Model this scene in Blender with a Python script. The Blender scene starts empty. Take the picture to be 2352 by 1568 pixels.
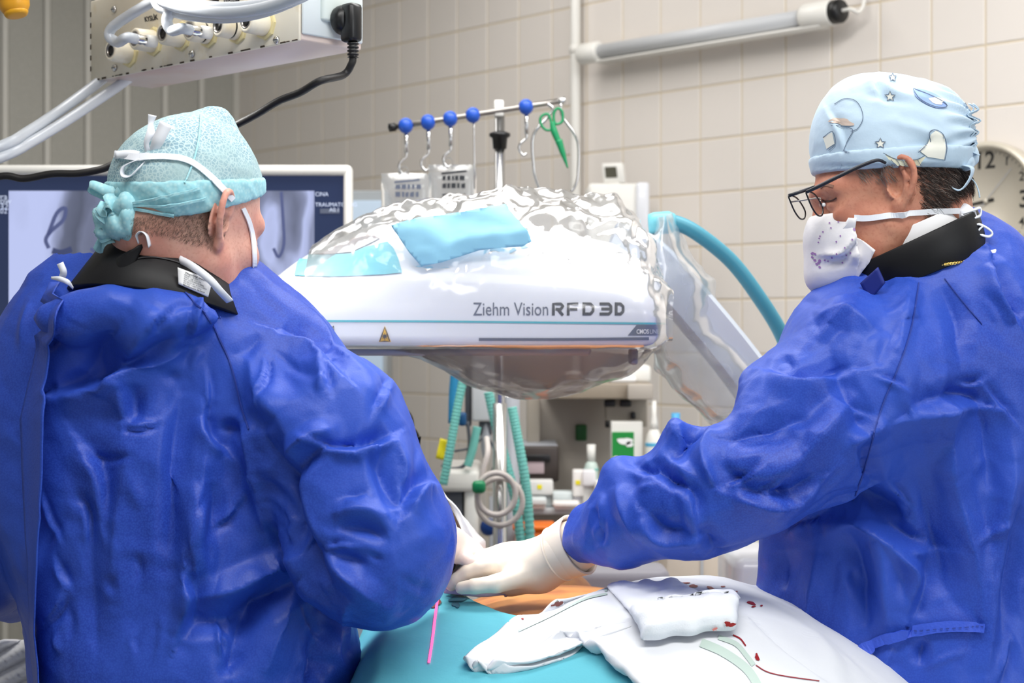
import bpy, bmesh, math, random
import numpy as np
from mathutils import Vector, Matrix
from mathutils.bvhtree import BVHTree
random.seed(7)
rng = np.random.default_rng(7)
S = bpy.context.scene
COL = S.collection

# ---------------------------------------------------------------- camera
F, CX, CY, H = 3700.0, 1176.0, 760.0, 1.40      # focal length in pixels of the 2352x1568 frame
cam_d = bpy.data.cameras.new('camera'); cam = bpy.data.objects.new('camera', cam_d); COL.objects.link(cam)
cam_d.sensor_width = 36.0; cam_d.lens = F / 2352.0 * 36.0
cam_d.shift_y = -(784.0 - CY) / 2352.0
cam.location = (0, 0, H); cam.rotation_euler = (math.pi / 2, 0, 0)
cam_d.dof.use_dof = True; cam_d.dof.focus_distance = 2.07; cam_d.dof.aperture_fstop = 6.5
cam_d.clip_start = 0.05
S.camera = cam
# ---------------------------------------------------------------- world, lights, exposure
w = bpy.data.worlds.new('world'); S.world = w; w.use_nodes = True
bg = w.node_tree.nodes['Background']; bg.inputs[0].default_value = (0.93, 0.96, 1.0, 1); bg.inputs[1].default_value = 0.24
def area(name, loc, target, sx, sy, energy, col=(1, 1, 1)):
    l = bpy.data.lights.new(name, 'AREA'); l.shape = 'RECTANGLE'; l.size = sx; l.size_y = sy; l.energy = energy; l.color = col
    o = bpy.data.objects.new(name, l); COL.objects.link(o); o.location = loc
    o.rotation_euler = (Vector(target) - Vector(loc)).to_track_quat('-Z', 'Y').to_euler()
    return o
area('ceiling_light_near', (0.3, 1.0, 2.93), (0.3, 1.0, 0), 2.4, 0.6, 40, (1, 0.985, 0.965))
area('ceiling_light_middle', (0.3, 2.7, 2.93), (0.3, 2.7, 0), 2.4, 0.6, 40, (1, 0.985, 0.965))
area('ceiling_light_far', (-0.6, 4.3, 2.93), (-0.6, 4.3, 0), 1.6, 0.5, 10, (1, 0.975, 0.95))
area('window_daylight', (3.2, -0.6, 2.0), (0.6, 2.6, 1.2), 2.2, 1.6, 34, (0.93, 0.97, 1.0))
S.view_settings.view_transform = 'Standard'; S.view_settings.look = 'None'
S.view_settings.gamma = 1.0; S.view_settings.use_curve_mapping = False
S.view_settings.exposure = 0.25
# ================================================================ helpers
def P(x, y, d): return Vector(((x - CX) * d / F, d, H - (y - CY) * d / F))
def px_of(V):
    V = np.asarray(V); return np.stack([CX + F * V[..., 0] / V[..., 1], CY - F * (V[..., 2] - H) / V[..., 1]], -1)
WORLD = {}
def tagit(o, label=None, cat=None, group=None, kind=None):
    if label: o['label'] = label
    if cat: o['category'] = cat
    if group: o['group'] = group
    if kind: o['kind'] = kind
    return o
def link(o, parent=None):
    COL.objects.link(o)
    if parent is not None:
        o.parent = parent
        o.matrix_parent_inverse = WORLD.get(parent.name, Matrix.Identity(4)).inverted()
    return o
def empty(name, loc, label, cat, group=None):
    o = bpy.data.objects.new(name, None); o.empty_display_size = 0.05
    COL.objects.link(o); o.location = loc; WORLD[o.name] = Matrix.Translation(loc)
    return tagit(o, label, cat, group)
def mk(name, V, Fc, mat, parent=None, smooth=True, label=None, cat=None, group=None, kind=None, sub=0, solid=0):
    V = np.asarray(V, dtype=float).reshape(-1, 3)
    loc = None
    if parent is None:
        loc = Vector((V[:, 0].mean(), V[:, 1].mean(), V[:, 2].min())); V = V - np.array(loc)
    me = bpy.data.meshes.new(name); me.from_pydata(V.tolist(), [], [tuple(int(i) for i in f) for f in Fc]); me.update()
    if smooth: me.polygons.foreach_set('use_smooth', [True] * len(me.polygons))
    me.materials.append(mat)
    o = bpy.data.objects.new(name, me)
    link(o, parent)
    if loc is not None: o.location = loc; WORLD[o.name] = Matrix.Translation(loc)
    if solid:
        m = o.modifiers.new('thickness', 'SOLIDIFY'); m.thickness = solid; m.offset = 0
    if sub:
        m = o.modifiers.new('smooth', 'SUBSURF'); m.levels = sub; m.render_levels = sub
    return tagit(o, label, cat, group, kind)
def join(*parts):
    V, Fs, n = [], [], 0
    for v, f in parts:
        v = np.asarray(v, dtype=float).reshape(-1, 3); V.append(v); Fs += [tuple(int(i) + n for i in q) for q in f]; n += len(v)
    return np.concatenate(V), Fs
def xf(part, M):
    v, f = part; v = np.asarray(v, dtype=float).reshape(-1, 3); M = np.array(M)
    return v @ M[:3, :3].T + M[:3, 3], f
def frame(o, ex, ey, ez):
    M = Matrix.Identity(4)
    for i, e in enumerate((ex, ey, ez)):
        for j in range(3): M[j][i] = e[j]
    for j in range(3): M[j][3] = o[j]
    return M
def aim(o, d, up=(0, 0, 1)):      # local z along d
    d = Vector(d).normalized(); u = Vector(up)
    if abs(d.dot(u)) > 0.98: u = Vector((0, 1, 0))
    x = u.cross(d).normalized(); y = d.cross(x)
    return frame(o, x, y, d)
def bm_out(bm):
    bmesh.ops.recalc_face_normals(bm, faces=bm.faces)
    bm.verts.index_update(); V = [tuple(v.co) for v in bm.verts]; Fs = [tuple(v.index for v in f.verts) for f in bm.faces]; bm.free(); return np.array(V), Fs
def box(c, s, bev=0.0, seg=2, M=None):
    bm = bmesh.new(); bmesh.ops.create_cube(bm, size=1.0)
    for v in bm.verts: v.co = Vector((v.co.x * s[0], v.co.y * s[1], v.co.z * s[2]))
    if bev: bmesh.ops.bevel(bm, geom=bm.edges[:], offset=min(bev, min(s) * 0.49), segments=seg, profile=0.5, affect='EDGES')
    for v in bm.verts: v.co += Vector(c)
    p = bm_out(bm)
    return xf(p, M) if M is not None else p
def prism(poly, t, bev=0.0, M=None, seg=2):    # polygon in local xy, extruded along z from 0 to t
    bm = bmesh.new(); vs = [bm.verts.new((x, y, 0)) for x, y in poly]; f = bm.faces.new(vs)
    r = bmesh.ops.extrude_face_region(bm, geom=[f])
    for g in r['geom']:
        if isinstance(g, bmesh.types.BMVert): g.co.z += t
    if bev: bmesh.ops.bevel(bm, geom=bm.edges[:], offset=bev, segments=seg, profile=0.5, affect='EDGES')
    p = bm_out(bm)
    return xf(p, M) if M is not None else p
def lathe(prof, seg=24, M=None):               # profile (r, z) about local z
    V = []; Fs = []
    for r, z in prof:
        for k in range(seg):
            a = 2 * math.pi * k / seg; V.append((r * math.cos(a), r * math.sin(a), z))
    n = len(prof)
    for i in range(n - 1):
        for k in range(seg):
            k2 = (k + 1) % seg; Fs.append((i * seg + k, i * seg + k2, (i + 1) * seg + k2, (i + 1) * seg + k))
    Fs.append(tuple(range(seg))[::-1]); Fs.append(tuple(range((n - 1) * seg, n * seg)))
    p = (np.array(V), Fs)
    return xf(p, M) if M is not None else p
def cr(pts, n=8, closed=False):                # Catmull-Rom resample
    p = [np.array(q, dtype=float) for q in pts]; out = []
    m = len(p); rngs = range(m if closed else m - 1)
    for i in rngs:
        p0 = p[(i - 1) % m] if (closed or i > 0) else 2 * p[0] - p[1]
        p1 = p[i]; p2 = p[(i + 1) % m]
        p3 = p[(i + 2) % m] if (closed or i + 2 < m) else 2 * p[-1] - p[-2]
        for k in range(n):
            t = k / n
            out.append(0.5 * ((2 * p1) + (-p0 + p2) * t + (2 * p0 - 5 * p1 + 4 * p2 - p3) * t * t + (-p0 + 3 * p1 - 3 * p2 + p3) * t ** 3))
    if not closed: out.append(p[-1])
    return np.array(out)
def tube(pts, r, seg=10, n=8, closed=False, smooth=True):
    C = cr(pts, n, closed) if smooth else np.array(pts, dtype=float)
    N = len(C)
    if np.isscalar(r): R = np.full(N, r)
    else:
        r = np.array(r, dtype=float); R = np.interp(np.linspace(0, len(r) - 1, N), np.arange(len(r)), r)
    T = np.roll(C, -1, 0) - np.roll(C, 1, 0)
    if not closed: T[0] = C[1] - C[0]; T[-1] = C[-1] - C[-2]
    T /= np.linalg.norm(T, axis=1)[:, None] + 1e-12
    u = np.cross(T[0], [0, 0, 1.0]);
    if np.linalg.norm(u) < 0.1: u = np.cross(T[0], [0, 1.0, 0])
    u /= np.linalg.norm(u); V = []
    for i in range(N):
        u = u - T[i] * u.dot(T[i]); u /= np.linalg.norm(u); v = np.cross(T[i], u)
        for k in range(seg):
            a = 2 * math.pi * k / seg; V.append(C[i] + R[i] * (math.cos(a) * u + math.sin(a) * v))
    Fs = []
    for i in range(N if closed else N - 1):
        j = (i + 1) % N
        for k in range(seg):
            k2 = (k + 1) % seg; Fs.append((i * seg + k, i * seg + k2, j * seg + k2, j * seg + k))
    if not closed: Fs.append(tuple(range(seg))[::-1]); Fs.append(tuple(range((N - 1) * seg, N * seg)))
    return np.array(V), Fs
def ribbon(pts, width, thick, up, n=6, closed=False):     # flat tape: width along 'up' x tangent
    C = cr(pts, n, closed); N = len(C)
    if np.isscalar(width): Wd = np.full(N, width)
    else: Wd = np.interp(np.linspace(0, len(width) - 1, N), np.arange(len(width)), width)
    U = np.array(up, dtype=float)
    if U.ndim == 1: U = np.tile(U, (N, 1))
    else: U = np.stack([np.interp(np.linspace(0, len(U) - 1, N), np.arange(len(U)), U[:, j]) for j in range(3)], 1)
    T = np.gradient(C, axis=0); T /= np.linalg.norm(T, axis=1)[:, None] + 1e-12
    U = U - T * (U * T).sum(1)[:, None]; U /= np.linalg.norm(U, axis=1)[:, None] + 1e-12
    Nn = np.cross(T, U); V = []
    for i in range(N):
        for a, b in ((-1, -1), (1, -1), (1, 1), (-1, 1)): V.append(C[i] + U[i] * a * Wd[i] / 2 + Nn[i] * b * thick / 2)
    Fs = []
    for i in range(N if closed else N - 1):
        j = (i + 1) % N
        for k in range(4): Fs.append((i * 4 + k, i * 4 + (k + 1) % 4, j * 4 + (k + 1) % 4, j * 4 + k))
    if not closed: Fs += [(3, 2, 1, 0), tuple((N - 1) * 4 + k for k in range(4))]
    return np.array(V), Fs
def sheet(grid):                                # (m,n,3) array of points
    m, n = grid.shape[:2]; Fs = []
    for i in range(m - 1):
        for j in range(n - 1): Fs.append((i * n + j, i * n + j + 1, (i + 1) * n + j + 1, (i + 1) * n + j))
    return grid.reshape(-1, 3), Fs
# ---------------------------------------------------------------- distance fields and their surfaces
class G:
    def __init__(s, lo, hi, h):
        s.lo = np.array(lo, dtype=np.float32); s.h = h
        n = np.ceil((np.array(hi) - np.array(lo)) / h).astype(int) + 1
        s.X, s.Y, s.Z = np.meshgrid(*[s.lo[i] + h * np.arange(n[i], dtype=np.float32) for i in range(3)], indexing='ij')
        s.n = n
    def ell(s, c, r, R=None):
        x, y, z = s.X - c[0], s.Y - c[1], s.Z - c[2]
        if R is not None:
            R = np.array(R); x, y, z = [R[0][i] * x + R[1][i] * y + R[2][i] * z for i in range(3)]
        k0 = np.sqrt((x / r[0]) ** 2 + (y / r[1]) ** 2 + (z / r[2]) ** 2) + 1e-9
        k1 = np.sqrt((x / r[0] ** 2) ** 2 + (y / r[1] ** 2) ** 2 + (z / r[2] ** 2) ** 2) + 1e-9
        return k0 * (k0 - 1) / k1
    def cone(s, a, b, r1, r2, fl=None):         # tapered capsule, fl = (axis, factor) flattens it
        a = np.array(a, dtype=np.float32); b = np.array(b, dtype=np.float32); ab = b - a
        x, y, z = s.X - a[0], s.Y - a[1], s.Z - a[2]
        t = np.clip((x * ab[0] + y * ab[1] + z * ab[2]) / (ab @ ab + 1e-9), 0, 1)
        x, y, z = x - t * ab[0], y - t * ab[1], z - t * ab[2]
        if fl is not None:
            ax = np.array(fl[0], dtype=np.float32); q = (x * ax[0] + y * ax[1] + z * ax[2]) * (fl[1] - 1)
            x, y, z = x + q * ax[0], y + q * ax[1], z + q * ax[2]
        return np.sqrt(x * x + y * y + z * z) - (r1 + t * (r2 - r1))
    def plane(s, p, n):                         # negative on the side away from n
        n = np.array(n, dtype=np.float32); n = n / np.linalg.norm(n)
        return (s.X - p[0]) * n[0] + (s.Y - p[1]) * n[1] + (s.Z - p[2]) * n[2]
    def mesh(s, D, smooth=1):
        V, Fs = nets(D, s.lo, s.h)
        return lap(V, Fs, smooth), Fs
def smin(a, b, k):
    h = np.clip(0.5 + 0.5 * (b - a) / k, 0, 1); return b + (a - b) * h - k * h * (1 - h)
def smax(a, b, k): return -smin(-a, -b, k)
def U(k, *ds):
    d = ds[0]
    for e in ds[1:]: d = smin(d, e, k)
    return d
def nets(D, lo, h):
    D = D.astype(np.float32); s = D < 0; n = D.shape
    c = sum(s[i:n[0] - 1 + i, j:n[1] - 1 + j, k:n[2] - 1 + k].astype(np.int8) for i in (0, 1) for j in (0, 1) for k in (0, 1))
    act = (c > 0) & (c < 8); idx = -np.ones(act.shape, dtype=np.int64)
    I, J, K = np.nonzero(act); idx[I, J, K] = np.arange(len(I))
    acc = np.zeros((len(I), 3)); cnt = np.zeros(len(I)); corners = [(i, j, k) for i in (0, 1) for j in (0, 1) for k in (0, 1)]
    for a in corners:
        for ax in range(3):
            if a[ax]: continue
            b = list(a); b[ax] = 1
            va = D[I + a[0], J + a[1], K + a[2]]; vb = D[I + b[0], J + b[1], K + b[2]]
            m = (va < 0) != (vb < 0); t = np.where(m, va / np.where(m, va - vb, 1), 0)
            p = np.array(a, dtype=float)[None, :] + np.zeros((len(I), 1)); p[:, ax] = t
            acc[m] += p[m]; cnt[m] += 1
    V = (np.stack([I, J, K], 1) + acc / cnt[:, None]) * h + np.array(lo)
    Fs = []
    for ax in range(3):
        sl0 = [slice(None)] * 3; sl1 = [slice(None)] * 3; sl0[ax] = slice(0, -1); sl1[ax] = slice(1, None)
        A = s[tuple(sl0)]; B = s[tuple(sl1)]; e = np.argwhere(A != B); o1, o2 = [(1, 2), (2, 0), (0, 1)][ax]
        m = np.ones(len(e), bool)
        for o in (o1, o2): m &= (e[:, o] >= 1) & (e[:, o] < n[o] - 1)
        e = e[m]; q = []
        for d1, d2 in ((1, 1), (0, 1), (0, 0), (1, 0)):
            c2 = e.copy(); c2[:, o1] -= d1; c2[:, o2] -= d2; q.append(idx[c2[:, 0], c2[:, 1], c2[:, 2]])
        q = np.stack(q, 1); fl = ~A[e[:, 0], e[:, 1], e[:, 2]]
        q[fl] = q[fl][:, ::-1]; Fs.append(q)
    return V, np.concatenate(Fs)
def edges_of(Fs):
    E = np.concatenate([np.stack([Fs[:, i], Fs[:, (i + 1) % Fs.shape[1]]], 1) for i in range(Fs.shape[1])]); return E
def lap(V, Fs, it=1, f=0.6):
    Fs = np.asarray(Fs); E = edges_of(Fs); n = len(V)
    for _ in range(it):
        c = np.bincount(E[:, 0], minlength=n) + np.bincount(E[:, 1], minlength=n) + 1e-9
        A = np.stack([(np.bincount(E[:, 0], V[E[:, 1], j], n) + np.bincount(E[:, 1], V[E[:, 0], j], n)) / c for j in range(3)], 1)
        V = V + f * (A - V)
    return V
def normals(V, Fs):
    Fs = np.asarray(Fs); a = V[Fs[:, 2]] - V[Fs[:, 0]]; b = V[Fs[:, 3]] - V[Fs[:, 1]]; n = np.cross(a, b); N = np.zeros_like(V)
    for i in range(4):
        for j in range(3): N[:, j] += np.bincount(Fs[:, i], n[:, j], len(V))
    return N / (np.linalg.norm(N, axis=1)[:, None] + 1e-12)
def subdiv(V, Fs, lv=1):                         # Catmull-Clark through the modifier
    me = bpy.data.meshes.new('tmp'); me.from_pydata(np.asarray(V).tolist(), [], np.asarray(Fs).tolist()); o = bpy.data.objects.new('tmp', me); COL.objects.link(o)
    m = o.modifiers.new('s', 'SUBSURF'); m.levels = lv; dg = bpy.context.evaluated_depsgraph_get()
    m2 = bpy.data.meshes.new_from_object(o.evaluated_get(dg)); n = len(m2.vertices); v = np.empty(n * 3); m2.vertices.foreach_get('co', v)
    f = np.empty(len(m2.loops), dtype=np.int64); m2.loops.foreach_get('vertex_index', f)
    bpy.data.objects.remove(o); bpy.data.meshes.remove(me); bpy.data.meshes.remove(m2)
    return v.reshape(-1, 3), f.reshape(-1, 4)
_perm = rng.permutation(256); _perm = np.concatenate([_perm, _perm, _perm]); _gr = rng.normal(size=(256, 3)); _gr /= np.linalg.norm(_gr, axis=1)[:, None]
def noise(Pt, sc=1.0, seed=0.0):
    p = np.asarray(Pt) * sc + seed * 17.3; i = np.floor(p).astype(int); f = p - i; u = f * f * f * (f * (f * 6 - 15) + 10); i &= 255; r = 0
    for a in (0, 1):
        for b in (0, 1):
            for c in (0, 1):
                h = _perm[_perm[_perm[(i[:, 0] + a) & 255] + ((i[:, 1] + b) & 255)] + ((i[:, 2] + c) & 255)]
                g = _gr[h]; d = g[:, 0] * (f[:, 0] - a) + g[:, 1] * (f[:, 1] - b) + g[:, 2] * (f[:, 2] - c)
                r = r + d * (u[:, 0] if a else 1 - u[:, 0]) * (u[:, 1] if b else 1 - u[:, 1]) * (u[:, 2] if c else 1 - u[:, 2])
    return r
def crumple(Pt, sc, seed=0, stretch=(1, 1, 1), warp=0.35):
    q = np.asarray(Pt) * np.array(stretch); wv = np.stack([noise(q, sc * 0.7, seed + k) for k in (1, 2, 3)], 1)
    q = q + wv * warp / sc
    return (0.5 - np.abs(noise(q, sc, seed + 4))) + 0.45 * (0.5 - np.abs(noise(q, sc * 2.1, seed + 5))) - 0.6
_val = rng.uniform(-1, 1, 512)
def facets(Pt, sc, seed=0, warp=0.35, stretch=(1, 1, 1)):
    """continuous piecewise-flat noise: crisp creases between flat facets"""
    q = np.asarray(Pt) * np.array(stretch); q = q + np.stack([noise(q, sc * 0.55, seed + k) for k in (1, 2, 3)], 1) * warp * 2 / sc
    a, b = 0.9 + seed, 0.7 + seed * 1.7; Rm = np.array([[math.cos(a), -math.sin(a), 0], [math.sin(a), math.cos(a), 0], [0, 0, 1]]) @ np.array([[1, 0, 0], [0, math.cos(b), -math.sin(b)], [0, math.sin(b), math.cos(b)]])
    p = q @ Rm * sc + seed * 7.7; i = np.floor(p).astype(int); f = p - i; o = np.argsort(-f, axis=1); fs = np.take_along_axis(f, o, 1)
    def val(c): c = c & 255; return _val[_perm[_perm[_perm[c[:, 0]] + c[:, 1]] + c[:, 2]]]
    E = np.eye(3, dtype=int); c1 = i + E[o[:, 0]]; c2 = c1 + E[o[:, 1]]; c3 = i + 1
    return val(i) * (1 - fs[:, 0]) + val(c1) * (fs[:, 0] - fs[:, 1]) + val(c2) * (fs[:, 1] - fs[:, 2]) + val(c3) * fs[:, 2]
def folds(V, Fs, specs, facing=True):
    """raise or press creases along lines: kind r ridge, v valley, s step; amp in metres, width in px"""
    N = normals(V, Fs); q = px_of(V); view = V - np.array([0, 0, H]); view /= np.linalg.norm(view, axis=1)[:, None]
    wgt = np.clip(-(N * view).sum(1) * 2.0, 0, 1) if facing else np.ones(len(V)); D = np.zeros(len(V))
    for kind, amp, wd, pts in specs:
        p = np.array(pts, dtype=float); p = cr(p, 5) if len(p) > 2 else p
        lo = p.min(0) - 3 * wd; hi = p.max(0) + 3 * wd
        m = np.nonzero((q[:, 0] > lo[0]) & (q[:, 0] < hi[0]) & (q[:, 1] > lo[1]) & (q[:, 1] < hi[1]))[0]
        if not len(m): continue
        best = np.full(len(m), 1e9); sg = np.zeros(len(m)); tt = np.zeros(len(m)); L = len(p) - 1
        for i in range(L):
            a = p[i]; ab = p[i + 1] - a; d = q[m] - a; l2 = ab @ ab + 1e-9; t = np.clip(d @ ab / l2, 0, 1); r = d - t[:, None] * ab; dist = np.hypot(r[:, 0], r[:, 1])
            s2 = np.sign(ab[0] * d[:, 1] - ab[1] * d[:, 0]); k = dist < best
            best[k] = dist[k]; sg[k] = s2[k]; tt[k] = (i + t[k]) / L
        tp = np.clip(np.sin(np.pi * np.clip(tt, 0.03, 0.97)), 0, 1) ** 0.6; x = best / wd
        if kind == 'r': f = np.maximum(0, 1 - x / 1.7) ** 1.25
        elif kind == 'v': f = -np.maximum(0, 1 - x / 1.7) ** 1.25
        else: f = sg * np.minimum(x * 3, 1) * np.exp(-x * x * 0.6)
        D[m] += 1.4 * amp * f * tp
    return V + N * (D * wgt)[:, None]
# ---------------------------------------------------------------- laying flat print and stains on a surface
def bvh_of(V, Fs): return BVHTree.FromPolygons([tuple(v) for v in np.asarray(V)], [tuple(int(i) for i in f) for f in Fs])
def cast(bvh, x, y):
    d = Vector(((x - CX) / F, 1.0, -(y - CY) / F)).normalized(); h = bvh.ray_cast(Vector((0, 0, H)), d)
    return h[0], h[1], d
def decal(bvh, pts, faces, off=0.0012):
    V, ok = [], []
    for x, y in pts:
        p, n, d = cast(bvh, x, y)
        if p is None: V.append((0, 0, 0)); ok.append(False); continue
        if n.dot(d) > 0: n = -n
        V.append(tuple(p + n * off)); ok.append(True)
    Fs = [f for f in faces if all(ok[i] for i in f)]
    used = sorted({i for f in Fs for i in f}); mp = {a: b for b, a in enumerate(used)}
    return np.array([V[i] for i in used]).reshape(-1, 3), [tuple(mp[i] for i in f) for f in Fs]
def stroke2(pts, wd, n=4, closed=False, smooth=True):
    C = cr([(x, y, 0) for x, y in pts], n, closed)[:, :2] if smooth else np.array(pts, dtype=float)
    if not smooth:
        out = []
        for i in range(len(C) - 1 + (1 if closed else 0)):
            a, b = C[i], C[(i + 1) % len(C)]; k = max(2, int(np.hypot(*(b - a)) / 12))
            out += [a + (b - a) * t / k for t in range(k)]
        if not closed: out.append(C[-1])
        C = np.array(out)
    if closed: C = np.concatenate([C, C[:1]])
    T = np.gradient(C, axis=0)
    if closed: T[0] = T[-1] = C[1] - C[-2]
    T /= np.linalg.norm(T, axis=1)[:, None] + 1e-9; Nn = np.stack([-T[:, 1], T[:, 0]], 1); pts2 = []
    for c, k in zip(C, Nn): pts2 += [tuple(c + k * wd / 2), tuple(c - k * wd / 2)]
    return pts2, [(2 * i, 2 * i + 1, 2 * i + 3, 2 * i + 2) for i in range(len(C) - 1)]
def blob2(cx, cy, rx, ry, wob=0.25, n=18, seed=0, rot=0):
    r = random.Random(seed); ph = [r.uniform(0, 6.28) for _ in range(4)]; pts = [(cx, cy)]
    for ring in (0.5, 1.0):
        for k in range(n):
            a = 2 * math.pi * k / n; m = ring * (1 + wob * (math.sin(2 * a + ph[0]) * .5 + math.sin(3 * a + ph[1]) * .4 + math.sin(5 * a + ph[2]) * .3))
            x, y = rx * m * math.cos(a), ry * m * math.sin(a); pts.append((cx + x * math.cos(rot) - y * math.sin(rot), cy + x * math.sin(rot) + y * math.cos(rot)))
    Fs = [(0, 1 + k, 1 + (k + 1) % n) for k in range(n)] + [(1 + k, 1 + n + k, 1 + n + (k + 1) % n, 1 + (k + 1) % n) for k in range(n)]
    return pts, Fs
def poly2(poly, step=14):                        # fill a px polygon with a fine triangulated grid
    bm = bmesh.new(); vs = []
    P2 = []
    for i in range(len(poly)):
        a = np.array(poly[i], float); b = np.array(poly[(i + 1) % len(poly)], float); k = max(1, int(np.hypot(*(b - a)) / step))
        P2 += [tuple(a + (b - a) * t / k) for t in range(k)]
    for x, y in P2: vs.append(bm.verts.new((x, y, 0)))
    f = bm.faces.new(vs)
    lo = np.min(P2, 0); hi = np.max(P2, 0)
    for ax in (0, 1):
        c = lo[ax] + step
        while c < hi[ax]:
            no = [0, 0, 0]; no[ax] = 1; co = [0, 0, 0]; co[ax] = c
            bmesh.ops.bisect_plane(bm, geom=bm.verts[:] + bm.edges[:] + bm.faces[:], plane_co=co, plane_no=no); c += step
    bm.verts.index_update(); pts = [(v.co.x, v.co.y) for v in bm.verts]; Fs = [tuple(v.index for v in q.verts) for q in bm.faces]; bm.free(); return pts, Fs
def merge2(*ps):
    pts, Fs = [], []
    for p, f in ps: n = len(pts); pts += list(p); Fs += [tuple(i + n for i in q) for q in f]
    return pts, Fs
def text2(txt, x0, y0, hgt, width=None, slant=0.0, bold=0.0, ang=0.0, space=1.0):   # baseline start, px height of capitals
    cu = bpy.data.curves.new('t', 'FONT'); cu.body = txt; cu.offset = bold; cu.space_character = space; cu.resolution_u = 3
    o = bpy.data.objects.new('t', cu); COL.objects.link(o); dg = bpy.context.evaluated_depsgraph_get()
    me = bpy.data.meshes.new_from_object(o.evaluated_get(dg)); V = np.array([v.co[:2] for v in me.vertices]).reshape(-1, 2); Fs = [tuple(p.vertices) for p in me.polygons]
    bpy.data.objects.remove(o); bpy.data.curves.remove(cu); bpy.data.meshes.remove(me)
    sy = hgt / 0.70; sx = sy if width is None else width / (V[:, 0].max() - V[:, 0].min())
    X = (V[:, 0] - V[:, 0].min()) * sx; Y = V[:, 1] * sy; X = X + slant * Y; c, s = math.cos(ang), math.sin(ang)
    return [(x0 + x * c - y * -s * -1 * -1, y0 - y * c + x * s) if False else (x0 + x * c + y * s, y0 + x * s - y * c) for x, y in zip(X, Y)], Fs
# ---------------------------------------------------------------- materials
def mat(name, col, rough=0.5, metal=0.0, spec=0.5, bump=None, var=None, trans=0.0, sss=0.0, sheen=0.0, coat=0.0, emit=None):
    """bump / var: (kind, scale, strength[, colour2])"""
    m = bpy.data.materials.new(name); m.use_nodes = True; nt = m.node_tree; b = nt.nodes['Principled BSDF']
    b.inputs['Base Color'].default_value = (*col, 1); b.inputs['Roughness'].default_value = rough; b.inputs['Metallic'].default_value = metal
    b.inputs['Specular IOR Level'].default_value = spec
    if trans: b.inputs['Transmission Weight'].default_value = trans
    if sheen: b.inputs['Sheen Weight'].default_value = sheen
    if coat: b.inputs['Coat Weight'].default_value = coat
    if sss: b.inputs['Subsurface Weight'].default_value = sss; b.inputs['Subsurface Radius'].default_value = (0.012, 0.005, 0.003); b.inputs['Subsurface Scale'].default_value = 0.6
    if emit: b.inputs['Emission Color'].default_value = (*emit[0], 1); b.inputs['Emission Strength'].default_value = emit[1]
    tc = nt.nodes.new('ShaderNodeTexCoord')
    def tex(kind, sc):
        if kind in ('vor', 'edge', 'f2'):
            t = nt.nodes.new('ShaderNodeTexVoronoi'); t.inputs['Scale'].default_value = sc
            if kind == 'edge': t.feature = 'DISTANCE_TO_EDGE'
            nt.links.new(tc.outputs['Object'], t.inputs['Vector']); return t.outputs['Distance']
        t = nt.nodes.new('ShaderNodeTexNoise'); t.inputs['Scale'].default_value = sc; t.inputs['Detail'].default_value = 5
        if kind == 'ridge': t.noise_type = 'RIDGED_MULTIFRACTAL'; t.inputs['Detail'].default_value = 3
        nt.links.new(tc.outputs['Object'], t.inputs['Vector']); return t.outputs[0]
    if var:
        for (kind, sc, lo, hi, c2) in ([var] if not isinstance(var, list) else var):
            r = nt.nodes.new('ShaderNodeMapRange'); r.inputs[1].default_value = lo; r.inputs[2].default_value = hi; nt.links.new(tex(kind, sc), r.inputs[0])
            mx = nt.nodes.new('ShaderNodeMix'); mx.data_type = 'RGBA'; nt.links.new(r.outputs[0], mx.inputs[0])
            src = b.inputs['Base Color'].links[0].from_socket if b.inputs['Base Color'].is_linked else None
            if src: nt.links.new(src, mx.inputs[6])
            else: mx.inputs[6].default_value = (*col, 1)
            mx.inputs[7].default_value = (*c2, 1); nt.links.new(mx.outputs[2], b.inputs['Base Color'])
    if bump:
        prev = None
        for (kind, sc, st, di) in ([bump] if not isinstance(bump, list) else bump):
            bp = nt.nodes.new('ShaderNodeBump'); bp.inputs['Strength'].default_value = st; bp.inputs['Distance'].default_value = di
            nt.links.new(tex(kind, sc), bp.inputs['Height'])
            if prev: nt.links.new(prev.outputs[0], bp.inputs['Normal'])
            prev = bp
        nt.links.new(prev.outputs[0], b.inputs['Normal'])
    return m
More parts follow.
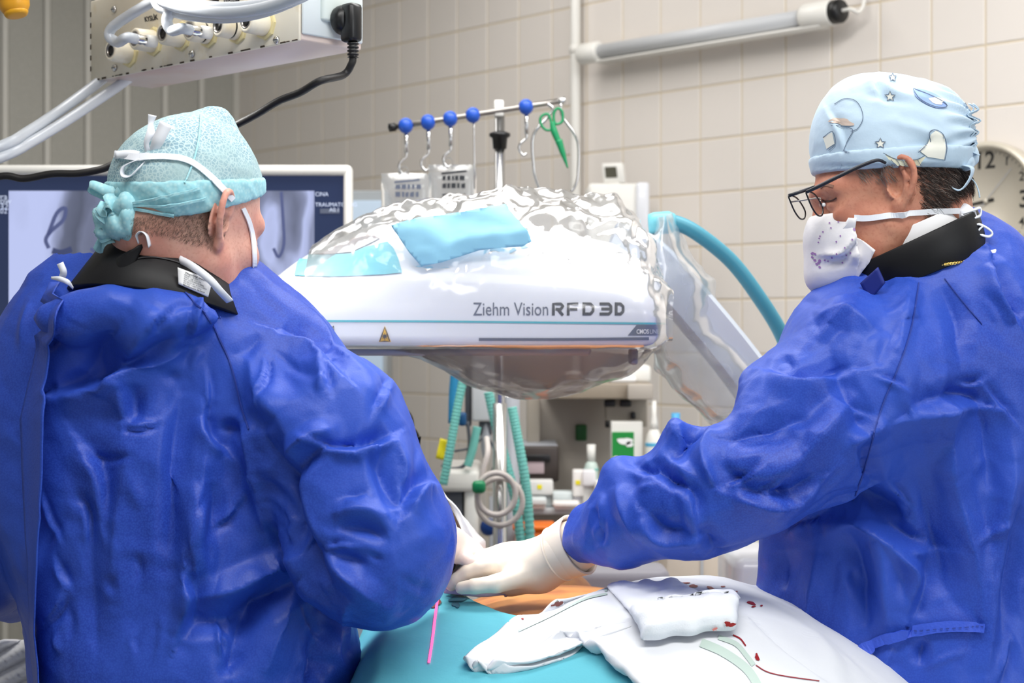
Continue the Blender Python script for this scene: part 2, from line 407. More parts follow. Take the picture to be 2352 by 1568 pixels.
def film(name, tint, haze, rough, haze_col=(0.9, 0.92, 0.95), bump=None, ior=1.5, gloss=1.0):
    """thin clear plastic film: mostly see-through, glossy, slightly milky"""
    m = bpy.data.materials.new(name); m.use_nodes = True; nt = m.node_tree; nt.nodes.clear()
    out = nt.nodes.new('ShaderNodeOutputMaterial'); tr = nt.nodes.new('ShaderNodeBsdfTransparent'); tr.inputs[0].default_value = (*tint, 1)
    gl = nt.nodes.new('ShaderNodeBsdfGlossy'); gl.inputs['Roughness'].default_value = rough; gl.inputs[0].default_value = (1, 1, 1, 1)
    df = nt.nodes.new('ShaderNodeBsdfDiffuse'); df.inputs[0].default_value = (*haze_col, 1)
    tl = nt.nodes.new('ShaderNodeBsdfTranslucent'); tl.inputs[0].default_value = (*haze_col, 1)
    ad = nt.nodes.new('ShaderNodeMixShader'); ad.inputs[0].default_value = 0.4; nt.links.new(df.outputs[0], ad.inputs[1]); nt.links.new(tl.outputs[0], ad.inputs[2])
    m1 = nt.nodes.new('ShaderNodeMixShader'); m1.inputs[0].default_value = haze; nt.links.new(tr.outputs[0], m1.inputs[1]); nt.links.new(ad.outputs[0], m1.inputs[2])
    fr = nt.nodes.new('ShaderNodeFresnel'); fr.inputs[0].default_value = ior
    fk = nt.nodes.new('ShaderNodeMath'); fk.operation = 'MULTIPLY'; fk.inputs[1].default_value = gloss; nt.links.new(fr.outputs[0], fk.inputs[0])
    m2 = nt.nodes.new('ShaderNodeMixShader'); nt.links.new(fk.outputs[0], m2.inputs[0]); nt.links.new(m1.outputs[0], m2.inputs[1]); nt.links.new(gl.outputs[0], m2.inputs[2])
    nt.links.new(m2.outputs[0], out.inputs[0])
    if bump:
        tc = nt.nodes.new('ShaderNodeTexCoord'); t = nt.nodes.new('ShaderNodeTexNoise'); t.noise_type = 'RIDGED_MULTIFRACTAL'; t.inputs['Scale'].default_value = bump[0]; t.inputs['Detail'].default_value = 3
        bp = nt.nodes.new('ShaderNodeBump'); bp.inputs['Strength'].default_value = bump[1]; bp.inputs['Distance'].default_value = bump[2]
        nt.links.new(tc.outputs['Object'], t.inputs['Vector']); nt.links.new(t.outputs[0], bp.inputs['Height'])
        for n in (gl, fr): nt.links.new(bp.outputs[0], n.inputs['Normal'])
    return m
def srgb(r, g, b): return tuple(((c / 255) / 12.92 if c / 255 <= 0.04045 else ((c / 255 + 0.055) / 1.055) ** 2.4) for c in (r, g, b))
M = {}
M['tile'] = mat('tile', srgb(228, 221, 214), 0.25, spec=0.5, bump=('n', 9, 0.06, 0.01))
M['grout'] = mat('grout', srgb(212, 198, 174), 0.9)
M['panel'] = mat('perforated_panel', srgb(198, 196, 188), 0.6, var=('vor', 150, 0.12, 0.32, srgb(176, 174, 166)))
M['strip'] = mat('strip', srgb(216, 213, 205), 0.5)
M['floor'] = mat('floor', srgb(170, 172, 170), 0.35, var=('n', 6, 0.4, 0.7, srgb(150, 153, 150)))
M['ceil'] = mat('ceiling', srgb(238, 236, 230), 0.8)
M['white'] = mat('white_plastic', srgb(236, 234, 228), 0.35)
M['cwhite'] = mat('housing_white', srgb(232, 234, 240), 0.3, coat=0.3)
M['grey'] = mat('grey_plastic', srgb(165, 168, 175), 0.45)
M['lgrey'] = mat('light_grey', srgb(205, 207, 210), 0.45)
M['dgrey'] = mat('dark_grey', srgb(78, 82, 90), 0.5)
M['black'] = mat('black_plastic', srgb(14, 14, 16), 0.35)
M['rubber'] = mat('black_rubber', srgb(22, 20, 20), 0.5)
M['steel'] = mat('steel', (0.72, 0.72, 0.72), 0.18, 1.0)
M['darksteel'] = mat('dark_steel', (0.35, 0.33, 0.31), 0.3, 1.0)
M['cream'] = mat('cream_enamel', srgb(246, 238, 218), 0.4, var=('n', 40, 0.55, 0.8, srgb(236, 222, 190)))
M['ycream'] = mat('yellowed_plastic', srgb(240, 226, 172), 0.4)
M['chip'] = mat('chipped_edge', srgb(70, 58, 44), 0.8)
M['wood'] = mat('pale_pink_enamel', srgb(226, 208, 200), 0.3, var=('n', 7, 0.45, 0.6, srgb(220, 190, 176)))
M['hose'] = mat('clear_hose', srgb(226, 232, 240), 0.25, spec=0.6, trans=0.25)
M['teal'] = mat('teal_plastic', srgb(110, 190, 205), 0.4)
M['tealhose'] = mat('teal_hose', srgb(70, 148, 168), 0.45)
M['mint'] = mat('mint_tube', srgb(120, 200, 190), 0.45)
M['blueball'] = mat('blue_clip', srgb(30, 84, 190), 0.35)
M['green'] = mat('green_plastic', srgb(14, 140, 88), 0.4)
M['boxgreen'] = mat('green_card', srgb(14, 138, 56), 0.5)
M['orange'] = mat('orange_plastic', srgb(244, 118, 10), 0.45)
M['amber'] = mat('amber_plastic', srgb(246, 176, 40), 0.35, trans=0.15)
M['yellow'] = mat('yellow_card', srgb(238, 222, 30), 0.6)
M['print'] = mat('black_print', srgb(34, 38, 46), 0.5)
M['printg'] = mat('grey_print', srgb(88, 96, 116), 0.45)
M['cyanline'] = mat('cyan_print', srgb(60, 178, 190), 0.4)
M['warn'] = mat('warning_yellow', srgb(246, 190, 20), 0.4)
M['paper'] = mat('white_paper', srgb(240, 240, 240), 0.7)
M['label'] = mat('black_label', srgb(28, 26, 24), 0.5)
M['redmark'] = mat('red_mark', srgb(240, 110, 70), 0.6)
M['gown'] = mat('blue_gown', srgb(47, 80, 184), 0.45, spec=0.32,
    var=[('vor', 420, 0.25, 0.75, srgb(37, 65, 168)), ('n', 5, 0.35, 0.75, srgb(52, 87, 192))],
    bump=[('vor', 420, 0.16, 0.0007)])
M['stitch'] = mat('navy_seam', srgb(36, 60, 150), 0.7)
M['gowntie'] = mat('blue_tie', srgb(52, 86, 205), 0.55, bump=('vor', 300, 0.3, 0.001))
M['cap1'] = mat('mesh_cap', srgb(192, 214, 216), 0.7, spec=0.2,
    var=[('edge', 210, 0.04, 0.16, srgb(138, 170, 184)), ('n', 14, 0.45, 0.7, srgb(168, 196, 198))],
    bump=[('ridge', 30, 0.25, 0.004), ('edge', 230, 0.2, 0.001)])
M['capband1'] = mat('cyan_cap_band', srgb(180, 224, 230), 0.65, spec=0.25, var=('vor', 210, 0.2, 0.6, srgb(158, 212, 222)), bump=[('ridge', 35, 0.3, 0.004)])
M['cap2'] = mat('pale_blue_cotton', srgb(190, 212, 230), 0.8, spec=0.2, sheen=0.2, bump=[('n', 22, 0.3, 0.006), ('n', 420, 0.15, 0.0006)])
M['tape'] = mat('white_tape', srgb(238, 241, 248), 0.7, spec=0.2)
M['mask2'] = mat('white_cotton_mask', srgb(236, 234, 236), 0.85, spec=0.1, bump=[('n', 30, 0.3, 0.004)])
M['skin1'] = mat('skin_fair', srgb(226, 172, 154), 0.5, spec=0.35, sss=0.15, var=[('n', 24, 0.4, 0.75, srgb(214, 142, 126)), ('n', 260, 0.5, 0.8, srgb(206, 146, 128))], bump=('n', 300, 0.12, 0.001))
M['ear1'] = M['skin1']
M['skin2'] = mat('skin_tan', srgb(204, 146, 120), 0.5, spec=0.35, sss=0.15, var=[('n', 22, 0.4, 0.75, srgb(190, 118, 96)), ('n', 240, 0.5, 0.8, srgb(184, 118, 96))], bump=[('n', 55, 0.2, 0.002), ('n', 300, 0.15, 0.001)])
M['hair1'] = mat('cropped_hair', srgb(112, 92, 80), 0.6)
M['hair2'] = mat('dark_hair', srgb(62, 50, 46), 0.45)
M['hair3'] = mat('grey_hair', srgb(140, 126, 118), 0.45)
M['eye'] = mat('eyelash', srgb(70, 44, 38), 0.6)
M['collar'] = mat('black_collar', srgb(18, 18, 21), 0.5, spec=0.3, bump=('n', 30, 0.15, 0.004))
M['navy'] = mat('navy_tab', srgb(28, 44, 130), 0.6)
M['cotton'] = mat('white_cotton', srgb(232, 232, 234), 0.85)
M['gold'] = mat('gold', (0.9, 0.65, 0.2), 0.25, 1.0)
M['latex'] = mat('latex_glove', srgb(232, 220, 204), 0.5, spec=0.4, sss=0.05, bump=[('n', 60, 0.15, 0.002)])
M['drape'] = mat('teal_drape', srgb(94, 178, 194), 0.75, spec=0.2, bump=[('n', 9, 0.35, 0.012), ('n', 350, 0.15, 0.001)])
M['cloth'] = mat('white_cloth', srgb(222, 225, 230), 0.85, spec=0.1, bump=[('n', 14, 0.3, 0.006), ('n', 600, 0.12, 0.0006)])
M['gauze'] = mat('white_gauze', srgb(238, 241, 246), 0.9, spec=0.1, bump=[('n', 26, 0.4, 0.006), ('n', 500, 0.3, 0.001)])
M['stripe'] = mat('sage_stripe', srgb(186, 204, 196), 0.85)
M['blood'] = mat('blood', srgb(150, 24, 22), 0.4)
M['dryblood'] = mat('dried_blood', srgb(120, 70, 66), 0.7)
M['bloodwet'] = mat('wet_blood', srgb(190, 16, 24), 0.15)
M['iodine'] = mat('iodine_skin', srgb(206, 140, 78), 0.45, sss=0.1, var=('n', 14, 0.45, 0.7, srgb(170, 92, 60)))
M['laser'] = mat('painted_laser_line', srgb(255, 60, 110), 0.5, emit=((1.0, 0.07, 0.2), 2.2))  # laser light put into an emissive colour
M['film'] = film('clear_film', (0.97, 0.975, 0.98), 0.11, 0.16, bump=(30, 0.10, 0.004), gloss=0.75)
M['filmbag'] = film('grey_film', (0.93, 0.91, 0.90), 0.17, 0.15, haze_col=(0.82, 0.78, 0.76), bump=(16, 0.3, 0.010), gloss=0.8)
M['filmarm'] = film('milky_film', (0.9, 0.92, 0.94), 0.30, 0.2, haze_col=(0.72, 0.75, 0.78), bump=(24, 0.2, 0.005), gloss=0.5)
M['bag'] = film('infusion_bag', (0.9, 0.92, 0.94), 0.24, 0.15, haze_col=(0.8, 0.81, 0.82))
M['bluepad'] = mat('sky_blue_paper', srgb(150, 210, 234), 0.75, bump=('n', 20, 0.2, 0.004))
M['lens'] = film('spectacle_lens', (0.97, 0.98, 0.98), 0.02, 0.03)
M['mdark'] = mat('screen_margin', srgb(30, 38, 62), 0.12, emit=(srgb(40, 52, 84), 0.55))
M['mtext'] = mat('screen_text', srgb(180, 190, 210), 0.3, emit=(srgb(190, 200, 225), 0.5))
# ================================================================ the room
C0 = np.array([-1.06, 6.27, 0.0]); E1 = np.array([0.676, -0.735, 0]); E1 /= np.linalg.norm(E1)
N1 = np.array([E1[1], -E1[0], 0.0]); E2 = N1.copy(); N2 = E1.copy(); UPV = np.array([0, 0, 1.0])   # E1 along the tiled wall, E2 along the panelled wall
def WM(s, z, off=0.0): return frame(C0 + E1 * s + N1 * off + UPV * z, E1, UPV, -np.cross(UPV, E1) if False else np.cross(E1, UPV))
def Wpt(x, y, off=0.0):
    d = np.array([(x - CX) / F, 1.0, -(y - CY) / F]); o = np.array([0, 0, H]); t = ((C0 + N1 * off - o) @ N1) / (d @ N1); return o + d * t
def Wsz(x, y, off=0.0):
    p = Wpt(x, y, off) - C0; return p @ E1, p[2]
CEIL = 3.0
fl = mk('floor', *box((0.2, 2.6, -0.02), (9, 8.6, 0.04)), M['floor'], smooth=False, label='grey floor of the operating room', kind='structure')
ce = mk('ceiling', *box((0.2, 2.6, CEIL + 0.02), (9, 8.6, 0.04)), M['ceil'], smooth=False, label='white ceiling of the operating room', kind='structure')
# tiled wall on the right: a grout slab and single tiles
TS, T0, Z0 = 0.15, 0.10, 2.087
wr = mk('wall_right', *box((2.6, CEIL / 2, -0.06), (5.2, CEIL, 0.12), M=WM(0, 0)), M['grout'], smooth=False, label='tiled wall with cream square tiles and beige grout', kind='structure')
tile_me = None; rest = []; ntile = 0
tp = box((0, 0, 0), (TS - 0.0035, TS - 0.0035, 0.010), 0.0025, 1)
for i in range(-1, 34):
    for j in range(-7, 14):
        s0 = T0 + i * TS; z0 = Z0 - j * TS; s1, z1 = max(s0, 0.0), min(z0 + TS, CEIL)
        if s1 >= s0 + TS or z0 < 0 or z0 >= CEIL: continue
        cs, cz = s0 + TS / 2, z0 + TS / 2; p = C0 + E1 * cs + UPV * cz; q = px_of(p[None])[0]
        full = s1 == s0 and z0 + TS <= CEIL
        vis = full and p[1] > 0.5 and 545 < q[0] < 2400 and -60 < q[1] < 1010 and not (q[0] < 800 and q[1] > 470) and not (800 < q[0] < 1500 and 520 < q[1] < 790)
        if vis:
            if tile_me is None:
                o = mk('tile', *xf(tp, Matrix.Identity(4)), M['tile'], parent=wr, smooth=False); tile_me = o.data
            else: o = bpy.data.objects.new('tile', tile_me); link(o, wr)
            o.matrix_basis = WM(cs, cz, -0.003); ntile += 1
        elif full: rest.append(xf(tp, WM(cs, cz, -0.003)))
        else:
            if s0 + TS - s1 > 0.02 and z1 - z0 > 0.02: rest.append(box(((s1 + s0 + TS) / 2, (z0 + z1) / 2, -0.003), (s0 + TS - s1 - 0.004, z1 - z0 - 0.004, 0.010), M=WM(0, 0)))
mk('tile_field', *join(*rest), M['tile'], parent=wr, smooth=False, kind='stuff')
# panelled wall on the left
WM2 = frame(C0, -E2, UPV, np.cross(-E2, UPV))     # local x towards the corner, z into the room
wl = mk('wall_left', *box((-2.4, CEIL / 2, -0.06), (4.8, CEIL, 0.12), M=WM2), M['strip'], smooth=False, label='grey wall of perforated upright panels with pale joint strips', kind='structure')
for k in range(16):
    x = -0.022 - (k + 0.5) * 0.158
    mk('panel', *box((x, CEIL / 2, 0.008), (0.132, CEIL - 0.02, 0.014), 0.003, 1, M=WM2), M['panel'], parent=wl, smooth=False)
    mk('joint_strip', *box((x - 0.079, CEIL / 2, 0.012), (0.022, CEIL - 0.02, 0.020), 0.004, 1, M=WM2), M['strip'], parent=wl, smooth=False)
# ceiling luminaires (frames round the ceiling lights)
for nm, (x, y, sx, sy), lb in (('ceiling_lamp', (0.3, 1.0, 2.4, 0.6), 'long white ceiling lamp frame farthest from the tiled wall corner'), ('ceiling_lamp', (0.3, 2.7, 2.4, 0.6), 'long white ceiling lamp frame above the operating table'), ('ceiling_lamp', (-0.6, 4.3, 1.6, 0.5), 'shorter white ceiling lamp frame by the wall corner')):
    t = 0.04; fr_ = join(box((x - sx / 2 - t / 2, y, 2.97), (t, sy + 2 * t, 0.06)), box((x + sx / 2 + t / 2, y, 2.97), (t, sy + 2 * t, 0.06)), box((x, y - sy / 2 - t / 2, 2.97), (sx, t, 0.06)), box((x, y + sy / 2 + t / 2, 2.97), (sx, t, 0.06)))
    mk(nm, *fr_, M['white'], smooth=False, label=lb, cat='lamp')
# vertical pipe on the tiled wall
sp, _ = Wsz(1322, 400, 0.03)
pp = empty('wall_pipe', C0 + E1 * sp + N1 * 0.03, 'cream painted upright pipe running up the tiled wall', 'pipe')
mk('pipe', *tube([C0 + E1 * sp + N1 * 0.030 + UPV * 0.0, C0 + E1 * sp + N1 * 0.030 + UPV * CEIL], 0.0155, 14, 4), M['white'], parent=pp)
for z in (0.5, 1.25, 2.25, 2.8): mk('clamp', *lathe([(0.016, -0.012), (0.0185, -0.011), (0.0185, 0.011), (0.016, 0.012)], 16, Matrix.Translation(Vector(C0 + E1 * sp + N1 * 0.030 + UPV * z))), M['white'], parent=pp)
# tube lamp on the wall
a = Wpt(1345, 124, 0.07); b = Wpt(1925, 26, 0.07); ax = (b - a); L = np.linalg.norm(ax); ax /= L
lampr = empty('wall_tube_lamp', (a + b) / 2, 'unlit white tubular wall lamp with black end cap above the clock', 'lamp')
Ml = aim(a, ax)
mk('end_socket', *lathe([(0.001, -0.02), (0.026, -0.02), (0.031, -0.012), (0.031, 0.055), (0.027, 0.062), (0.001, 0.062)], 24, Ml), M['white'], parent=lampr)
mk('end_socket', *lathe([(0.001, L - 0.11), (0.029, L - 0.11), (0.033, L - 0.1), (0.033, L - 0.02), (0.03, L - 0.012), (0.001, L - 0.012)], 24, Ml), M['white'], parent=lampr)
mk('black_cap', *lathe([(0.001, L - 0.014), (0.031, L - 0.014), (0.031, L + 0.008), (0.027, L + 0.014), (0.001, L + 0.014)], 24, Ml), M['black'], parent=lampr)
mk('glass_tube', *lathe([(0.001, 0.05), (0.0205, 0.05), (0.0205, L - 0.1), (0.001, L - 0.1)], 24, Ml), M['lgrey'], parent=lampr)
up = UPV - ax * (UPV @ ax); up /= np.linalg.norm(up)
mk('reflector_rail', *box((0, 0, 0), (0.055, 0.012, L - 0.06), 0.003, 1, M=frame((a + b) / 2 - N1 * 0.032, up, N1, ax)), M['white'], parent=lampr)
mk('trough_edge', *box((-0.030, 0.012, 0), (0.008, 0.05, L - 0.1), 0.003, 1, M=frame((a + b) / 2 - N1 * 0.022, up, N1, ax)), M['white'], parent=lampr)
for q in (0.12, L - 0.16): mk('bracket', *box((0, 0, 0), (0.05, 0.05, 0.02), 0.003, 1, M=frame(a + ax * q - N1 * 0.045, up, N1, ax)), M['white'], parent=lampr)
mk('power_lead', *tube([b + ax * 0.012, b + ax * 0.04, Wpt(1972, 28, 0.05), Wpt(1984, 8, 0.03), Wpt(1986, -40, 0.02)], 0.005, 8), M['white'], parent=lampr)
# clock
cc = Wpt(2268, 462, 0.025); Mc = frame(cc, E1, UPV, np.cross(E1, UPV)); R = 0.14
ck = empty('wall_clock', cc, 'round wall clock with champagne rim and black numerals', 'clock')
M['rim'] = mat('champagne_rim', srgb(206, 198, 182), 0.35, 0.2); M['face'] = mat('clock_face', srgb(232, 230, 236), 0.5)
mk('rim', *lathe([(R - 0.016, -0.02), (R, -0.02), (R + 0.002, 0.012), (R - 0.006, 0.022), (R - 0.014, 0.018), (R - 0.016, 0.004)], 64, Mc), M['rim'], parent=ck)
mk('dial', *lathe([(0.001, -0.015), (R - 0.012, -0.015), (R - 0.012, 0.003), (0.001, 0.003)], 64, Mc), M['face'], parent=ck)
def ctext(txt, x, y, h, bold=0.012):
    p, f = text2(txt, 0, 0, h, bold=bold); p = np.array(p); c = (p.min(0) + p.max(0)) / 2
    return np.array([(x + q[0] - c[0], y - (q[1] - c[1]), 0.0042) for q in p]), f
for k in range(1, 13):
    an = math.radians(90 - 30 * k); big = k % 3 == 0; r = R * (0.70 if big else 0.76)
    mk('numeral', *xf(ctext(str(k), r * math.cos(an), r * math.sin(an), 0.040 if big else 0.021, 0.02 if big else 0.012), Mc), M['label'], parent=ck, smooth=False)
tk = []
for k in range(60):
    an = math.radians(6 * k); l = 0.010 if k % 5 == 0 else 0.006
    tk.append(box((0, 0, 0), (l, 0.0014, 0.0008), M=Matrix(Mc) @ Matrix.Rotation(an, 4, 'Z') @ Matrix.Translation((R - 0.024, 0, 0.0038))))
mk('minute_marks', *join(*tk), M['label'], parent=ck, smooth=False)
def hand(an, l, wd, nm, z):
    mk(nm, *prism([(-wd, -0.02), (wd, -0.02), (wd * 0.6, l), (-wd * 0.6, l)], 0.0012, M=Matrix(Mc) @ Matrix.Rotation(math.radians(-an), 4, 'Z') @ Matrix.Translation((0, 0, z))), M['label'] if nm != 'second_hand' else M['grey'], parent=ck, smooth=False)
hand(262, 0.070, 0.0038, 'hour_hand', 0.005); hand(261, 0.1, 0.003, 'minute_hand', 0.0065); hand(43, 0.10, 0.0008, 'second_hand', 0.008)
mk('hub', *lathe([(0.001, 0.004), (0.006, 0.004), (0.005, 0.011), (0.001, 0.011)], 16, Mc), M['rim'], parent=ck)
# ================================================================ things in the background
def PV(x, y, d): return np.array(P(x, y, d))
def fbox(x0, y0, x1, y1, d, depth, bev=0.006, seg=2):          # upright box facing the camera, front at depth d
    a, b = PV(x0, y1, d), PV(x1, y0, d); c = (a + b) / 2; c[1] = d + depth / 2
    return box(c, (abs(b[0] - a[0]), depth, abs(b[2] - a[2])), bev, seg)
def fprint(pts_faces, d, off=0.0015):
    p, f = pts_faces; return np.array([PV(x, y, d - off) for x, y in p]), f
# --- monitor with an X-ray picture
D = 3.25
mon = empty('medical_monitor', P(370, 1230, D), 'large white-framed monitor showing a grey-blue X-ray image', 'monitor')
bz = []
bz += [fbox(-66, 378, 806, 402, D, 0.05, 0.008), fbox(-66, 378, -46, 1180, D, 0.05, 0.008), fbox(788, 378, 806, 1180, D, 0.05, 0.008), fbox(-66, 1156, 806, 1180, D, 0.05, 0.008)]
mk('bezel', *join(*bz), M['white'], parent=mon)
mk('back_shell', *fbox(-60, 384, 800, 1174, D + 0.03, 0.06, 0.02), M['white'], parent=mon)
mk('screen', *fbox(-50, 398, 792, 1160, D + 0.012, 0.014, 0.001, 1), M['mdark'], parent=mon, smooth=False)
xm = bpy.data.materials.new('xray_picture'); xm.use_nodes = True; nt = xm.node_tree; bs = nt.nodes['Principled BSDF']
def nd(t, **k):
    n = nt.nodes.new(t)
    for a_, b_ in k.items(): setattr(n, a_, b_)
    return n
tc = nd('ShaderNodeTexCoord'); mp = nd('ShaderNodeMapping'); mp.inputs['Scale'].default_value = (1, 1, 0.45); nt.links.new(tc.outputs['Object'], mp.inputs['Vector'])
n1 = nd('ShaderNodeTexNoise'); n1.inputs['Scale'].default_value = 11; n1.inputs['Detail'].default_value = 3; n1.inputs['Roughness'].default_value = 0.4; nt.links.new(mp.outputs[0], n1.inputs['Vector'])
sx = nd('ShaderNodeSeparateXYZ'); nt.links.new(tc.outputs['Object'], sx.inputs[0]); mr = nd('ShaderNodeMapRange'); mr.inputs[1].default_value = PV(20, 0, D)[0]; mr.inputs[2].default_value = PV(722, 0, D)[0]; nt.links.new(sx.outputs[0], mr.inputs[0])
cr1 = nd('ShaderNodeValToRGB'); el = cr1.color_ramp.elements; el[0].position = 0.0; el[0].color = (1, 1, 1, 1); el[1].position = 1.0; el[1].color = (0.45, 0.45, 0.45, 1)
for pos, v in ((0.07, 0.9), (0.12, 0.5), (0.17, 0.22), (0.25, 0.15), (0.31, 0.30), (0.5, 0.16), (0.80, 0.18), (0.87, 0.42), (0.91, 0.95), (0.96, 0.8)):
    e = el.new(pos); e.color = (v, v, v, 1)
ad = nd('ShaderNodeMath', operation='MULTIPLY_ADD'); nt.links.new(n1.outputs[0], ad.inputs[0]); ad.inputs[1].default_value = 0.55; nt.links.new(mr.outputs[0], ad.inputs[2])
sb = nd('ShaderNodeMath', operation='SUBTRACT'); nt.links.new(ad.outputs[0], sb.inputs[0]); sb.inputs[1].default_value = 0.29; nt.links.new(sb.outputs[0], cr1.inputs[0])
mu = nd('ShaderNodeMix', data_type='RGBA', blend_type='MULTIPLY'); mu.inputs[0].default_value = 1.0; nt.links.new(cr1.outputs[0], mu.inputs[6]); mu.inputs[7].default_value = (*srgb(196, 206, 250), 1)
nt.links.new(mu.outputs[2], bs.inputs['Emission Color']); bs.inputs['Emission Strength'].default_value = 0.75; bs.inputs['Base Color'].default_value = (0.03, 0.035, 0.05, 1); bs.inputs['Roughness'].default_value = 0.2
xo = mk('xray_image', *sheet(np.array([[PV(20 + 702 * i / 20, 438 + 702 * j / 20, D + 0.0105) for i in range(21)] for j in range(21)])), xm, parent=mon, smooth=False)
M['shadow1'] = mat('xray_shape', srgb(40, 46, 70), 0.3, emit=(srgb(84, 92, 134), 0.7))
M['shadow2'] = mat('xray_dark_shape', srgb(30, 36, 60), 0.3, emit=(srgb(64, 72, 108), 0.7))
xs = [(stroke2([(110, 540), (130, 490), (150, 478), (145, 505), (118, 530), (105, 550), (112, 570)], 9), 'shadow1'), (stroke2([(60, 683), (90, 685), (125, 684)], 9), 'shadow2'),
      (stroke2([(120, 575), (140, 580), (165, 572)], 14), 'shadow2'), (stroke2([(208, 570), (225, 583), (236, 560), (238, 450)], 6), 'shadow1'), (stroke2([(150, 600), (170, 602)], 12), 'shadow1'),
      (stroke2([(646, 440), (650, 500), (652, 560), (640, 590), (628, 570)], 7), 'shadow1')]
for g, mname in xs: mk('xray_shape', *fprint(g, D + 0.0105), M[mname], parent=mon, smooth=False)
tx = [text2(t, x, y, h) for t, x, y, h in (('gra', -8, 458, 14), ('Low', -8, 468, 14), ('032', -10, 481, 14), ('0.02', -12, 490, 12), ('on', -4, 752, 14), ('0.3', -6, 772, 14), ('1', 2, 790, 14), ('CINA', 724, 450, 9), ('TRAUMATOLOG', 724, 474, 9), ('A0.1', 756, 486, 9))]
for t_ in tx: mk('screen_text', *fprint(t_, D + 0.011), M['mtext'], parent=mon, smooth=False)
mk('screen_badge', *fprint(poly2([(735, 479), (780, 479), (780, 490), (735, 490)], 50), D + 0.0115), M['printg'], parent=mon, smooth=False)
mk('stand_column', *fbox(300, 1170, 440, 1900, D + 0.03, 0.08, 0.01), M['white'], parent=mon)
zf = 0.0
mk('stand_foot', *box((P(370, 0, D)[0], D + 0.08, 0.05), (0.7, 0.5, 0.1), 0.03), M['lgrey'], parent=mon)
# --- pale blue cabinet door between monitor and tiled wall
cab = empty('pale_blue_cabinet', P(850, 1100, 5.2), 'tall pale blue cabinet standing behind the monitor', 'cabinet')
d_ = 4.6; zb = H - 0.0
a_ = PV(812, 436, d_); b_ = PV(888, 436, d_)
mk('body', *box(((a_[0] + b_[0]) / 2 - 0.22, d_ + 0.12, a_[2] / 2), (b_[0] - a_[0] + 0.44, 0.22, a_[2]), 0.006), mat('cab_grey', srgb(150, 156, 160), 0.5), parent=cab)
mk('door', *box(((a_[0] + b_[0]) / 2 - 0.2, d_ + 0.005, a_[2] / 2 - 0.005), (b_[0] - a_[0] + 0.38, 0.014, a_[2] - 0.05), 0.004), mat('cab_blue', srgb(176, 196, 216), 0.4), parent=cab)
mk('door_handle', *tube([PV(822, 640, d_ - 0.005), PV(822, 640, d_ - 0.03), PV(822, 700, d_ - 0.03), PV(822, 700, d_ - 0.005)], 0.005, 8, 3), M['steel'], parent=cab)
# --- infusion stand
D = 3.35
iv = empty('infusion_stand', P(1148, 2300, D), 'chrome infusion stand with blue hook clips on a crossbar', 'stand')
pt = PV(1148, 262, D); pb = PV(1148, 1200, D)
mk('pole', *tube([(pt[0], D, 0.06), (pt[0], D, pt[2])], 0.0105, 16, 3), M['steel'], parent=iv)
mk('pole_sleeve', *tube([(pb[0], D, 0.06), (pb[0], D, 1.25)], 0.0145, 16, 3), M['steel'], parent=iv)
mk('white_joint', *box(PV(1146, 250, D), (0.021, 0.03, 0.034), 0.004), M['white'], parent=iv)
ck_ = PV(1148, 322, D); mk('black_knob', *lathe([(0.001, -0.018), (0.014, -0.018), (0.016, 0.004), (0.022, 0.008), (0.022, 0.014), (0.012, 0.018), (0.001, 0.018)], 20, Matrix.Translation(Vector(ck_))), M['black'], parent=iv)
def barp(x, dz=0): return PV(x, 292 - (x - 902) * (60 / 384.0), D - 0.012)
mk('crossbar', *tube([barp(902), barp(1290)], 0.0058, 12, 4), M['darksteel'], parent=iv)
mk('bar_end', *lathe([(0.001, -0.01), (0.009, -0.008), (0.009, 0.006), (0.001, 0.008)], 14, aim(barp(902), barp(1290) - barp(902))), M['black'], parent=iv)
mk('bar_end', *lathe([(0.001, -0.008), (0.0075, -0.006), (0.0075, 0.008), (0.001, 0.01)], 14, aim(barp(1290), barp(1290) - barp(902))), M['steel'], parent=iv)
for k in range(5):
    an = 2 * math.pi * k / 5 + 0.3; e = np.array([pt[0] + 0.17 * math.cos(an), D + 0.17 * math.sin(an), 0.06]); mk('base_leg', *tube([(pt[0], D, 0.09), e], 0.014, 10, 2), M['steel'], parent=iv)
    mk('castor', *lathe([(0.001, -0.012), (0.03, -0.012), (0.03, 0.012), (0.001, 0.012)], 16, aim((e[0], e[1], 0.031), (-math.sin(an), math.cos(an), 0))), M['rubber'], parent=iv)
ref = []
for x, hk in ((932, 1), (983, 1), (1034, 1), (1086, 2), (1208, 3)):
    c = barp(x) + np.array([0, 0, -0.001]); clip = lathe([(0.0165 * math.sin(t_), -0.0155 * math.cos(t_)) for t_ in np.linspace(0.4, math.pi - 0.4, 13)], 24, aim(c, barp(1290) - barp(902)))
    ob = mk('blue_clip', *clip, M['blueball'], parent=iv)
    y = 292 - (x - 902) * (60 / 384.0); q = lambda dx, dy: PV(x + dx, y + dy, D - 0.012)
    if hk == 2: mk('hook_rod', *tube([q(2, 14), q(3, 60), q(4, 170)], 0.0018, 6, 2), M['steel'], parent=ob); continue
    mk('hook_rod', *tube([q(1, 14), q(2, 64)], 0.0044, 8, 2), M['steel'], parent=ob)
    mk('hook', *tube([q(2, 62), q(0, 74), q(-13, 86), q(-15, 100), q(-6, 112), q(2, 108)], 0.0028, 8), M['steel'], parent=ob)
fr1 = tube([PV(1258, 238, D - .02), PV(1270, 250, D - .02), PV(1258, 270, D - .02), PV(1225, 312, D - .02), PV(1226, 384, D - .02), PV(1231, 410, D - .02), PV(1240, 436, D - 0.02)], 0.0034, 8, 6)
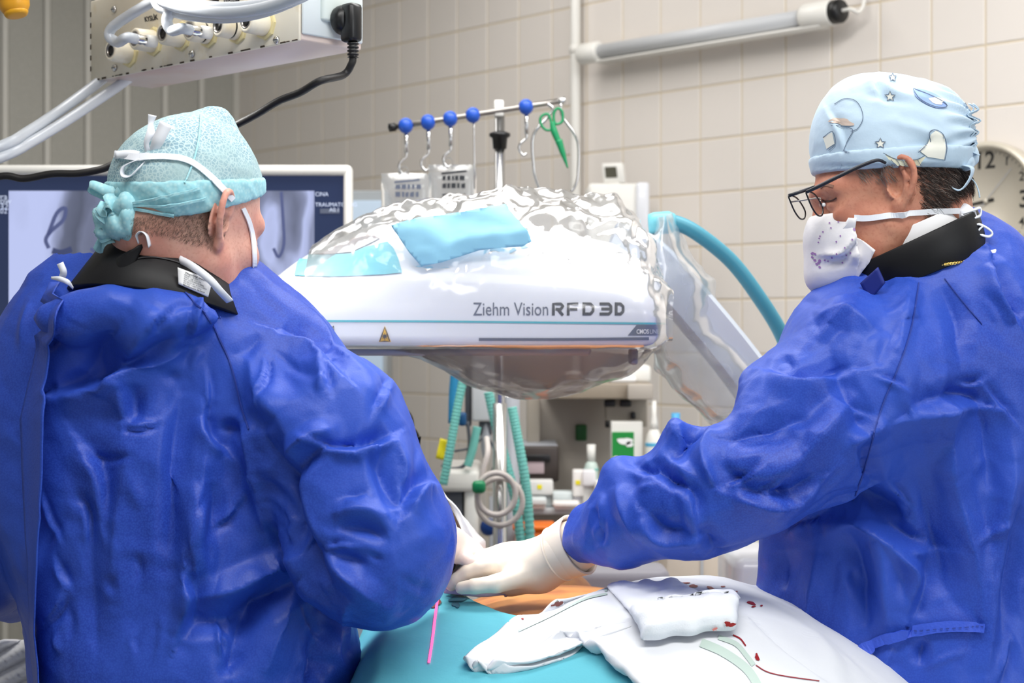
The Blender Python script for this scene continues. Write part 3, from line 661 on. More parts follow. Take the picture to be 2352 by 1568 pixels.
fr2 = tube([PV(1288, 238, D - .02), PV(1292, 268, D - .02), PV(1326, 322, D - .02), PV(1328, 395, D - .02), PV(1322, 425, D - .02), PV(1312, 440, D - .02)], 0.0030, 8, 6)
mk('wire_hanger', *join(fr1, fr2), M['steel'], parent=iv)
# infusion bags
def bagmesh(x0, y0, x1, y1, d, t=0.03):
    g = []
    for sgn in (1, -1):
        rows = []
        for j in range(13):
            v = j / 12; row = []
            for i in range(11):
                u = i / 10; b = (max(0.0, 1 - (2 * u - 1) ** 4) ** 0.5) * (max(0.0, 1 - (2 * v - 1) ** 6) ** 0.5)
                p = PV(x0 + (x1 - x0) * u, y0 + (y1 - y0) * v, d); p[1] += sgn * -t / 2 * b; row.append(p)
            rows.append(row)
        g.append(sheet(np.array(rows)))
    return join(*g)
for x0, x1, y0, y1, hx, dd, lb in ((876, 990, 398, 640, 930, D - 0.02, 'clear infusion bag with grey print hung by the monitor'), (984, 1094, 378, 620, 1032, D + 0.02, 'clear infusion bag with dark print hung nearest the pole')):
    bg_ = empty('infusion_bag', P(hx, y1, dd), lb, 'bag', 'infusion bags on the stand')
    mk('pouch', *bagmesh(x0, y0, x1, y1, dd), M['bag'], parent=bg_)
    mk('hanging_tab', *ribbon([PV(hx - 14, y0 + 4, dd), PV(hx - 10, y0 - 12, dd), PV(hx + 4, y0 - 14, dd), PV(hx + 10, y0 + 4, dd)], 0.012, 0.001, (0, 1, 0)), M['bag'], parent=bg_)
    rr = random.Random(int(hx)); pr = []; bars = [poly2([(x0 + 30, y0 + 18), (x0 + 88, y0 + 12), (x0 + 88, y0 + 17), (x0 + 30, y0 + 23)], 70)]
    for row, (yy, hh) in enumerate(((36, 11), (54, 12), (72, 6), (86, 4))):
        xx = x0 + 32
        while xx < x0 + 86:
            ww = rr.uniform(5, 12); bars.append(poly2([(xx, y0 + yy - hh + rr.uniform(0, 3)), (xx + ww, y0 + yy - hh), (xx + ww, y0 + yy), (xx, y0 + yy)], 40)); xx += ww + rr.uniform(1.5, 4)
    mk('bag_print', *fprint(merge2(*(pr + bars)), dd - 0.018), M['printg'] if 'grey' in lb else M['print'], parent=bg_, smooth=False)
# scissors with green handles
sc = empty('scissors', P(1280, 300, D - 0.03), 'green plastic scissors hung on the infusion stand', 'scissors')
Dn = D - 0.032
mk('handle_ring', *tube([PV(1243, 268, Dn), PV(1258, 262, Dn), PV(1266, 280, Dn), PV(1268, 296, Dn), PV(1254, 298, Dn), PV(1242, 284, Dn)], 0.0028, 8, 5, True), M['green'], parent=sc)
mk('handle_ring', *tube([PV(1272, 262, Dn), PV(1280, 249, Dn), PV(1291, 256, Dn), PV(1292, 276, Dn), PV(1284, 284, Dn), PV(1274, 282, Dn)], 0.0028, 8, 5, True), M['green'], parent=sc)
mk('shank', *tube([PV(1268, 280, Dn), PV(1273, 302, Dn), PV(1285, 330, Dn)], [0.005, 0.0075, 0.006], 10), M['green'], parent=sc)
mk('blade_sheath', *tube([PV(1283, 322, Dn), PV(1293, 352, Dn), PV(1304, 386, Dn)], [0.008, 0.0058, 0.0015], 10), M['green'], parent=sc)
# small display on a white box on the wall
wb = empty('wall_box', P(1420, 480, 4.55), 'white wall-mounted box under a small tilted display', 'box')
mk('housing', *fbox(1350, 420, 1484, 660, 4.45, 0.16, 0.012), M['white'], parent=wb)
mk('side_cap', *fbox(1462, 418, 1492, 560, 4.43, 0.1, 0.008), M['cwhite'], parent=wb)
th = empty('small_display', P(1410, 420, 4.5), 'small white thermostat display with dark screen on the wall box', 'display')
mth = frame(P(1410, 398, 4.48), Vector((0.93, -0.36, 0)).normalized(), Vector((-0.1, 0, 1)).normalized(), Vector((-0.36, -0.93, 0)).normalized())
mk('case', *box((0, 0, 0), (0.062, 0.056, 0.024), 0.005, 2, M=mth), M['white'], parent=th)
mk('screen', *box((-0.004, 0.002, 0.013), (0.034, 0.030, 0.002), 0.0005, 1, M=mth), mat('lcd', srgb(86, 84, 72), 0.2), parent=th, smooth=False)
mk('foot', *box((0, -0.032, 0.0), (0.03, 0.016, 0.02), 0.003, 1, M=mth), M['white'], parent=th)
# --- anaesthesia machine corner: grey pillar, breathing tubes, cable coil
D = 3.6
an = empty('anaesthesia_column', P(1110, 1400, D), 'grey-white anaesthesia equipment column below the draped X-ray head', 'equipment')
mk('control_box', *fbox(1083, 800, 1136, 968, D, 0.1, 0.006), M['lgrey'], parent=an)
mk('connector', *fbox(1100, 966, 1130, 1000, D + 0.02, 0.05, 0.004), M['dgrey'], parent=an)
mk('grip', *lathe([(0.001, 0.03), (0.010, 0.03), (0.013, 0.0), (0.011, -0.03), (0.007, -0.05), (0.001, -0.05)], 14, Matrix.Translation(P(1116, 1000, D + 0.03))), M['grey'], parent=an)
mk('slim_panel', *fbox(1068, 840, 1082, 980, D + 0.03, 0.06, 0.004), M['dgrey'], parent=an)
mk('rail', *fbox(1132, 860, 1158, 1600, D + 0.06, 0.03, 0.004), M['lgrey'], parent=an)
mk('column_post', *tube([PV(1176, 900, D + 0.1), (PV(1176, 1000, D + 0.1)[0], D + 0.1, 0.03)], 0.018, 12, 2), M['grey'], parent=an)
mk('lower_post', *tube([PV(1138, 1140, D), (PV(1138, 1140, D)[0], D, 0.03)], 0.014, 12, 2), M['grey'], parent=an)
mk('cart_top', *fbox(1010, 1080, 1100, 1130, D - 0.05, 0.3, 0.01), M['white'], parent=an)
mk('cart_side', *fbox(1066, 1120, 1098, 2000, D - 0.04, 0.25, 0.01), M['white'], parent=an)
mk('dark_drawer', *fbox(1014, 1120, 1064, 1990, D - 0.03, 0.2, 0.006), M['dgrey'], parent=an)
mk('blue_knob', *lathe([(0.001, 0.0), (0.018, 0.0), (0.018, 0.024), (0.012, 0.03), (0.001, 0.03)], 20, aim(P(1122, 1208, D - 0.06), (0, -1, 0))), mat('knob_blue', srgb(20, 60, 130), 0.4), parent=an)
mk('lead', *tube([PV(1074, 968, D), PV(1078, 1020, D), PV(1068, 1066, D), PV(1040, 1076, D), PV(1014, 1068, D)], 0.004, 6), M['dgrey'], parent=an)
mk('lead', *tube([PV(1108, 1006, D), PV(1080, 1028, D), PV(1044, 1036, D)], 0.003, 6), M['dgrey'], parent=an)
mk('lead', *tube([PV(1122, 1006, D), PV(1134, 1030, D), PV(1138, 1060, D), PV(1128, 1085, D)], 0.003, 6), M['dgrey'], parent=an)
dt = 3.4
def btube(nm, pts, r, lb, rings=True):
    C = cr([PV(*q) for q in pts], 30); n = len(C); R_ = r * (1 + 0.10 * np.sin(np.arange(n) * 2.1)); V, Fs = tube(C, R_, 10, smooth=False)
    return mk(nm, V, Fs, M['mint'], label=lb, cat='tube', group='mint green breathing tubes')
btube('breathing_tube', [(1064, 870, dt), (1048, 950, dt), (1034, 1030, dt), (1018, 1112, dt)], 0.0095, 'mint corrugated breathing tube slanting beside the yellow tag')
btube('breathing_tube', [(1122, 900, dt), (1140, 980, dt), (1162, 1060, dt), (1184, 1150, dt), (1196, 1240, dt), (1206, 1330, dt)], 0.0105, 'mint corrugated breathing tube crossing the coiled cable')
btube('breathing_tube', [(1176, 935, dt), (1190, 1010, dt), (1206, 1100, dt), (1214, 1180, dt), (1222, 1320, dt)], 0.0105, 'mint corrugated breathing tube farthest from the yellow tag')
btube('breathing_tube', [(1096, 980, dt + .15), (1086, 1030, dt + .15), (1074, 1070, dt + .15)], 0.0095, 'short mint tube behind the control box')
mk('blue_strap', *ribbon([PV(1046, 850, 3.5), PV(1042, 900, 3.5), PV(1040, 972, 3.5)], 0.02, 0.006, (1, 0, 0)), mat('strapblue', srgb(40, 140, 190), 0.5), label='bright blue strip hanging beside the mint breathing tube', cat='strap')
mk('blue_pouch', *box(P(1062, 962, 3.52), (0.018, 0.02, 0.03), 0.006), mat('pouchblue', srgb(14, 80, 130), 0.5), label='dark blue pouch hanging behind the mint tubes', cat='pouch')
coil = []
for dx, dy, rx, ry, z in ((1140, 1134, 44, 48, 3.3), (1148, 1152, 52, 54, 3.33)):
    coil.append([PV(dx + rx * math.cos(t) , dy + ry * math.sin(t), z) for t in np.linspace(0, 2 * math.pi, 22)[:-1]])
cb = empty('coiled_cable', P(1140, 1200, 3.3), 'pale grey cable coiled in loops with a green clip', 'cable')
mk('cable', *join(tube(coil[0], 0.0062, 8, 3, True), tube(coil[1], 0.0058, 8, 3, True), tube([PV(1104, 1110, 3.31), PV(1110, 1080, 3.31), PV(1120, 1040, 3.32), PV(1118, 1005, 3.35)], 0.006, 8, 5)), mat('cable_grey', srgb(212, 204, 198), 0.45), parent=cb)
mk('green_clip', *box(P(1100, 1118, 3.29), (0.028, 0.02, 0.026), 0.008), M['green'], parent=cb)
yt = mk('yellow_tag', *xf(sheet(np.array([[(-0.012 + 0.024 * i / 4, -0.022 + 0.044 * j / 6, 0.003 * math.sin(i + j * .8)) for i in range(5)] for j in range(7)])), frame(P(1018, 1032, 3.45), Vector((0.9, 0.2, -0.25)).normalized(), Vector((0.22, 0, 0.97)), Vector((0, -1, 0)))), M['yellow'], label='crumpled yellow tag hanging beside the mint tube', cat='tag', solid=0.001)
# surgical light head / dark equipment glimpsed beyond the elbow
ch = empty('black_chrome_clamp', P(930, 1010, 2.75), 'black and chrome table clamp beyond the blue sleeve', 'clamp')
mk('clamp_body', *tube([PV(895, 950, 2.75), PV(925, 962, 2.75), PV(938, 985, 2.75)], [0.014, 0.018, 0.012], 14), M['black'], parent=ch)
mk('chrome_pin', *tube([PV(925, 975, 2.73), PV(945, 1000, 2.73)], 0.008, 10), M['steel'], parent=ch)
mk('lever', *tube([PV(940, 985, 2.74), PV(950, 1005, 2.74), PV(944, 1024, 2.74)], [0.009, 0.011, 0.006], 12), M['black'], parent=ch)
mk('lever_tip', *tube([PV(950, 1010, 2.73), PV(966, 1012, 2.73)], [0.005, 0.008], 10, 3), M['black'], parent=ch)
mk('clamp_post', *tube([PV(915, 960, 2.76), (PV(915, 960, 2.76)[0], 2.76, 0.02)], 0.012, 10, 2), M['darksteel'], parent=ch)
# --- counter with shelf, bottles, boxes
D = 3.9
ct = empty('equipment_cabinet', P(1400, 1400, D), 'grey-beige equipment cabinet with black vents behind the bottles', 'cabinet')
beige = mat('cabinet_beige', srgb(176, 168, 158), 0.5); dbeige = mat('cabinet_dark_beige', srgb(150, 142, 130), 0.5)  # second beige is darker, used on face panel and upright
mk('shelf_board', *fbox(1255, 880, 1498, 916, D - 0.1, 0.35, 0.004), mat('shelf_taupe', srgb(150, 138, 122), 0.5), parent=ct)
mk('shelf_corner', *fbox(1442, 882, 1500, 918, D - 0.13, 0.06, 0.004), beige, parent=ct)
mk('back_panel', *fbox(1210, 914, 1490, 1330, D + 0.16, 0.03, 0.003), beige, parent=ct)
mk('face_panel', *fbox(1392, 915, 1486, 980, D - 0.02, 0.05, 0.003), dbeige, parent=ct)
mk('upright', *fbox(1210, 916, 1240, 1330, D + 0.06, 0.1, 0.003), dbeige, parent=ct)
mk('lower_body', *fbox(1200, 1178, 1560, 2100, D - 0.02, 0.4, 0.006), beige, parent=ct)
for x0, y0, x1, y1 in ((1388, 918, 1414, 934), (1424, 918, 1450, 934), (1390, 966, 1412, 982), (1449, 946, 1460, 962)): mk('vent', *fbox(x0, y0, x1, y1, D - 0.03, 0.01, 0.003), M['black'], parent=ct)
mk('counter_top', *fbox(1185, 1168, 1560, 1182, D - 0.16, 0.5, 0.004), M['lgrey'], parent=ct)
# wall post to keep the thing upright
mk('green_switch', *fbox(1322, 975, 1348, 1012, D + 0.15, 0.02, 0.004), mat('dkgreen', srgb(10, 84, 30), 0.4), label='dark green rectangular plate on the cabinet panel', cat='plate')
def yc(d): return CY + (H - 0.9882) * F / d
def bottle(x, yb, yt_, w, d, mats, lb, nozzle=True, nm='bottle'):
    yb = yc(d); k = d / F; h = (yb - yt_) * k; r = w / 2 * k; e = empty(nm, P(x, yb, d), lb, 'bottle', None); T = Matrix.Translation(P(x, yb, d))
    mk('bottle_body', *lathe([(0.001, 0), (r * 0.92, 0), (r, r * 0.2), (r, h * 0.6), (r * 0.8, h * 0.68), (r * 0.45, h * 0.73)], 20, T), mats[0], parent=e)
    if nozzle: mk('nozzle', *lathe([(r * 0.45, h * 0.73), (r * 0.42, h * 0.8), (r * 0.3, h * 0.86), (r * 0.28, h), (0.001, h)], 16, T), mats[1], parent=e)
    else: mk('cap', *lathe([(r * 0.6, h * 0.72), (r * 0.6, h), (0.001, h)], 16, T), mats[1], parent=e)
    mk('label_band', *lathe([(r * 1.01, h * 0.57), (r * 1.015, h * 0.575), (r * 1.015, h * 0.6), (r * 1.01, h * 0.605)], 20, T), mats[2], parent=e)
    return e
cy = mat('cyan_band', srgb(90, 180, 220), 0.4)
bottle(1502, 1168, 920, 40, D - 0.12, (M['white'], M['white'], cy), 'white spray bottle with cyan band beside the green-white box')
bottle(1358, 1168, 1020, 34, D - 0.08, (mat('milky', srgb(206, 222, 214), 0.3), M['white'], M['mint']), 'small pale green bottle with white cap on the counter', False)
bottle(1552, 1100, 948, 34, D - 0.12, (mat('cyan_bottle', srgb(80, 170, 220), 0.4), mat('cyan_cap', srgb(80, 170, 220), 0.4), cy), 'bright cyan bottle hidden behind the reaching sleeve', False)
gb = empty('carton', P(1440, 1168, D - 0.1), 'green and white carton with a pale emblem beside the spray bottle', 'carton')
mk('carton_body', *fbox(1404, 968, 1476, yc(D - 0.1) - 1, D - 0.1, 0.07, 0.002), M['white'], parent=gb, smooth=False)
mk('green_face', *fbox(1406, 992, 1456, yc(D - 0.1) - 2, D - 0.104, 0.006, 0.001, 1), M['boxgreen'], parent=gb, smooth=False)
for b_2 in (blob2(1436, 1013, 16, 9, 0.3, 14, 3), blob2(1446, 1020, 8, 7, 0.2, 12, 4), blob2(1414, 1052, 7, 5, 0.2, 10, 5)): mk('emblem', *fprint(b_2, D - 0.104), M['paper'], parent=gb, smooth=False)
rb = empty('dark_radio', P(1230, 1110, D), 'dark box with a pale pink panel lying on the counter', 'box')
mk('case', *fbox(1172, 1024, 1284, 1106, D - 0.06, 0.2, 0.006), mat('dkbrown', srgb(58, 48, 44), 0.5), parent=rb)
mk('lid', *fbox(1172, 1022, 1282, 1032, D - 0.05, 0.19, 0.004), M['grey'], parent=rb)
mk('front_panel', *fbox(1182, 1048, 1250, 1088, D - 0.064, 0.01, 0.002), mat('pinkgrey', srgb(186, 166, 170), 0.5), parent=rb)
mk('dark_window', *fbox(1200, 1044, 1264, 1060, D - 0.068, 0.01, 0.002), M['black'], parent=rb)
mk('stand', *fbox(1180, 1106, 1276, 1164, D - 0.03, 0.15, 0.004), beige, parent=rb)
rs = random.Random(4)
cnt_cols = [srgb(236, 234, 236), srgb(228, 226, 222), srgb(214, 222, 222), srgb(240, 236, 232)]
wm = [mat('pack%d' % i, c, 0.6) for i, c in enumerate(cnt_cols)]
items = [(1196, 1128, 62, 26, 'white folded towel pack lying on the counter beside the dark box'), (1240, 1118, 60, 34, 'white plastic tray of packets under the dark box'), (1292, 1140, 46, 26, 'flat white packet lying on the counter between tray and bottles'), (1328, 1108, 26, 60, 'slim white tub standing among the small bottles'), (1352, 1096, 30, 36, 'short glass jar among the small bottles'), (1382, 1124, 34, 44, 'pale grey carton next to the pale green bottle'), (1230, 1150, 50, 16, 'thin white sheet packet at the counter edge'), (1300, 1156, 60, 12, 'long thin white packet at the counter edge')]
for i, (x, y, w_, h_, lb) in enumerate(items):
    dd = D - 0.1 - 0.012 * i; o = empty('supply_pack', P(x, y + h_ / 2, dd), lb, 'pack', 'supplies on the counter')
    kx = dd / F; hb = (yc(dd) - 1 - (y + h_ / 2)) * kx
    mk('pack_body', *box(P(x, (y + 1168) / 2 if False else y, dd), (w_ * kx, 0.05, h_ * kx), 0.004), wm[i % 4], parent=o)
    if hb > 0.004: mk('riser', *box((P(x, y, dd)[0], dd + 0.01, P(x, y + h_ / 2, dd)[2] - hb / 2), (w_ * kx * 0.9, 0.04, hb), 0.002), wm[(i + 1) % 4], parent=o)
    if i in (1, 5, 3): mk('yellow_sticker', *fbox(x - 6, y - 5, x + 5, y + 5, dd - 0.0275, 0.002, 0.0003, 1), M['yellow'], parent=o, smooth=False)
for i, (x0, x1, h_, lb, m_) in enumerate(((1400, 1462, 16, 'folded white linen on the shelf nearest the draped head', 'paper'), (1440, 1496, 42, 'clear-white bag standing on the shelf end', 'white'), (1350, 1410, 10, 'flat bluish packet on the shelf', 'lgrey'))):
    mk('shelf_pack', *fbox(x0, 880 - h_, x1, 880, D - 0.06 + 0.03 * i, 0.06, 0.01), M[m_], label=lb, cat='pack')
ob = empty('orange_bin', P(1230, 1300, 3.5), 'orange plastic sharps bin below the counter', 'bin')
Tb = Matrix.Translation(P(1226, 1300, 3.62))
mk('bin_body', *box(P(1226, 1275, 3.62), (0.085, 0.09, 0.13), 0.014), M['orange'], parent=ob)
mk('bin_rim', *box(P(1226, 1207, 3.62), (0.095, 0.1, 0.012), 0.005), M['orange'], parent=ob)
mk('bin_label', *fbox(1184, 1222, 1204, 1250, 3.572, 0.002, 0.0003, 1), M['paper'], parent=ob, smooth=False)
bx_, = [P(1226, 1350, 3.62)]
mk('bin_stand', *box((bx_[0], 3.62, (bx_[2] + 0.02) / 2), (0.07, 0.07, bx_[2]), 0.006), M['dgrey'], parent=ob)
gc = empty('grey_cart', P(1410, 1420, 3.0), 'smooth grey machine casing seen below the reaching sleeve', 'machine')
mk('casing', *box((P(1410, 0, 3.0)[0], 3.06, P(0, 1308, 3.0)[2] / 2 + 0.03), (0.215, 0.11, P(0, 1308, 3.0)[2] - 0.06), 0.02, 3), mat('cart_grey', srgb(150, 148, 156), 0.5), parent=gc)
mk('plinth', *box((P(1410, 0, 3.0)[0], 3.06, 0.03), (0.225, 0.12, 0.06), 0.01), M['dgrey'], parent=gc)
cc_ = empty('cream_cabinet', P(1640, 1420, 3.3), 'cream cabinet with a pale green side beyond the draped hump', 'cabinet')
zt = P(0, 1230, 3.3)[2]
for x0, x1, m_ in ((1530, 1664, mat('cream_side', srgb(216, 202, 186), 0.5)), (1664, 1760, mat('sage_side', srgb(200, 200, 184), 0.5))):
    a_, b_ = PV(x0, 0, 3.3)[0], PV(x1, 0, 3.3)[0]; mk('cabinet_panel', *box(((a_ + b_) / 2, 3.4, zt / 2), (b_ - a_ - 0.002, 0.2, zt), 0.004), m_, parent=cc_)
mk('door_gap', *box((PV(1612, 0, 3.3)[0], 3.299, zt / 2), (0.006, 0.004, zt - 0.05)), M['lgrey'], parent=cc_, smooth=False)
# ================================================================ mobile X-ray C-arm with its clear plastic cover
D4 = 2.45
car = empty('x_ray_c_arm', (0.45, 2.95, 0), 'white mobile X-ray C-arm with turquoise trim wrapped in clear plastic', 'x-ray machine')
XL, XR = PV(566, 0, D4)[0], PV(1534, 0, D4)[0]; ZB, ZS = H - (797 - CY) * D4 / F, H - (742 - CY) * D4 / F
tops = np.array([(560, 668), (600, 640), (650, 606), (700, 576), (760, 548), (830, 522), (900, 510), (1000, 516), (1150, 524), (1300, 536), (1420, 560), (1490, 600), (1525, 650), (1545, 700)], float)
def ztop(px): return H + (CY - np.interp(px, tops[:, 0], tops[:, 1])) * (D4 + 0.16) / F
def loft(x0, x1, infl, nx=90, nq=16, front_only=False, jit=None, zb=None, drop=0.0):
    rows = []
    for i in range(nx + 1):
        px = x0 + (x1 - x0) * i / nx; X = PV(px, 0, D4)[0]
        ul = np.clip((690 - px) / 125.0, 0, 1); ur = np.clip((px - 1470) / 64.0, 0, 1)
        hd = 0.205 * max(0.03, (1 - ul ** 2.4)) ** 0.5 * (1 - 0.14 * ur ** 2); hd = hd + infl
        yc = D4 + 0.205; zt = ztop(px) + infl; zb_ = ZB - infl * 0.3 + (0.02 * ul ** 2) + 0.012 * ur ** 3
        zs_ = ZS + 0.01 * ul; yf = yc - hd; half = []
        half += [(yf + 0.016, zb_), (yf + 0.004, zb_ + 0.004), (yf, zb_ + 0.012), (yf, (zb_ + zs_) / 2), (yf, zs_)]
        ex = 2.15
        for k in range(1, nq + 1):
            a = (math.pi / 2) * k / nq; c, s = math.cos(a), math.sin(a)
            half.append((yc - hd * 0.30 - (hd * 0.70) * (c ** (2 / ex)), zs_ + (zt - zs_) * (s ** (2 / ex))))
        full = half + [(2 * yc - y, z) for y, z in half[::-1]]
        rows.append([(X, y, z) for y, z in full])
    return np.array(rows)
g = loft(566, 1534, 0.0)
V, Fs = sheet(g); n = g.shape[1]; nr = g.shape[0]
Fs = Fs + [(i * n, i * n + n - 1, (i + 1) * n + n - 1, (i + 1) * n) for i in range(nr - 1)] + [tuple(range(n)), tuple(range((nr - 1) * n, nr * n))[::-1]]
Fs = [tuple(f[::-1]) for f in Fs]
house = mk('detector_housing', V, Fs, M['cwhite'], parent=car)
bv = bvh_of(V, Fs)
def put(nm, shape, m, off=0.0012, parent=house):
    v, f = decal(bv, *shape, off=off)
    if len(v): return mk(nm, v, f, m, parent=parent, smooth=False)
put('turquoise_line', stroke2([(690, 737), (1000, 738), (1300, 741), (1527, 743)], 4.5, 14), M['cyanline'])
put('handle_recess', poly2([(677, 634), (683, 607), (695, 586), (740, 587), (804, 584), (838, 569), (890, 556), (903, 570), (914, 592), (924, 627), (880, 631), (838, 633), (760, 636)], 8), M['teal'], 0.002)
put('grey_inset', poly2([(712, 566), (755, 548), (798, 534), (850, 520), (885, 518), (897, 526), (867, 552), (838, 566), (808, 580), (760, 585), (722, 584)], 8), M['lgrey'], 0.002)
put('lower_band_line', stroke2([(1100, 779), (1300, 779), (1490, 777)], 6, 12), M['printg'])
put('model_badge', poly2([(1442, 770), (1462, 746), (1520, 746), (1513, 770)], 10), M['printg'])
put('badge_text', text2('CMOS', 1462, 766, 10, width=27, bold=0.02), M['paper'], 0.0022)
put('badge_text_thin', text2('LINE', 1491, 766, 10, width=20), M['lgrey'], 0.0022)
put('thin_lettering', text2('Ziehm Vision', 1087, 724, 30, width=172), M['printg'])
def L_(pts): return stroke2(pts, 6.6, smooth=False)
let = [L_([(1271, 724), (1271, 698), (1288, 698), (1293, 703), (1288, 710), (1276, 710)]), L_([(1281, 710), (1293, 724)]),
       L_([(1305, 724), (1305, 698), (1328, 698)]), L_([(1309, 710), (1326, 710)]),
       L_([(1341, 694.5), (1341, 724)]), L_([(1338, 698), (1356, 698), (1362, 704), (1362, 714), (1356, 721), (1338, 721)]),
       L_([(1377, 698), (1398, 698), (1403, 703), (1403, 716), (1398, 721), (1377, 721)]), L_([(1381, 709.5), (1402, 709.5)]),
       L_([(1415, 694.5), (1415, 724)]), L_([(1412, 698), (1425, 698), (1431, 704), (1431, 715), (1425, 721), (1412, 721)])]
put('bold_lettering', merge2(*let), M['print'])
put('warning_triangle', poly2([(884, 748), (898, 784), (870, 784)], 20), M['warn'])
put('warning_outline', merge2(stroke2([(884, 751), (895.5, 782), (872.5, 782)], 2.4, smooth=False, closed=True), blob2(884, 772, 4.2, 4.2, 0.0, 12, 1), *[stroke2([(884, 772), (884 + 7.5 * math.cos(a), 772 + 7.5 * math.sin(a))], 1.2, smooth=False) for a in np.linspace(0, 6.28, 9)[:-1]]), M['print'], 0.0022)
put('patient_pictogram', merge2(stroke2([(700, 757), (725, 757), (745, 762), (758, 763), (766, 748), (765, 768), (752, 772), (742, 768), (728, 772)], 2.0)), M['dgrey'])
# underside plate and detector face
mk('detector_plate', *box((PV(1060, 0, D4)[0], D4 + 0.2, ZB - 0.006), (0.40, 0.30, 0.016), 0.006), M['grey'], parent=car)
mk('side_tab', *fbox(1448, 800, 1466, 838, D4 + 0.04, 0.05, 0.004), M['grey'], parent=car)
# the arc that carries the housing
arc = cr([PV(1400, 560, 2.72), PV(1480, 592, 2.72), PV(1575, 690, 2.74), PV(1715, 862, 2.78), PV(1800, 1010, 2.82), PV(1850, 1200, 2.86), PV(1840, 1420, 2.9)], 8)
rows = []
for i, c in enumerate(arc):
    T = arc[min(i + 1, len(arc) - 1)] - arc[max(i - 1, 0)]; T /= np.linalg.norm(T); nrm = np.cross(T, [0, 1, 0]); nrm /= np.linalg.norm(nrm); hw, hd = 0.036, 0.055
    rows.append([c + nrm * a * hw + np.array([0, b * hd, 0]) for a, b in ((-1, -.8), (-.8, -1), (.8, -1), (1, -.8), (1, .8), (.8, 1), (-.8, 1), (-1, .8), (-1, -.8))])
V, Fs = sheet(np.array(rows)); mk('c_arc', V, Fs, mat('arc_white', srgb(214, 220, 228), 0.4), parent=car, smooth=False)
mk('base_column', *box((0.50, 2.95, 0.55), (0.22, 0.24, 0.90), 0.02), M['cwhite'], parent=car)
mk('base_body', *box((0.55, 3.0, 0.13), (0.42, 0.5, 0.22), 0.03), M['lgrey'], parent=car)
for dx, dy in ((-.17, -.2), (.17, -.2), (-.17, .2), (.17, .2)): mk('wheel', *lathe([(0.001, -0.02), (0.045, -0.02), (0.05, -0.012), (0.05, 0.012), (0.045, 0.02), (0.001, 0.02)], 20, aim((0.55 + dx, 3.0 + dy, 0.05), (1, 0, 0))), M['rubber'], parent=car)
mk('turquoise_hose', *tube([PV(1500, 512, 2.70), PV(1545, 510, 2.70), PV(1600, 535, 2.70), PV(1680, 600, 2.72), PV(1745, 685, 2.74), PV(1795, 768, 2.77), PV(1822, 850, 2.8), PV(1835, 960, 2.84), PV(1820, 1180, 2.88)], 0.0128, 16, 10), M['tealhose'], parent=car)
mk('hose_fitting', *lathe([(0.001, 0), (0.016, 0), (0.019, 0.01), (0.019, 0.035), (0.014, 0.045), (0.001, 0.045)], 16, aim(PV(1490, 514, 2.70), PV(1545, 510, 2.7) - PV(1490, 514, 2.7))), M['teal'], parent=car)
# ---- clear plastic cover
cov = empty('plastic_cover', (0.1, 2.5, 1.25), 'crinkled clear plastic cover draped over the X-ray head and arm', 'cover')
def crinkle(Vg, amp, sc, seed):
    Fq = np.array([f for f in sheet(Vg)[1]]); Vv = Vg.reshape(-1, 3); N = normals(Vv, Fq)
    d = 0.9 * facets(Vv, sc * .55, seed, .5) + 0.5 * facets(Vv, sc * 1.3, seed + 9, .5) + 0.26 * facets(Vv, sc * 2.8, seed + 2, .5) + 0.5 * noise(Vv, sc * 0.3, seed + 3)
    return (Vv + N * (d * amp)[:, None]).reshape(Vg.shape)
nx = 190
g = loft(700, 1548, 0.012, nx=nx, nq=44)
pxs = np.linspace(700, 1548, nx + 1)
sag = np.interp(pxs, [700, 760, 900, 1000, 1100, 1300, 1440, 1548], [0.0, 0.004, 0.012, 0.034, 0.052, 0.070, 0.070, 0.06])
N_ = g.shape[1]; half = N_ // 2
for i in range(nx + 1):
    for j in range(N_):
        q = j if j < half else N_ - 1 - j; t = np.clip((q - 5) / 44.0, 0, 1)
        g[i, j, 2] += sag[i] * t ** 1.5
        if q < 8: g[i, j, 1] += (-0.001 if j < half else 0.001) * 2
tq = np.array([np.clip(((j if j < half else N_ - 1 - j) - 3) / 18.0, 0, 1) for j in range(N_)])
g2 = crinkle(g, 0.013, 22, 3)
wx = np.interp(pxs, [700, 800, 950, 1548], [0.25, 0.45, 1, 1])
g = g + (g2 - g) * (0.10 + 0.9 * tq)[None, :, None] * wx[:, None, None]
V, Fs = sheet(g); Fs = [t for a, b, c, d in Fs for t in ((a, b, c), (a, c, d))]
HC = (V, Fs); mk('head_cover', V, Fs, M['film'], parent=cov)
# slack bag under the head
ubx = np.array([(690, 802), (850, 815), (970, 826), (1040, 862), (1100, 892), (1200, 913), (1265, 917), (1340, 897), (1430, 868), (1466, 842), (1500, 806)], float)
rows = []
for i in range(101):
    px = 690 + 810 * i / 100; X = PV(px, 0, 2.6)[0]; zb = H - (np.interp(px, ubx[:, 0], ubx[:, 1]) - CY) * 2.6 / F; zt = ZB + 0.004; row = []
    for k in range(41):
        a = math.pi * k / 40; yy = D4 + 0.205 - math.cos(a) * (0.2 - 0.06 * math.sin(a)); zz = zt + (zb - zt) * math.sin(a) ** 0.8 if 0 < k < 40 else zt
        row.append((X, yy, zz))
    rows.append(row)
g = np.array(rows) ; g2 = crinkle(g, 0.012, 13, 8)
e = np.sin(np.linspace(0, math.pi, 41)) ** 0.5; g = g + (g2 - g) * e[None, :, None]
V, Fs = sheet(g); mk('slack_bag', V, Fs, M['filmbag'], parent=cov)
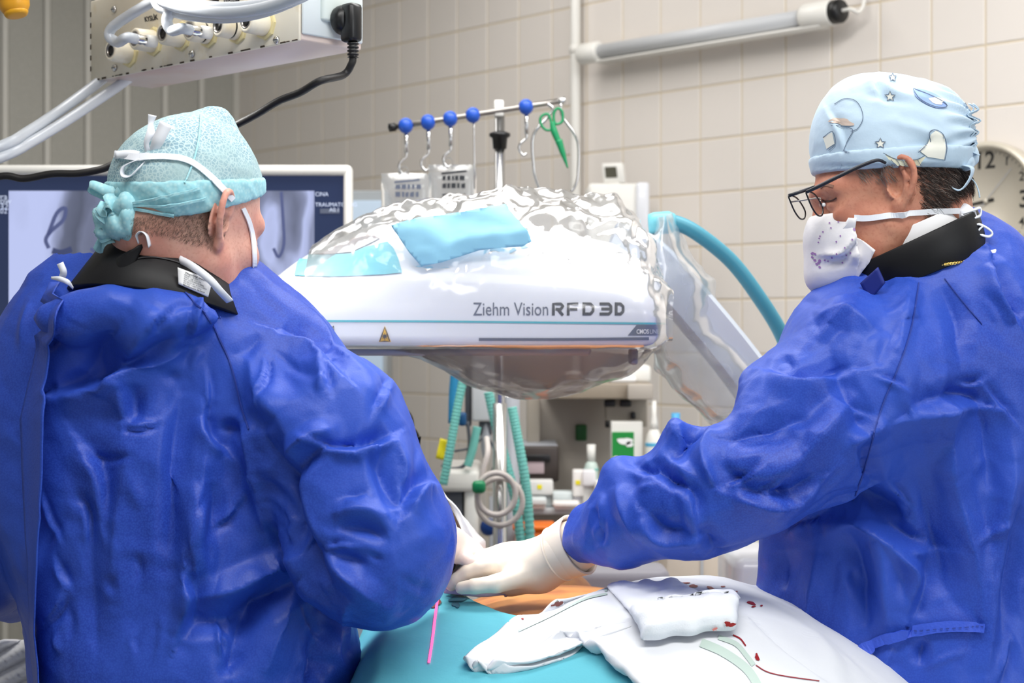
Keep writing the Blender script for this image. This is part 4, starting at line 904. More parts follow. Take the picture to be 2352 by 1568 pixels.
# cover over the arm
arm_l = np.array([(1515, 500), (1500, 560), (1492, 640), (1500, 720), (1490, 800), (1500, 850), (1545, 905), (1610, 968), (1640, 985)], float)
arm_r = np.array([(1540, 490), (1562, 535), (1600, 598), (1642, 642), (1652, 705), (1692, 768), (1738, 838), (1775, 905), (1800, 970)], float)
rows = []
for i in range(91):
    t = i / 90; l = np.array([np.interp(t, np.linspace(0, 1, 9), arm_l[:, k]) for k in (0, 1)]); r = np.array([np.interp(t, np.linspace(0, 1, 9), arm_r[:, k]) for k in (0, 1)]); row = []
    dc = 2.72 + 0.08 * t
    for k in range(49):
        a = 2 * math.pi * k / 48; q = (l + r) / 2 + (r - l) / 2 * (-math.cos(a)); row.append(PV(q[0], q[1], dc - 0.10 * math.sin(a)))
    rows.append(row)
g = np.array(rows); g[:, -1] = g[:, 0]
g2 = crinkle(g, 0.012, 15, 21); g2[:, -1] = g2[:, 0]
V, Fs = sheet(g2); mk('arm_cover', V, Fs, M['filmarm'], parent=cov)
# pale blue paper patch lying on the cover
pts, f = poly2([(897, 517), (960, 500), (1040, 490), (1100, 478), (1160, 469), (1190, 505), (1212, 530), (1222, 555), (1200, 566), (1150, 569), (1100, 575), (1060, 588), (1015, 602), (968, 612), (940, 580)], 9)
bfilm = bvh_of(*HC)
pv = []
for x, y in pts:
    hit, nn, dd = cast(bfilm, x, y); pv.append(hit if hit is not None else P(x, y, 2.55))
pv = np.array([tuple(q) for q in pv]); cdir = pv - np.array([0, 0, H]); cl0 = np.linalg.norm(cdir, axis=1); sm = np.array([np.mean(np.sort(cl0[np.hypot(*(np.array(pts) - np.array(q)).T) < 40])[:8]) for q in pts])
pv = np.array([0, 0, H]) + cdir / cl0[:, None] * (sm - 0.004)[:, None]
mk('blue_paper_patch', pv, f, M['bluepad'], label='sky blue paper patch lying on the plastic-covered X-ray head', cat='patch', solid=0.0015)
# ================================================================ the two surgeons
def sub(g, lo, hi):
    i0 = np.clip(np.floor((np.array(lo) - g.lo) / g.h).astype(int), 0, g.n); i1 = np.clip(np.ceil((np.array(hi) - g.lo) / g.h).astype(int) + 1, 0, g.n)
    sl = tuple(slice(a, b) for a, b in zip(i0, i1)); q = G.__new__(G); q.lo = g.lo; q.h = g.h; q.X, q.Y, q.Z = g.X[sl], g.Y[sl], g.Z[sl]; q.n = np.array(q.X.shape); return q, sl
def ear_sdf(g, D, sg, ex, phi=0.55):
    o = np.array([ex, sg * 0.0745, 0.0]); eb = np.array([-math.cos(phi), sg * math.sin(phi), -0.06]); eu = np.array([-0.16, sg * 0.10, 1.0]); eu /= np.linalg.norm(eu); en = np.cross(eb, eu) * sg; en /= np.linalg.norm(en)
    q, sl = sub(g, o - 0.055, o + 0.055); E = lambda b, u, n=0: o + eb * b + eu * u + en * n
    hx = cr([(-.003, .002, 0), (-.007, .016, .002), (-.002, .029, .003), (.011, .036, .004), (.024, .031, .005), (.031, .016, .006), (.029, -.002, .006), (.021, -.017, .005), (.012, -.028, .004)], 2)
    R = np.stack([eb, eu, en], 1)
    d = q.ell(E(.013, .003, -.007), (.018, .030, .0035), R)
    rim = None
    for a, b in zip(hx[:-1], hx[1:]):
        c = q.cone(E(*a), E(*b), .0046, .0046); rim = c if rim is None else np.minimum(rim, c)
    d = smin(d, rim, .004)
    ah = [(.013, .024, .000), (.020, .008, .002), (.017, -.008, .002), (.008, -.018, .001)]
    for a, b in zip(ah[:-1], ah[1:]): d = smin(d, q.cone(E(*a), E(*b), .0038, .0038), .004)
    d = smin(d, q.ell(E(.006, -.031, .002), (.009, .0115, .006), R), .006)
    d = smin(d, q.cone(E(-.004, -.004, .003), E(-.001, -.012, .003), .0042, .0036), .004)
    d = smin(d, q.cone(E(.0, .012, -.010), E(.002, -.018, -.010), .010, .008), .008)
    d = smax(d, -q.ell(E(.004, -.003, .003), (.0085, .0115, .0075), R), .003)
    d = smax(d, -q.cone(E(.004, .022, .004), E(.020, .020, .006), .0035, .0030), .003)
    D[sl] = smin(D[sl], d, .004)
def head(neck_end, nose=1.0, jaw=1.0, h=0.0025, ex=-0.004, phi=0.5):
    g = G((-0.20, -0.14, -0.22), (0.135, 0.14, 0.145), h)
    D = U(0.035, g.ell((-.014, 0, .038), (.099, .0765, .090)), g.ell((.034, 0, -.032), (.058, .062, .088)), g.ell((.034, 0, -.082), (.048 * jaw, .052 * jaw, .042)))
    D = smin(D, g.cone((.012, -.052, -.05), (.058, -.03, -.098), .022, .018), .03); D = smin(D, g.cone((.012, .052, -.05), (.058, .03, -.098), .022, .018), .03)
    D = smin(D, g.ell((.076, 0, -.104), (.022, .024, .020)), .025)
    D = smin(D, g.cone((.090, 0, .006), (.116 * nose, 0, -.036), .008, .013), .014)
    for s in (-1, 1):
        D = smin(D, g.cone((.070, s * .045, .020), (.092, s * .012, .018), .012, .010), .016)
        D = smin(D, g.ell((.058, s * .046, -.026), (.028, .020, .020)), .02)
        D = smax(D, -g.ell((.096, s * .031, -.002), (.018, .018, .012)), .010)
        D = smin(D, g.ell((.0765, s * .031, -.003), (.0125, .0145, .0105)), .004)
    D = smin(D, g.cone((.088, -.02, -.066), (.088, .02, -.066), .009, .009), .012)
    D = smin(D, g.cone((-.035, 0, -.03), neck_end, .058, .060), .04)
    D = smin(D, g.cone((-.060, 0, -.02), (neck_end[0] - 0.02, neck_end[1], neck_end[2]), .045, .052), .03)
    for s in (-1, 1): ear_sdf(g, D, s, ex, phi)
    return g, D
def rot(f, roll=0.0):
    f = np.array(f, float); f /= np.linalg.norm(f); l = np.cross([0, 0, 1.0], f); l /= np.linalg.norm(l); u = np.cross(f, l)
    c, s = math.cos(roll), math.sin(roll); l2 = l * c + u * s; u2 = u * c - l * s
    return np.stack([f, l2, u2], 1)
def strands(Vl, Nl, mask, n, ln, r, dirf, R, O, s, seed):
    rr = np.random.default_rng(seed); ids = np.nonzero(mask)[0]; ids = rr.choice(ids, n); V, Fs = [], []
    for k, i in enumerate(ids):
        p = Vl[i] + rr.normal(size=3) * 0.0014; nn = Nl[i]; dr_ = np.array(dirf(p)) + rr.normal(size=3) * 0.22; dr_ = dr_ - nn * (dr_ @ nn); dr_ /= np.linalg.norm(dr_) + 1e-9; sd = np.cross(nn, dr_); L_ = ln * rr.uniform(0.6, 1.2); b = len(V)
        for t, w_, hgt in ((0, 1, -0.0005), (0.5, 0.8, 0.10), (1, 0.25, 0.06)):
            c = p + dr_ * L_ * t + nn * (L_ * hgt)
            for a in (0, 2.1, 4.2): V.append(c + (sd * math.cos(a) + nn * math.sin(a)) * r * w_)
        for j in (0, 1):
            for a in range(3): Fs.append((b + j * 3 + a, b + j * 3 + (a + 1) % 3, b + j * 3 + 3 + (a + 1) % 3, b + j * 3 + 3 + a))
    return O + s * (np.array(V) @ R.T), Fs
def ring(c, ex, ey, ez, rx, ry, h, th, a0=0.0, a1=2 * math.pi, n=56, hf=None, flare=0.0):
    """upright band round an axis ez; hf(angle) scales its height"""
    ex, ey, ez = [np.array(v, float) / np.linalg.norm(v) for v in (ex, ey, ez)]; prof = [(-.5, -1), (-.5, 1), (-.47, 1.3), (0, 1.35), (.47, 1.3), (.5, 1), (.5, -1), (.47, -1.2), (-.47, -1.2)]
    rows = []
    for i in range(n + 1):
        a = a0 + (a1 - a0) * i / n; hh = h * (hf(a) if hf else 1.0); ro = []
        for z, r in prof: k = r * th / 2 + flare * z; ro.append(np.array(c) + ex * (rx + k) * math.cos(a) + ey * (ry + k) * math.sin(a) + ez * z * hh)
        ro.append(ro[0]); rows.append(ro)
    V, Fs = sheet(np.array(rows)); m = len(prof) + 1
    return V, Fs + [tuple(range(m - 1)), tuple(range(n * m, n * m + m - 1))[::-1]]
def clothes(prims_fn, lo, hi, h, specs, amp, seed, stretch=(1, 1, 1)):
    g = G(lo, hi, h); D = prims_fn(g); V, Fs = g.mesh(D, 2); V, Fs = subdiv(V, Fs, 1); N = normals(V, Fs)
    V = V + N * (amp * (2.0 * facets(V, 7, seed, .4, stretch) + 0.8 * facets(V, 16, seed + 3, .45, stretch) + 0.25 * facets(V, 36, seed + 6) + 0.5 * noise(V, 4, seed + 8)))[:, None]
    V = folds(V, Fs, specs); return V, Fs
def kinks(seed, base, box_, n):
    """short sharp creases scattered between the main folds, running roughly with the nearest one"""
    r = random.Random(seed); out = []; segs = [(np.array(p[i], float), np.array(p[i + 1], float)) for _, _, _, p in base for i in range(len(p) - 1)]
    for _ in range(n):
        c = np.array([r.uniform(box_[0], box_[2]), r.uniform(box_[1], box_[3])]); a, b = min(segs, key=lambda s: np.hypot(*((s[0] + s[1]) / 2 - c)))
        an = math.atan2(*(b - a)[::-1]) + r.gauss(0, 0.5); L = r.uniform(35, 120); d = np.array([math.cos(an), math.sin(an)]); nrm = np.array([-d[1], d[0]])
        out.append((r.choice('rvs'), r.uniform(.0025, .0055), r.uniform(8, 15), [tuple(c - d * L / 2), tuple(c + nrm * r.uniform(-10, 10)), tuple(c + d * L / 2)]))
    return out
def legs(x, y, pw):
    g = G((x - 0.26, y - 0.16, 0.0), (x + 0.26, y + 0.16, 1.0), 0.014)
    return U(0.03, g.cone((x - 0.10, y, 0.9), (x - 0.11, y, 0.09), .095, .05), g.cone((x + 0.10, y, 0.9), (x + 0.11, y, 0.09), .095, .05), g.ell((x, y, 0.92), (.17, .12, .1))), g
def shoes(x, y, f, par):
    a = math.atan2(f[1], f[0])
    for s in (-1, 1): mk('clog', *xf(box((0.05, 0, 0.04), (0.27, 0.10, 0.08), 0.035, 3), Matrix.Translation((x + s * 0.11, y, 0)) @ Matrix.Rotation(a, 4, 'Z')), M['white'], parent=par)
# ---------------------------------------------------------------- surgeon seen from behind (left)
s_ = 0.94; O = PV(438, 508, 2.0); R = rot((0.62, 0.74, -0.30), 0.06)
g, D = head(R.T @ (PV(395, 712, 2.04) - O) / s_, jaw=1.02)
Vl, Fs = g.mesh(D, 1); Nl = normals(Vl, Fs); Vh = O + s_ * (Vl @ R.T); bh = bvh_of(Vh, Fs)
d2_, g2 = legs(-0.38, 2.06, 1); Vb, Fb = g2.mesh(d2_, 1)
gt = G((-0.75, 1.80, 0.9), (0.05, 2.3, 1.5), 0.014); tor = U(0.05, gt.ell(PV(355, 1000, 2.06), (.18, .10, .23)), gt.ell(PV(430, 1420, 2.06), (.15, .10, .25)), gt.cone(PV(120, 870, 2.08), PV(620, 870, 2.05), .05, .05), gt.cone(PV(400, 800, 2.04), PV(405, 690, 2.02), .07, .06), gt.cone(PV(700, 920, 2.0), PV(850, 1250, 1.93), .05, .045), gt.cone(PV(850, 1250, 1.93), PV(1000, 1245, 2.15), .045, .032))
Vt_, Ft_ = gt.mesh(tor, 1)
Vall, Fall = join((Vh, Fs), (Vb, Fb), (Vt_, Ft_))
man1 = mk('person', Vall, Fall, M['skin1'], label='surgeon in blue gown seen from behind, head bowed, sheer teal cap', cat='person')
shoes(-0.38, 2.08, (0.4, 1), man1)
def gown1(g):
    back = g.ell(PV(350, 985, 2.05), (.222, .135, .27)); yoke = g.ell(PV(352, 782, 2.05), (.150, .10, .068)); sh = g.cone(PV(60, 925, 2.09), PV(648, 862, 2.03), .072, .074)
    low = g.ell(PV(424, 1400, 2.05), (.196, .145, .36)); skirt = g.cone((-0.39, 2.06, 0.95), (-0.385, 2.06, 0.42), .185, .25, ((0, 1, 0), 1.25))
    b = U(.07, back, yoke, sh, low, skirt); b = smin(b, g.ell(PV(300, 728, 1.905), (.112, .034, .037)), .03)
    arm = U(.03, g.cone(PV(668, 872, 2.01), PV(742, 985, 1.97), .082, .098), g.cone(PV(742, 985, 1.97), PV(842, 1230, 1.92), .098, .099), g.ell(PV(862, 1292, 1.92), (.080, .085, .084)), g.cone(PV(856, 1255, 1.93), PV(968, 1225, 2.14), .088, .046))
    arm2 = U(.03, g.cone(PV(35, 955, 2.09), PV(-70, 1260, 2.10), .074, .085), g.cone(PV(-70, 1280, 2.1), PV(120, 1330, 2.42), .08, .05))
    d = smin(smin(b, arm, .022), arm2, .03)
    return smax(d, -(g.Z - 0.44), .01)
sp1 = [('v', .030, 30, [(600, 985), (630, 1080), (645, 1160), (668, 1230), (705, 1290), (760, 1365)]), ('r', .016, 26, [(560, 960), (590, 1060), (610, 1150), (625, 1220)]),
  ('r', .014, 30, [(470, 1000), (460, 1150), (450, 1300), (440, 1450)]), ('v', .012, 24, [(420, 900), (400, 1100), (390, 1300)]), ('s', .012, 34, [(130, 905), (230, 880), (330, 830), (420, 790)]), ('r', .010, 26, [(120, 925), (220, 910), (300, 880)]), ('s', .010, 26, [(300, 880), (298, 930), (292, 965)]),
  ('r', .016, 40, [(360, 700), (300, 800), (260, 900)]), ('v', .012, 40, [(300, 700), (250, 790), (190, 860)]), ('r', .012, 40, [(560, 800), (600, 900), (640, 960)]), ('s', .010, 30, [(640, 760), (720, 790), (790, 860)]),
  ('r', .014, 22, [(650, 1060), (700, 1010), (760, 985)]), ('v', .012, 20, [(640, 1120), (690, 1060), (740, 1030)]), ('s', .010, 22, [(760, 1030), (850, 1025), (900, 1000)]), ('r', .014, 26, [(900, 1000), (920, 1080), (940, 1180)]), ('v', .014, 28, [(870, 1020), (890, 1100), (920, 1170)]), ('s', .012, 26, [(930, 1180), (960, 1120), (1000, 1110)]),
  ('r', .010, 20, [(760, 1180), (830, 1170), (900, 1190)]), ('v', .010, 18, [(770, 1210), (840, 1215), (890, 1240)]), ('r', .010, 24, [(720, 1260), (800, 1330), (880, 1390)]), ('v', .010, 24, [(700, 1250), (780, 1280), (850, 1300)]),
  ('r', .016, 30, [(440, 1380), (540, 1350), (640, 1300), (690, 1270)]), ('v', .016, 30, [(420, 1420), (520, 1420), (620, 1370), (690, 1330)]), ('s', .014, 30, [(430, 1300), (440, 1390), (410, 1470)]), ('r', .014, 34, [(690, 1330), (640, 1430), (600, 1560)]), ('v', .014, 30, [(640, 1330), (560, 1440), (520, 1568)]),
  ('r', .010, 22, [(430, 1100), (440, 1200), (430, 1300)]), ('v', .010, 20, [(480, 1100), (490, 1180), (470, 1250)]), ('s', .010, 20, [(470, 950), (480, 1000), (520, 1040)]), ('r', .009, 16, [(540, 960), (580, 1000), (590, 1040)]), ('v', .010, 16, [(500, 985), (550, 985), (570, 1020)]), ('s', .008, 30, [(180, 1010), (230, 1090), (240, 1200)]), ('r', .008, 36, [(300, 1000), (270, 1200), (250, 1400)]), ('v', .008, 40, [(200, 1150), (210, 1350), (220, 1560)]),
  ('r', .012, 24, [(780, 1440), (760, 1500), (800, 1560)]), ('v', .012, 22, [(720, 1440), (730, 1520), (700, 1568)])]
Vg, Fg = clothes(gown1, (-0.98, 1.74, 0.40), (0.06, 2.50, 1.50), 0.0072, sp1 + kinks(1, sp1, (20, 680, 1020, 1568), 70), .007, 4, (1, 1, 0.6))
gown_1 = mk('surgical_gown', Vg, Fg, M['gown'], parent=man1); bg1 = bvh_of(Vg, Fg)
def lay(nm, bv_, pts, wpx, m, par, off=0.002, th=0.0015, smooth=True, n=8):
    v, f = decal(bv_, *stroke2(pts, wpx, n, smooth=smooth), off=off)
    if len(v): return mk(nm, v, f, m, parent=par, solid=th, smooth=False)
def layp(nm, bv_, poly, m, par, off=0.002, th=0.0015, step=10):
    v, f = decal(bv_, *poly2(poly, step), off=off)
    if len(v): return mk(nm, v, f, m, parent=par, solid=th)
lay('shoulder_seam', bg1, [(425, 672), (470, 720), (505, 780), (535, 850), (555, 930), (572, 985)], 3, M['stitch'], gown_1, 0.0015, 0.001)
# back overlap strip of the gown
rows = []
Lp = np.array([(118, 648), (88, 800), (50, 962), (56, 1120), (66, 1300), (72, 1440), (84, 1590)], float); Rp = np.array([(152, 650), (134, 780), (116, 905), (112, 1080), (100, 1290), (94, 1430), (108, 1590)], float)
for i in range(61):
    t = i / 60 * 6; k = min(int(t), 5); q = t - k; a = Lp[k] * (1 - q) + Lp[k + 1] * q; b = Rp[k] * (1 - q) + Rp[k + 1] * q; row = []
    for j in range(9):
        u = j / 8; p = a * (1 - u) + b * u; h_, n_, dd = cast(bg1, *p)
        if h_ is None or h_.y > 2.2: h_ = P(p[0], p[1], 1.98)
        row.append(np.array(h_) + np.array([0, -1, 0]) * (0.006 + 0.022 * u ** 1.5) + np.array([0, 0, 0.0]))
    rows.append(row)
gf = np.array(rows)
for _ in range(6): gf[1:-1, :, 1] = (gf[:-2, :, 1] + gf[2:, :, 1] + 2 * gf[1:-1, :, 1]) / 4
V, Fs2 = sheet(gf); mk('back_overlap', V, Fs2, M['gown'], parent=gown_1, solid=0.002)
mk('neck_tie', *ribbon([PV(140, 642, 1.93), PV(146, 625, 1.92), PV(138, 604, 1.92)], 0.008, 0.001, (1, 0, 0.2)), M['tape'], parent=gown_1)
mk('neck_tie', *ribbon([PV(118, 638, 1.93), PV(136, 640, 1.92), PV(156, 648, 1.92), PV(168, 662, 1.93)], [0.003, 0.006, 0.006, 0.003], 0.001, (0, 0, 1)), M['tape'], parent=gown_1)
# T-shirt edge, chain, thyroid collar
axn = np.array([0.22, 0.20, 0.95]); ex_ = np.cross([0, 1, 0], axn); ey_ = np.cross(axn, ex_); cN = PV(382, 656, 2.005)
mk('shirt_neckband', *ring(PV(372, 678, 2.03), (1, 0, -.08), (0, 1, 0), (0.06, 0, 1), .098, .085, .035, .006), M['cotton'], parent=man1)
hf1 = lambda a: 1.0 + 0.25 * math.cos(a - 2.9)
colr = mk('thyroid_collar', *ring(cN, ex_, ey_, axn, .094, .090, .064, .010, hf=hf1, flare=-0.03), M['collar'], parent=man1)
vC, fC = ring(cN, ex_, ey_, axn, .094, .090, .064, .010, hf=hf1, flare=-0.03); bC = bvh_of(vC, fC)
mk('collar_flap', *sheet(np.array([[PV(*(np.array((228, 648)) * (1 - v) + np.array((262, 600)) * v) * (1 - u) + np.array([0, 0]), 1.93) if False else PV((226 + 30 * v) * (1 - u) + (300 + 32 * v) * u, (652 - 46 * v) * (1 - u) + (622 - 68 * v) * u, 1.918 + 0.02 * (1 - u) - 0.012 * math.sin(u * math.pi)) for v in np.linspace(0, 1, 9)] for u in np.linspace(0, 1, 13)])), M['collar'], parent=colr, solid=0.006)
lay('collar_seam', bC, [(300, 596), (360, 592), (430, 612), (490, 660)], 2.5, mat('collar_stitch', srgb(40, 40, 44), .6), colr, 0.001, 0.0008)
def quadpatch(a, b, c, d_, n=8): return np.array([[ (a * (1 - u) + b * u) * (1 - v) + (d_ * (1 - u) + c * u) * v for u in np.linspace(0, 1, n)] for v in np.linspace(0, 1, n)])
tagp = [PV(408, 614, 1.905), PV(488, 644, 1.915), PV(478, 682, 1.912), PV(410, 652, 1.902)]
tq_ = quadpatch(*tagp); V, Fs2 = sheet(tq_); tg = mk('care_tag', V, Fs2, M['paper'], parent=colr, solid=0.002); tg['label'] = 'white printed care tag'
btg = bvh_of(V - np.array([0, 0.0012, 0]), Fs2)
tl = []
for k, t in enumerate(('Thyroid shield', 'Height: 6 cm', 'Size: 58 cm M', 'Ref: M7509410/38BL', '60-180 kV IEC 61331-1:2014', 'EN ISO 13485:2016', 'Manufactured: 06/2019')):
    tl.append(text2(t, 424 - 0.6 * k, 627 + 4.6 * k, 2.9 if k else 3.4, width=(56, 32, 40, 50, 56, 44, 52)[k], ang=0.37, bold=0.02 if k in (0, 6) else 0.0))
v, f = decal(btg, *merge2(*tl), off=0.0006); mk('tag_print', v, f, M['print'], parent=tg, smooth=False)
# mask: straps, edge at the cheek
lay('mask_strap', bh, [(556, 478), (570, 510), (578, 545), (582, 590), (582, 640)], 9, M['tape'], man1, 0.002, .0015)
mk('face_mask', *ribbon([PV(583, 640, 2.0), PV(582, 668, 2.0), PV(576, 690, 2.0), PV(560, 694, 1.99)], [0.004, .010, .014, .008], .002, (0.3, 1, 0)), M['tape'], parent=man1)
gm = G((-.02, -.09, -.135), (.15, .09, -.015), .003); dm = smax(smax(U(.03, gm.ell((.05, 0, -.06), (.062, .066, .06)), gm.ell((.08, 0, -.06), (.045, .04, .05))), -gm.plane((.045, 0, 0), (-1, 0, 0)) * -1 if False else -(gm.X - .045), .004), -(U(.03, gm.ell((.05, 0, -.06), (.058, .062, .056)), gm.ell((.08, 0, -.06), (.041, .036, .046)))), .002)
Vm, Fm = gm.mesh(dm, 1); mk('mask_cup', O + s_ * (Vm @ R.T), Fm, M['tape'], parent=man1)
mk('mask_strap', *ribbon([PV(410, 594, 1.93), PV(440, 610, 1.91), PV(480, 640, 1.90), PV(505, 668, 1.905), PV(528, 692, 1.92)], .009, .0015, [(0.3, 0, 1), (0.4, 0, 1), (0.8, 0, 0.6), (1, 0, 0.3), (1, 0, 0.2)]), M['tape'], parent=man1)
mk('tape_loop', *ribbon([PV(320, 556, 1.915), PV(316, 540, 1.91), PV(326, 532, 1.905), PV(338, 542, 1.905), PV(344, 566, 1.91)], .008, .001, (0.2, 1, 0)), M['tape'], parent=man1)
# hair: cropped stubble below the cap
zb1 = lambda x: 0.020 + 0.62 * x
hm = (Vl[:, 2] < zb1(Vl[:, 0]) + 0.012) & (Vl[:, 2] > -0.058 + 0.25 * np.abs(Vl[:, 1])) & (Vl[:, 0] < 0.004) & (np.abs(Vl[:, 1]) < 0.082) & (np.linalg.norm(Vl - np.array([-.01, 0, .03]), axis=1) < 0.125)
hm2 = hm & ~((np.abs(Vl[:, 1]) > .074) & (Vl[:, 0] > -.04))
vv, ff = strands(Vl, Nl, hm2, 9000, .0032, .00014, lambda p: (-.3, 0, -1), R, O, s_, 3)
mk('hair', vv, ff, M['hair1'], parent=man1)
def stubble(ob, val, n, col, skin):
    at = ob.data.attributes.new('stubble', 'FLOAT', 'POINT'); arr = np.zeros(len(ob.data.vertices)); arr[:n] = val; at.data.foreach_set('value', arr)
    nt = skin.node_tree; b = nt.nodes['Principled BSDF']; src = b.inputs['Base Color'].links[0].from_socket; a = nt.nodes.new('ShaderNodeAttribute'); a.attribute_name = 'stubble'
    mx = nt.nodes.new('ShaderNodeMix'); mx.data_type = 'RGBA'; nt.links.new(a.outputs['Fac'], mx.inputs[0]); nt.links.new(src, mx.inputs[6]); mx.inputs[7].default_value = (*col, 1); nt.links.new(mx.outputs[2], b.inputs['Base Color'])
def soft(x, a, b): t = np.clip((x - a) / (b - a), 0, 1); return t * t * (3 - 2 * t)
x_, y_, z_ = Vl.T; sv = soft(z_ + .006 * noise(Vl, 60, 2), -.068, -.012) * soft(-x_, -.012, .012) * .72 * (np.linalg.norm(Vl - np.array([-.01, 0, .03]), axis=1) < .128) * soft(.080 - np.abs(y_) + np.clip(-x_ - .03, 0, .1), .0, .008)
stubble(man1, sv, len(Vl), srgb(140, 116, 102), M['skin1'])
# cap
gc_ = G((-.17, -.12, -.08), (.13, .12, .215), .0032)
capb = U(.04, gc_.ell((-.014, 0, .042), (.1045, .0815, .094)), gc_.cone((-.012, 0, .085), (-.012, -.008, .136), .055, .018), gc_.ell((-.06, 0, .025), (.056, .066, .05)))
inner = gc_.ell((-.014, 0, .038), (.101, .0785, .092)) + .0
n_b = np.array([.62, 0, -1.0]); cap = smax(capb, gc_.plane((0, 0, .026), n_b), .004)
Vc_, Fc_ = gc_.mesh(cap, 1); Nc_ = normals(Vc_, Fc_); Vc_ = Vc_ + Nc_ * (.0035 * crumple(Vc_, 26, 3, (1, 1, .6)))[:, None]
Vcw = O + s_ * (Vc_ @ R.T); cap1 = mk('surgical_cap', Vcw, Fc_, M['cap1'], parent=man1)
bandd = smax(smax(capb - .0035 * 1.0, gc_.plane((0, 0, .022), n_b), .003), -gc_.plane((0, 0, .060), np.array([.42, 0, -1.0])), .003)
Vb_, Fb_ = gc_.mesh(bandd, 1); Nb_ = normals(Vb_, Fb_); Vb_ = Vb_ + Nb_ * (.004 * crumple(Vb_ @ np.array([[1, 0, .5], [0, 1, 0], [-.5, 0, 1]]), 30, 9, (.35, .35, 2.0)))[:, None]
Vbw = O + s_ * (Vb_ @ R.T); mk('cap_band', Vbw, Fb_, M['capband1'], parent=cap1)
Vjo, Fjo = join((Vcw, Fc_), (Vbw, Fb_)); bcap = bvh_of(Vjo, Fjo)
lay('cap_seam', bcap, [(462, 262), (458, 300), (452, 340), (440, 380), (424, 420)], 4, M['capband1'], cap1, .0015, .001)
# upper mask tape tied in a bow over the cap
lay('mask_tape', bcap, [(345, 362), (385, 362), (430, 370), (470, 396), (505, 430), (532, 458)], 13, M['tape'], cap1, .003, .0015)
lay('mask_tape', bcap, [(345, 362), (320, 364), (300, 362), (270, 357)], 15, M['tape'], cap1, .004, .0015)
dK = 1.915
mk('mask_tape', *ribbon([PV(345, 362, dK), PV(336, 330, dK - .01), PV(346, 305, dK - .01), PV(346, 285, dK), PV(350, 264, dK)], [.006, .006, .010, .006, .010], .0012, (1, 0.4, 0.1)), M['tape'], parent=cap1)
mk('mask_tape', *ribbon([PV(345, 362, dK), PV(362, 325, dK - .01), PV(382, 283, dK - .01)], [.006, .014, .016], .0012, (1, 0, 0.4)), M['tape'], parent=cap1)
mk('mask_tape', *ribbon([PV(345, 362, dK), PV(318, 366, dK - .01), PV(285, 382, dK - .012), PV(282, 402, dK - .012), PV(300, 404, dK - .012), PV(320, 386, dK - .012), PV(345, 362, dK)], .010, .0012, (0.2, 1, 0.3)), M['tape'], parent=cap1)
mk('tape_end', *ribbon([PV(345, 362, dK), PV(305, 353, dK - .005), PV(263, 356, dK)], [.006, .009, .009], .0012, (0.1, 0, 1)), M['tape'], parent=cap1)
# knot and crumpled tail of the cap at the nape
def lump(nm, ells, seed, m, par, amp=.006, h=.0035, sc=34, k=.008):
    lo = np.min([np.array(c) - np.max(r) for c, r in ells], 0) - .012; hi = np.max([np.array(c) + np.max(r) for c, r in ells], 0) + .012
    g_ = G(lo, hi, h); d_ = U(k, *[g_.ell(c, r) for c, r in ells]); V_, F_ = g_.mesh(d_, 1); V_ = V_ + normals(V_, F_) * (amp * (facets(V_, sc, seed, .5) + .5 * facets(V_, sc * 2.2, seed + 1, .5)))[:, None]
    return mk(nm, V_, F_, m, parent=par)
dB = 1.93
lump('cap_tail', [(PV(255, 500, dB), (.020, .02, .020)), (PV(300, 505, dB), (.03, .02, .022)), (PV(250, 530, dB + .01), (.018, .02, .012)), (PV(310, 525, dB + .02), (.034, .02, .013)), (PV(345, 500, dB + .03), (.03, .02, .022)), (PV(240, 478, dB), (.014, .016, .010))], 3, M['capband1'], cap1, .012)
rb_ = random.Random(5)
for k_ in range(6):
    y0_ = 478 + 11 * k_; pts_ = [PV(292 - 14 * i + rb_.uniform(-4, 4), y0_ - 6 + (y0_ - 478) * .12 * i + 9 * math.sin(i * 1.9 + k_ * 1.3), dB - .022 + .006 * k_ + rb_.uniform(-.004, .004)) for i in range(6)]
    mk('cap_tail_fold', *ribbon(pts_, [.006, .016, .022, .024, .022, .014], .0018, (0.25, 0.5 + .3 * math.sin(k_), 1)), M['capband1'], parent=cap1)
lump('cap_knot', [(PV(290, 468, dB - .015), (.012, .014, .012)), (PV(270, 480, dB - .01), (.02, .014, .008))], 5, M['capband1'], cap1, .006)
mk('cap_tie', *ribbon([PV(290, 465, dB - .01), PV(272, 448, dB - .012), PV(245, 438, dB - .01), PV(212, 424, dB - .01), PV(208, 434, dB - .005), PV(240, 446, dB), PV(280, 460, dB)], [.014, .016, .014, .010, .010, .014, .012], .002, (0.15, 0.3, 1)), M['capband1'], parent=cap1)
mk('cap_tie', *ribbon([PV(288, 466, dB - .012), PV(286, 440, dB - .016), PV(290, 412, dB - .01)], [.020, .024, .006], .002, (1, 0, 0.1)), M['capband1'], parent=cap1)
for k, (a, b, c) in enumerate((((300, 466), (380, 450), (460, 432)), ((300, 470), (390, 470), (470, 455)), ((305, 476), (360, 486), (400, 492)))): lay('band_pleat', bcap, [a, b, c], 5, M['capband1'], cap1, .0035, .003)
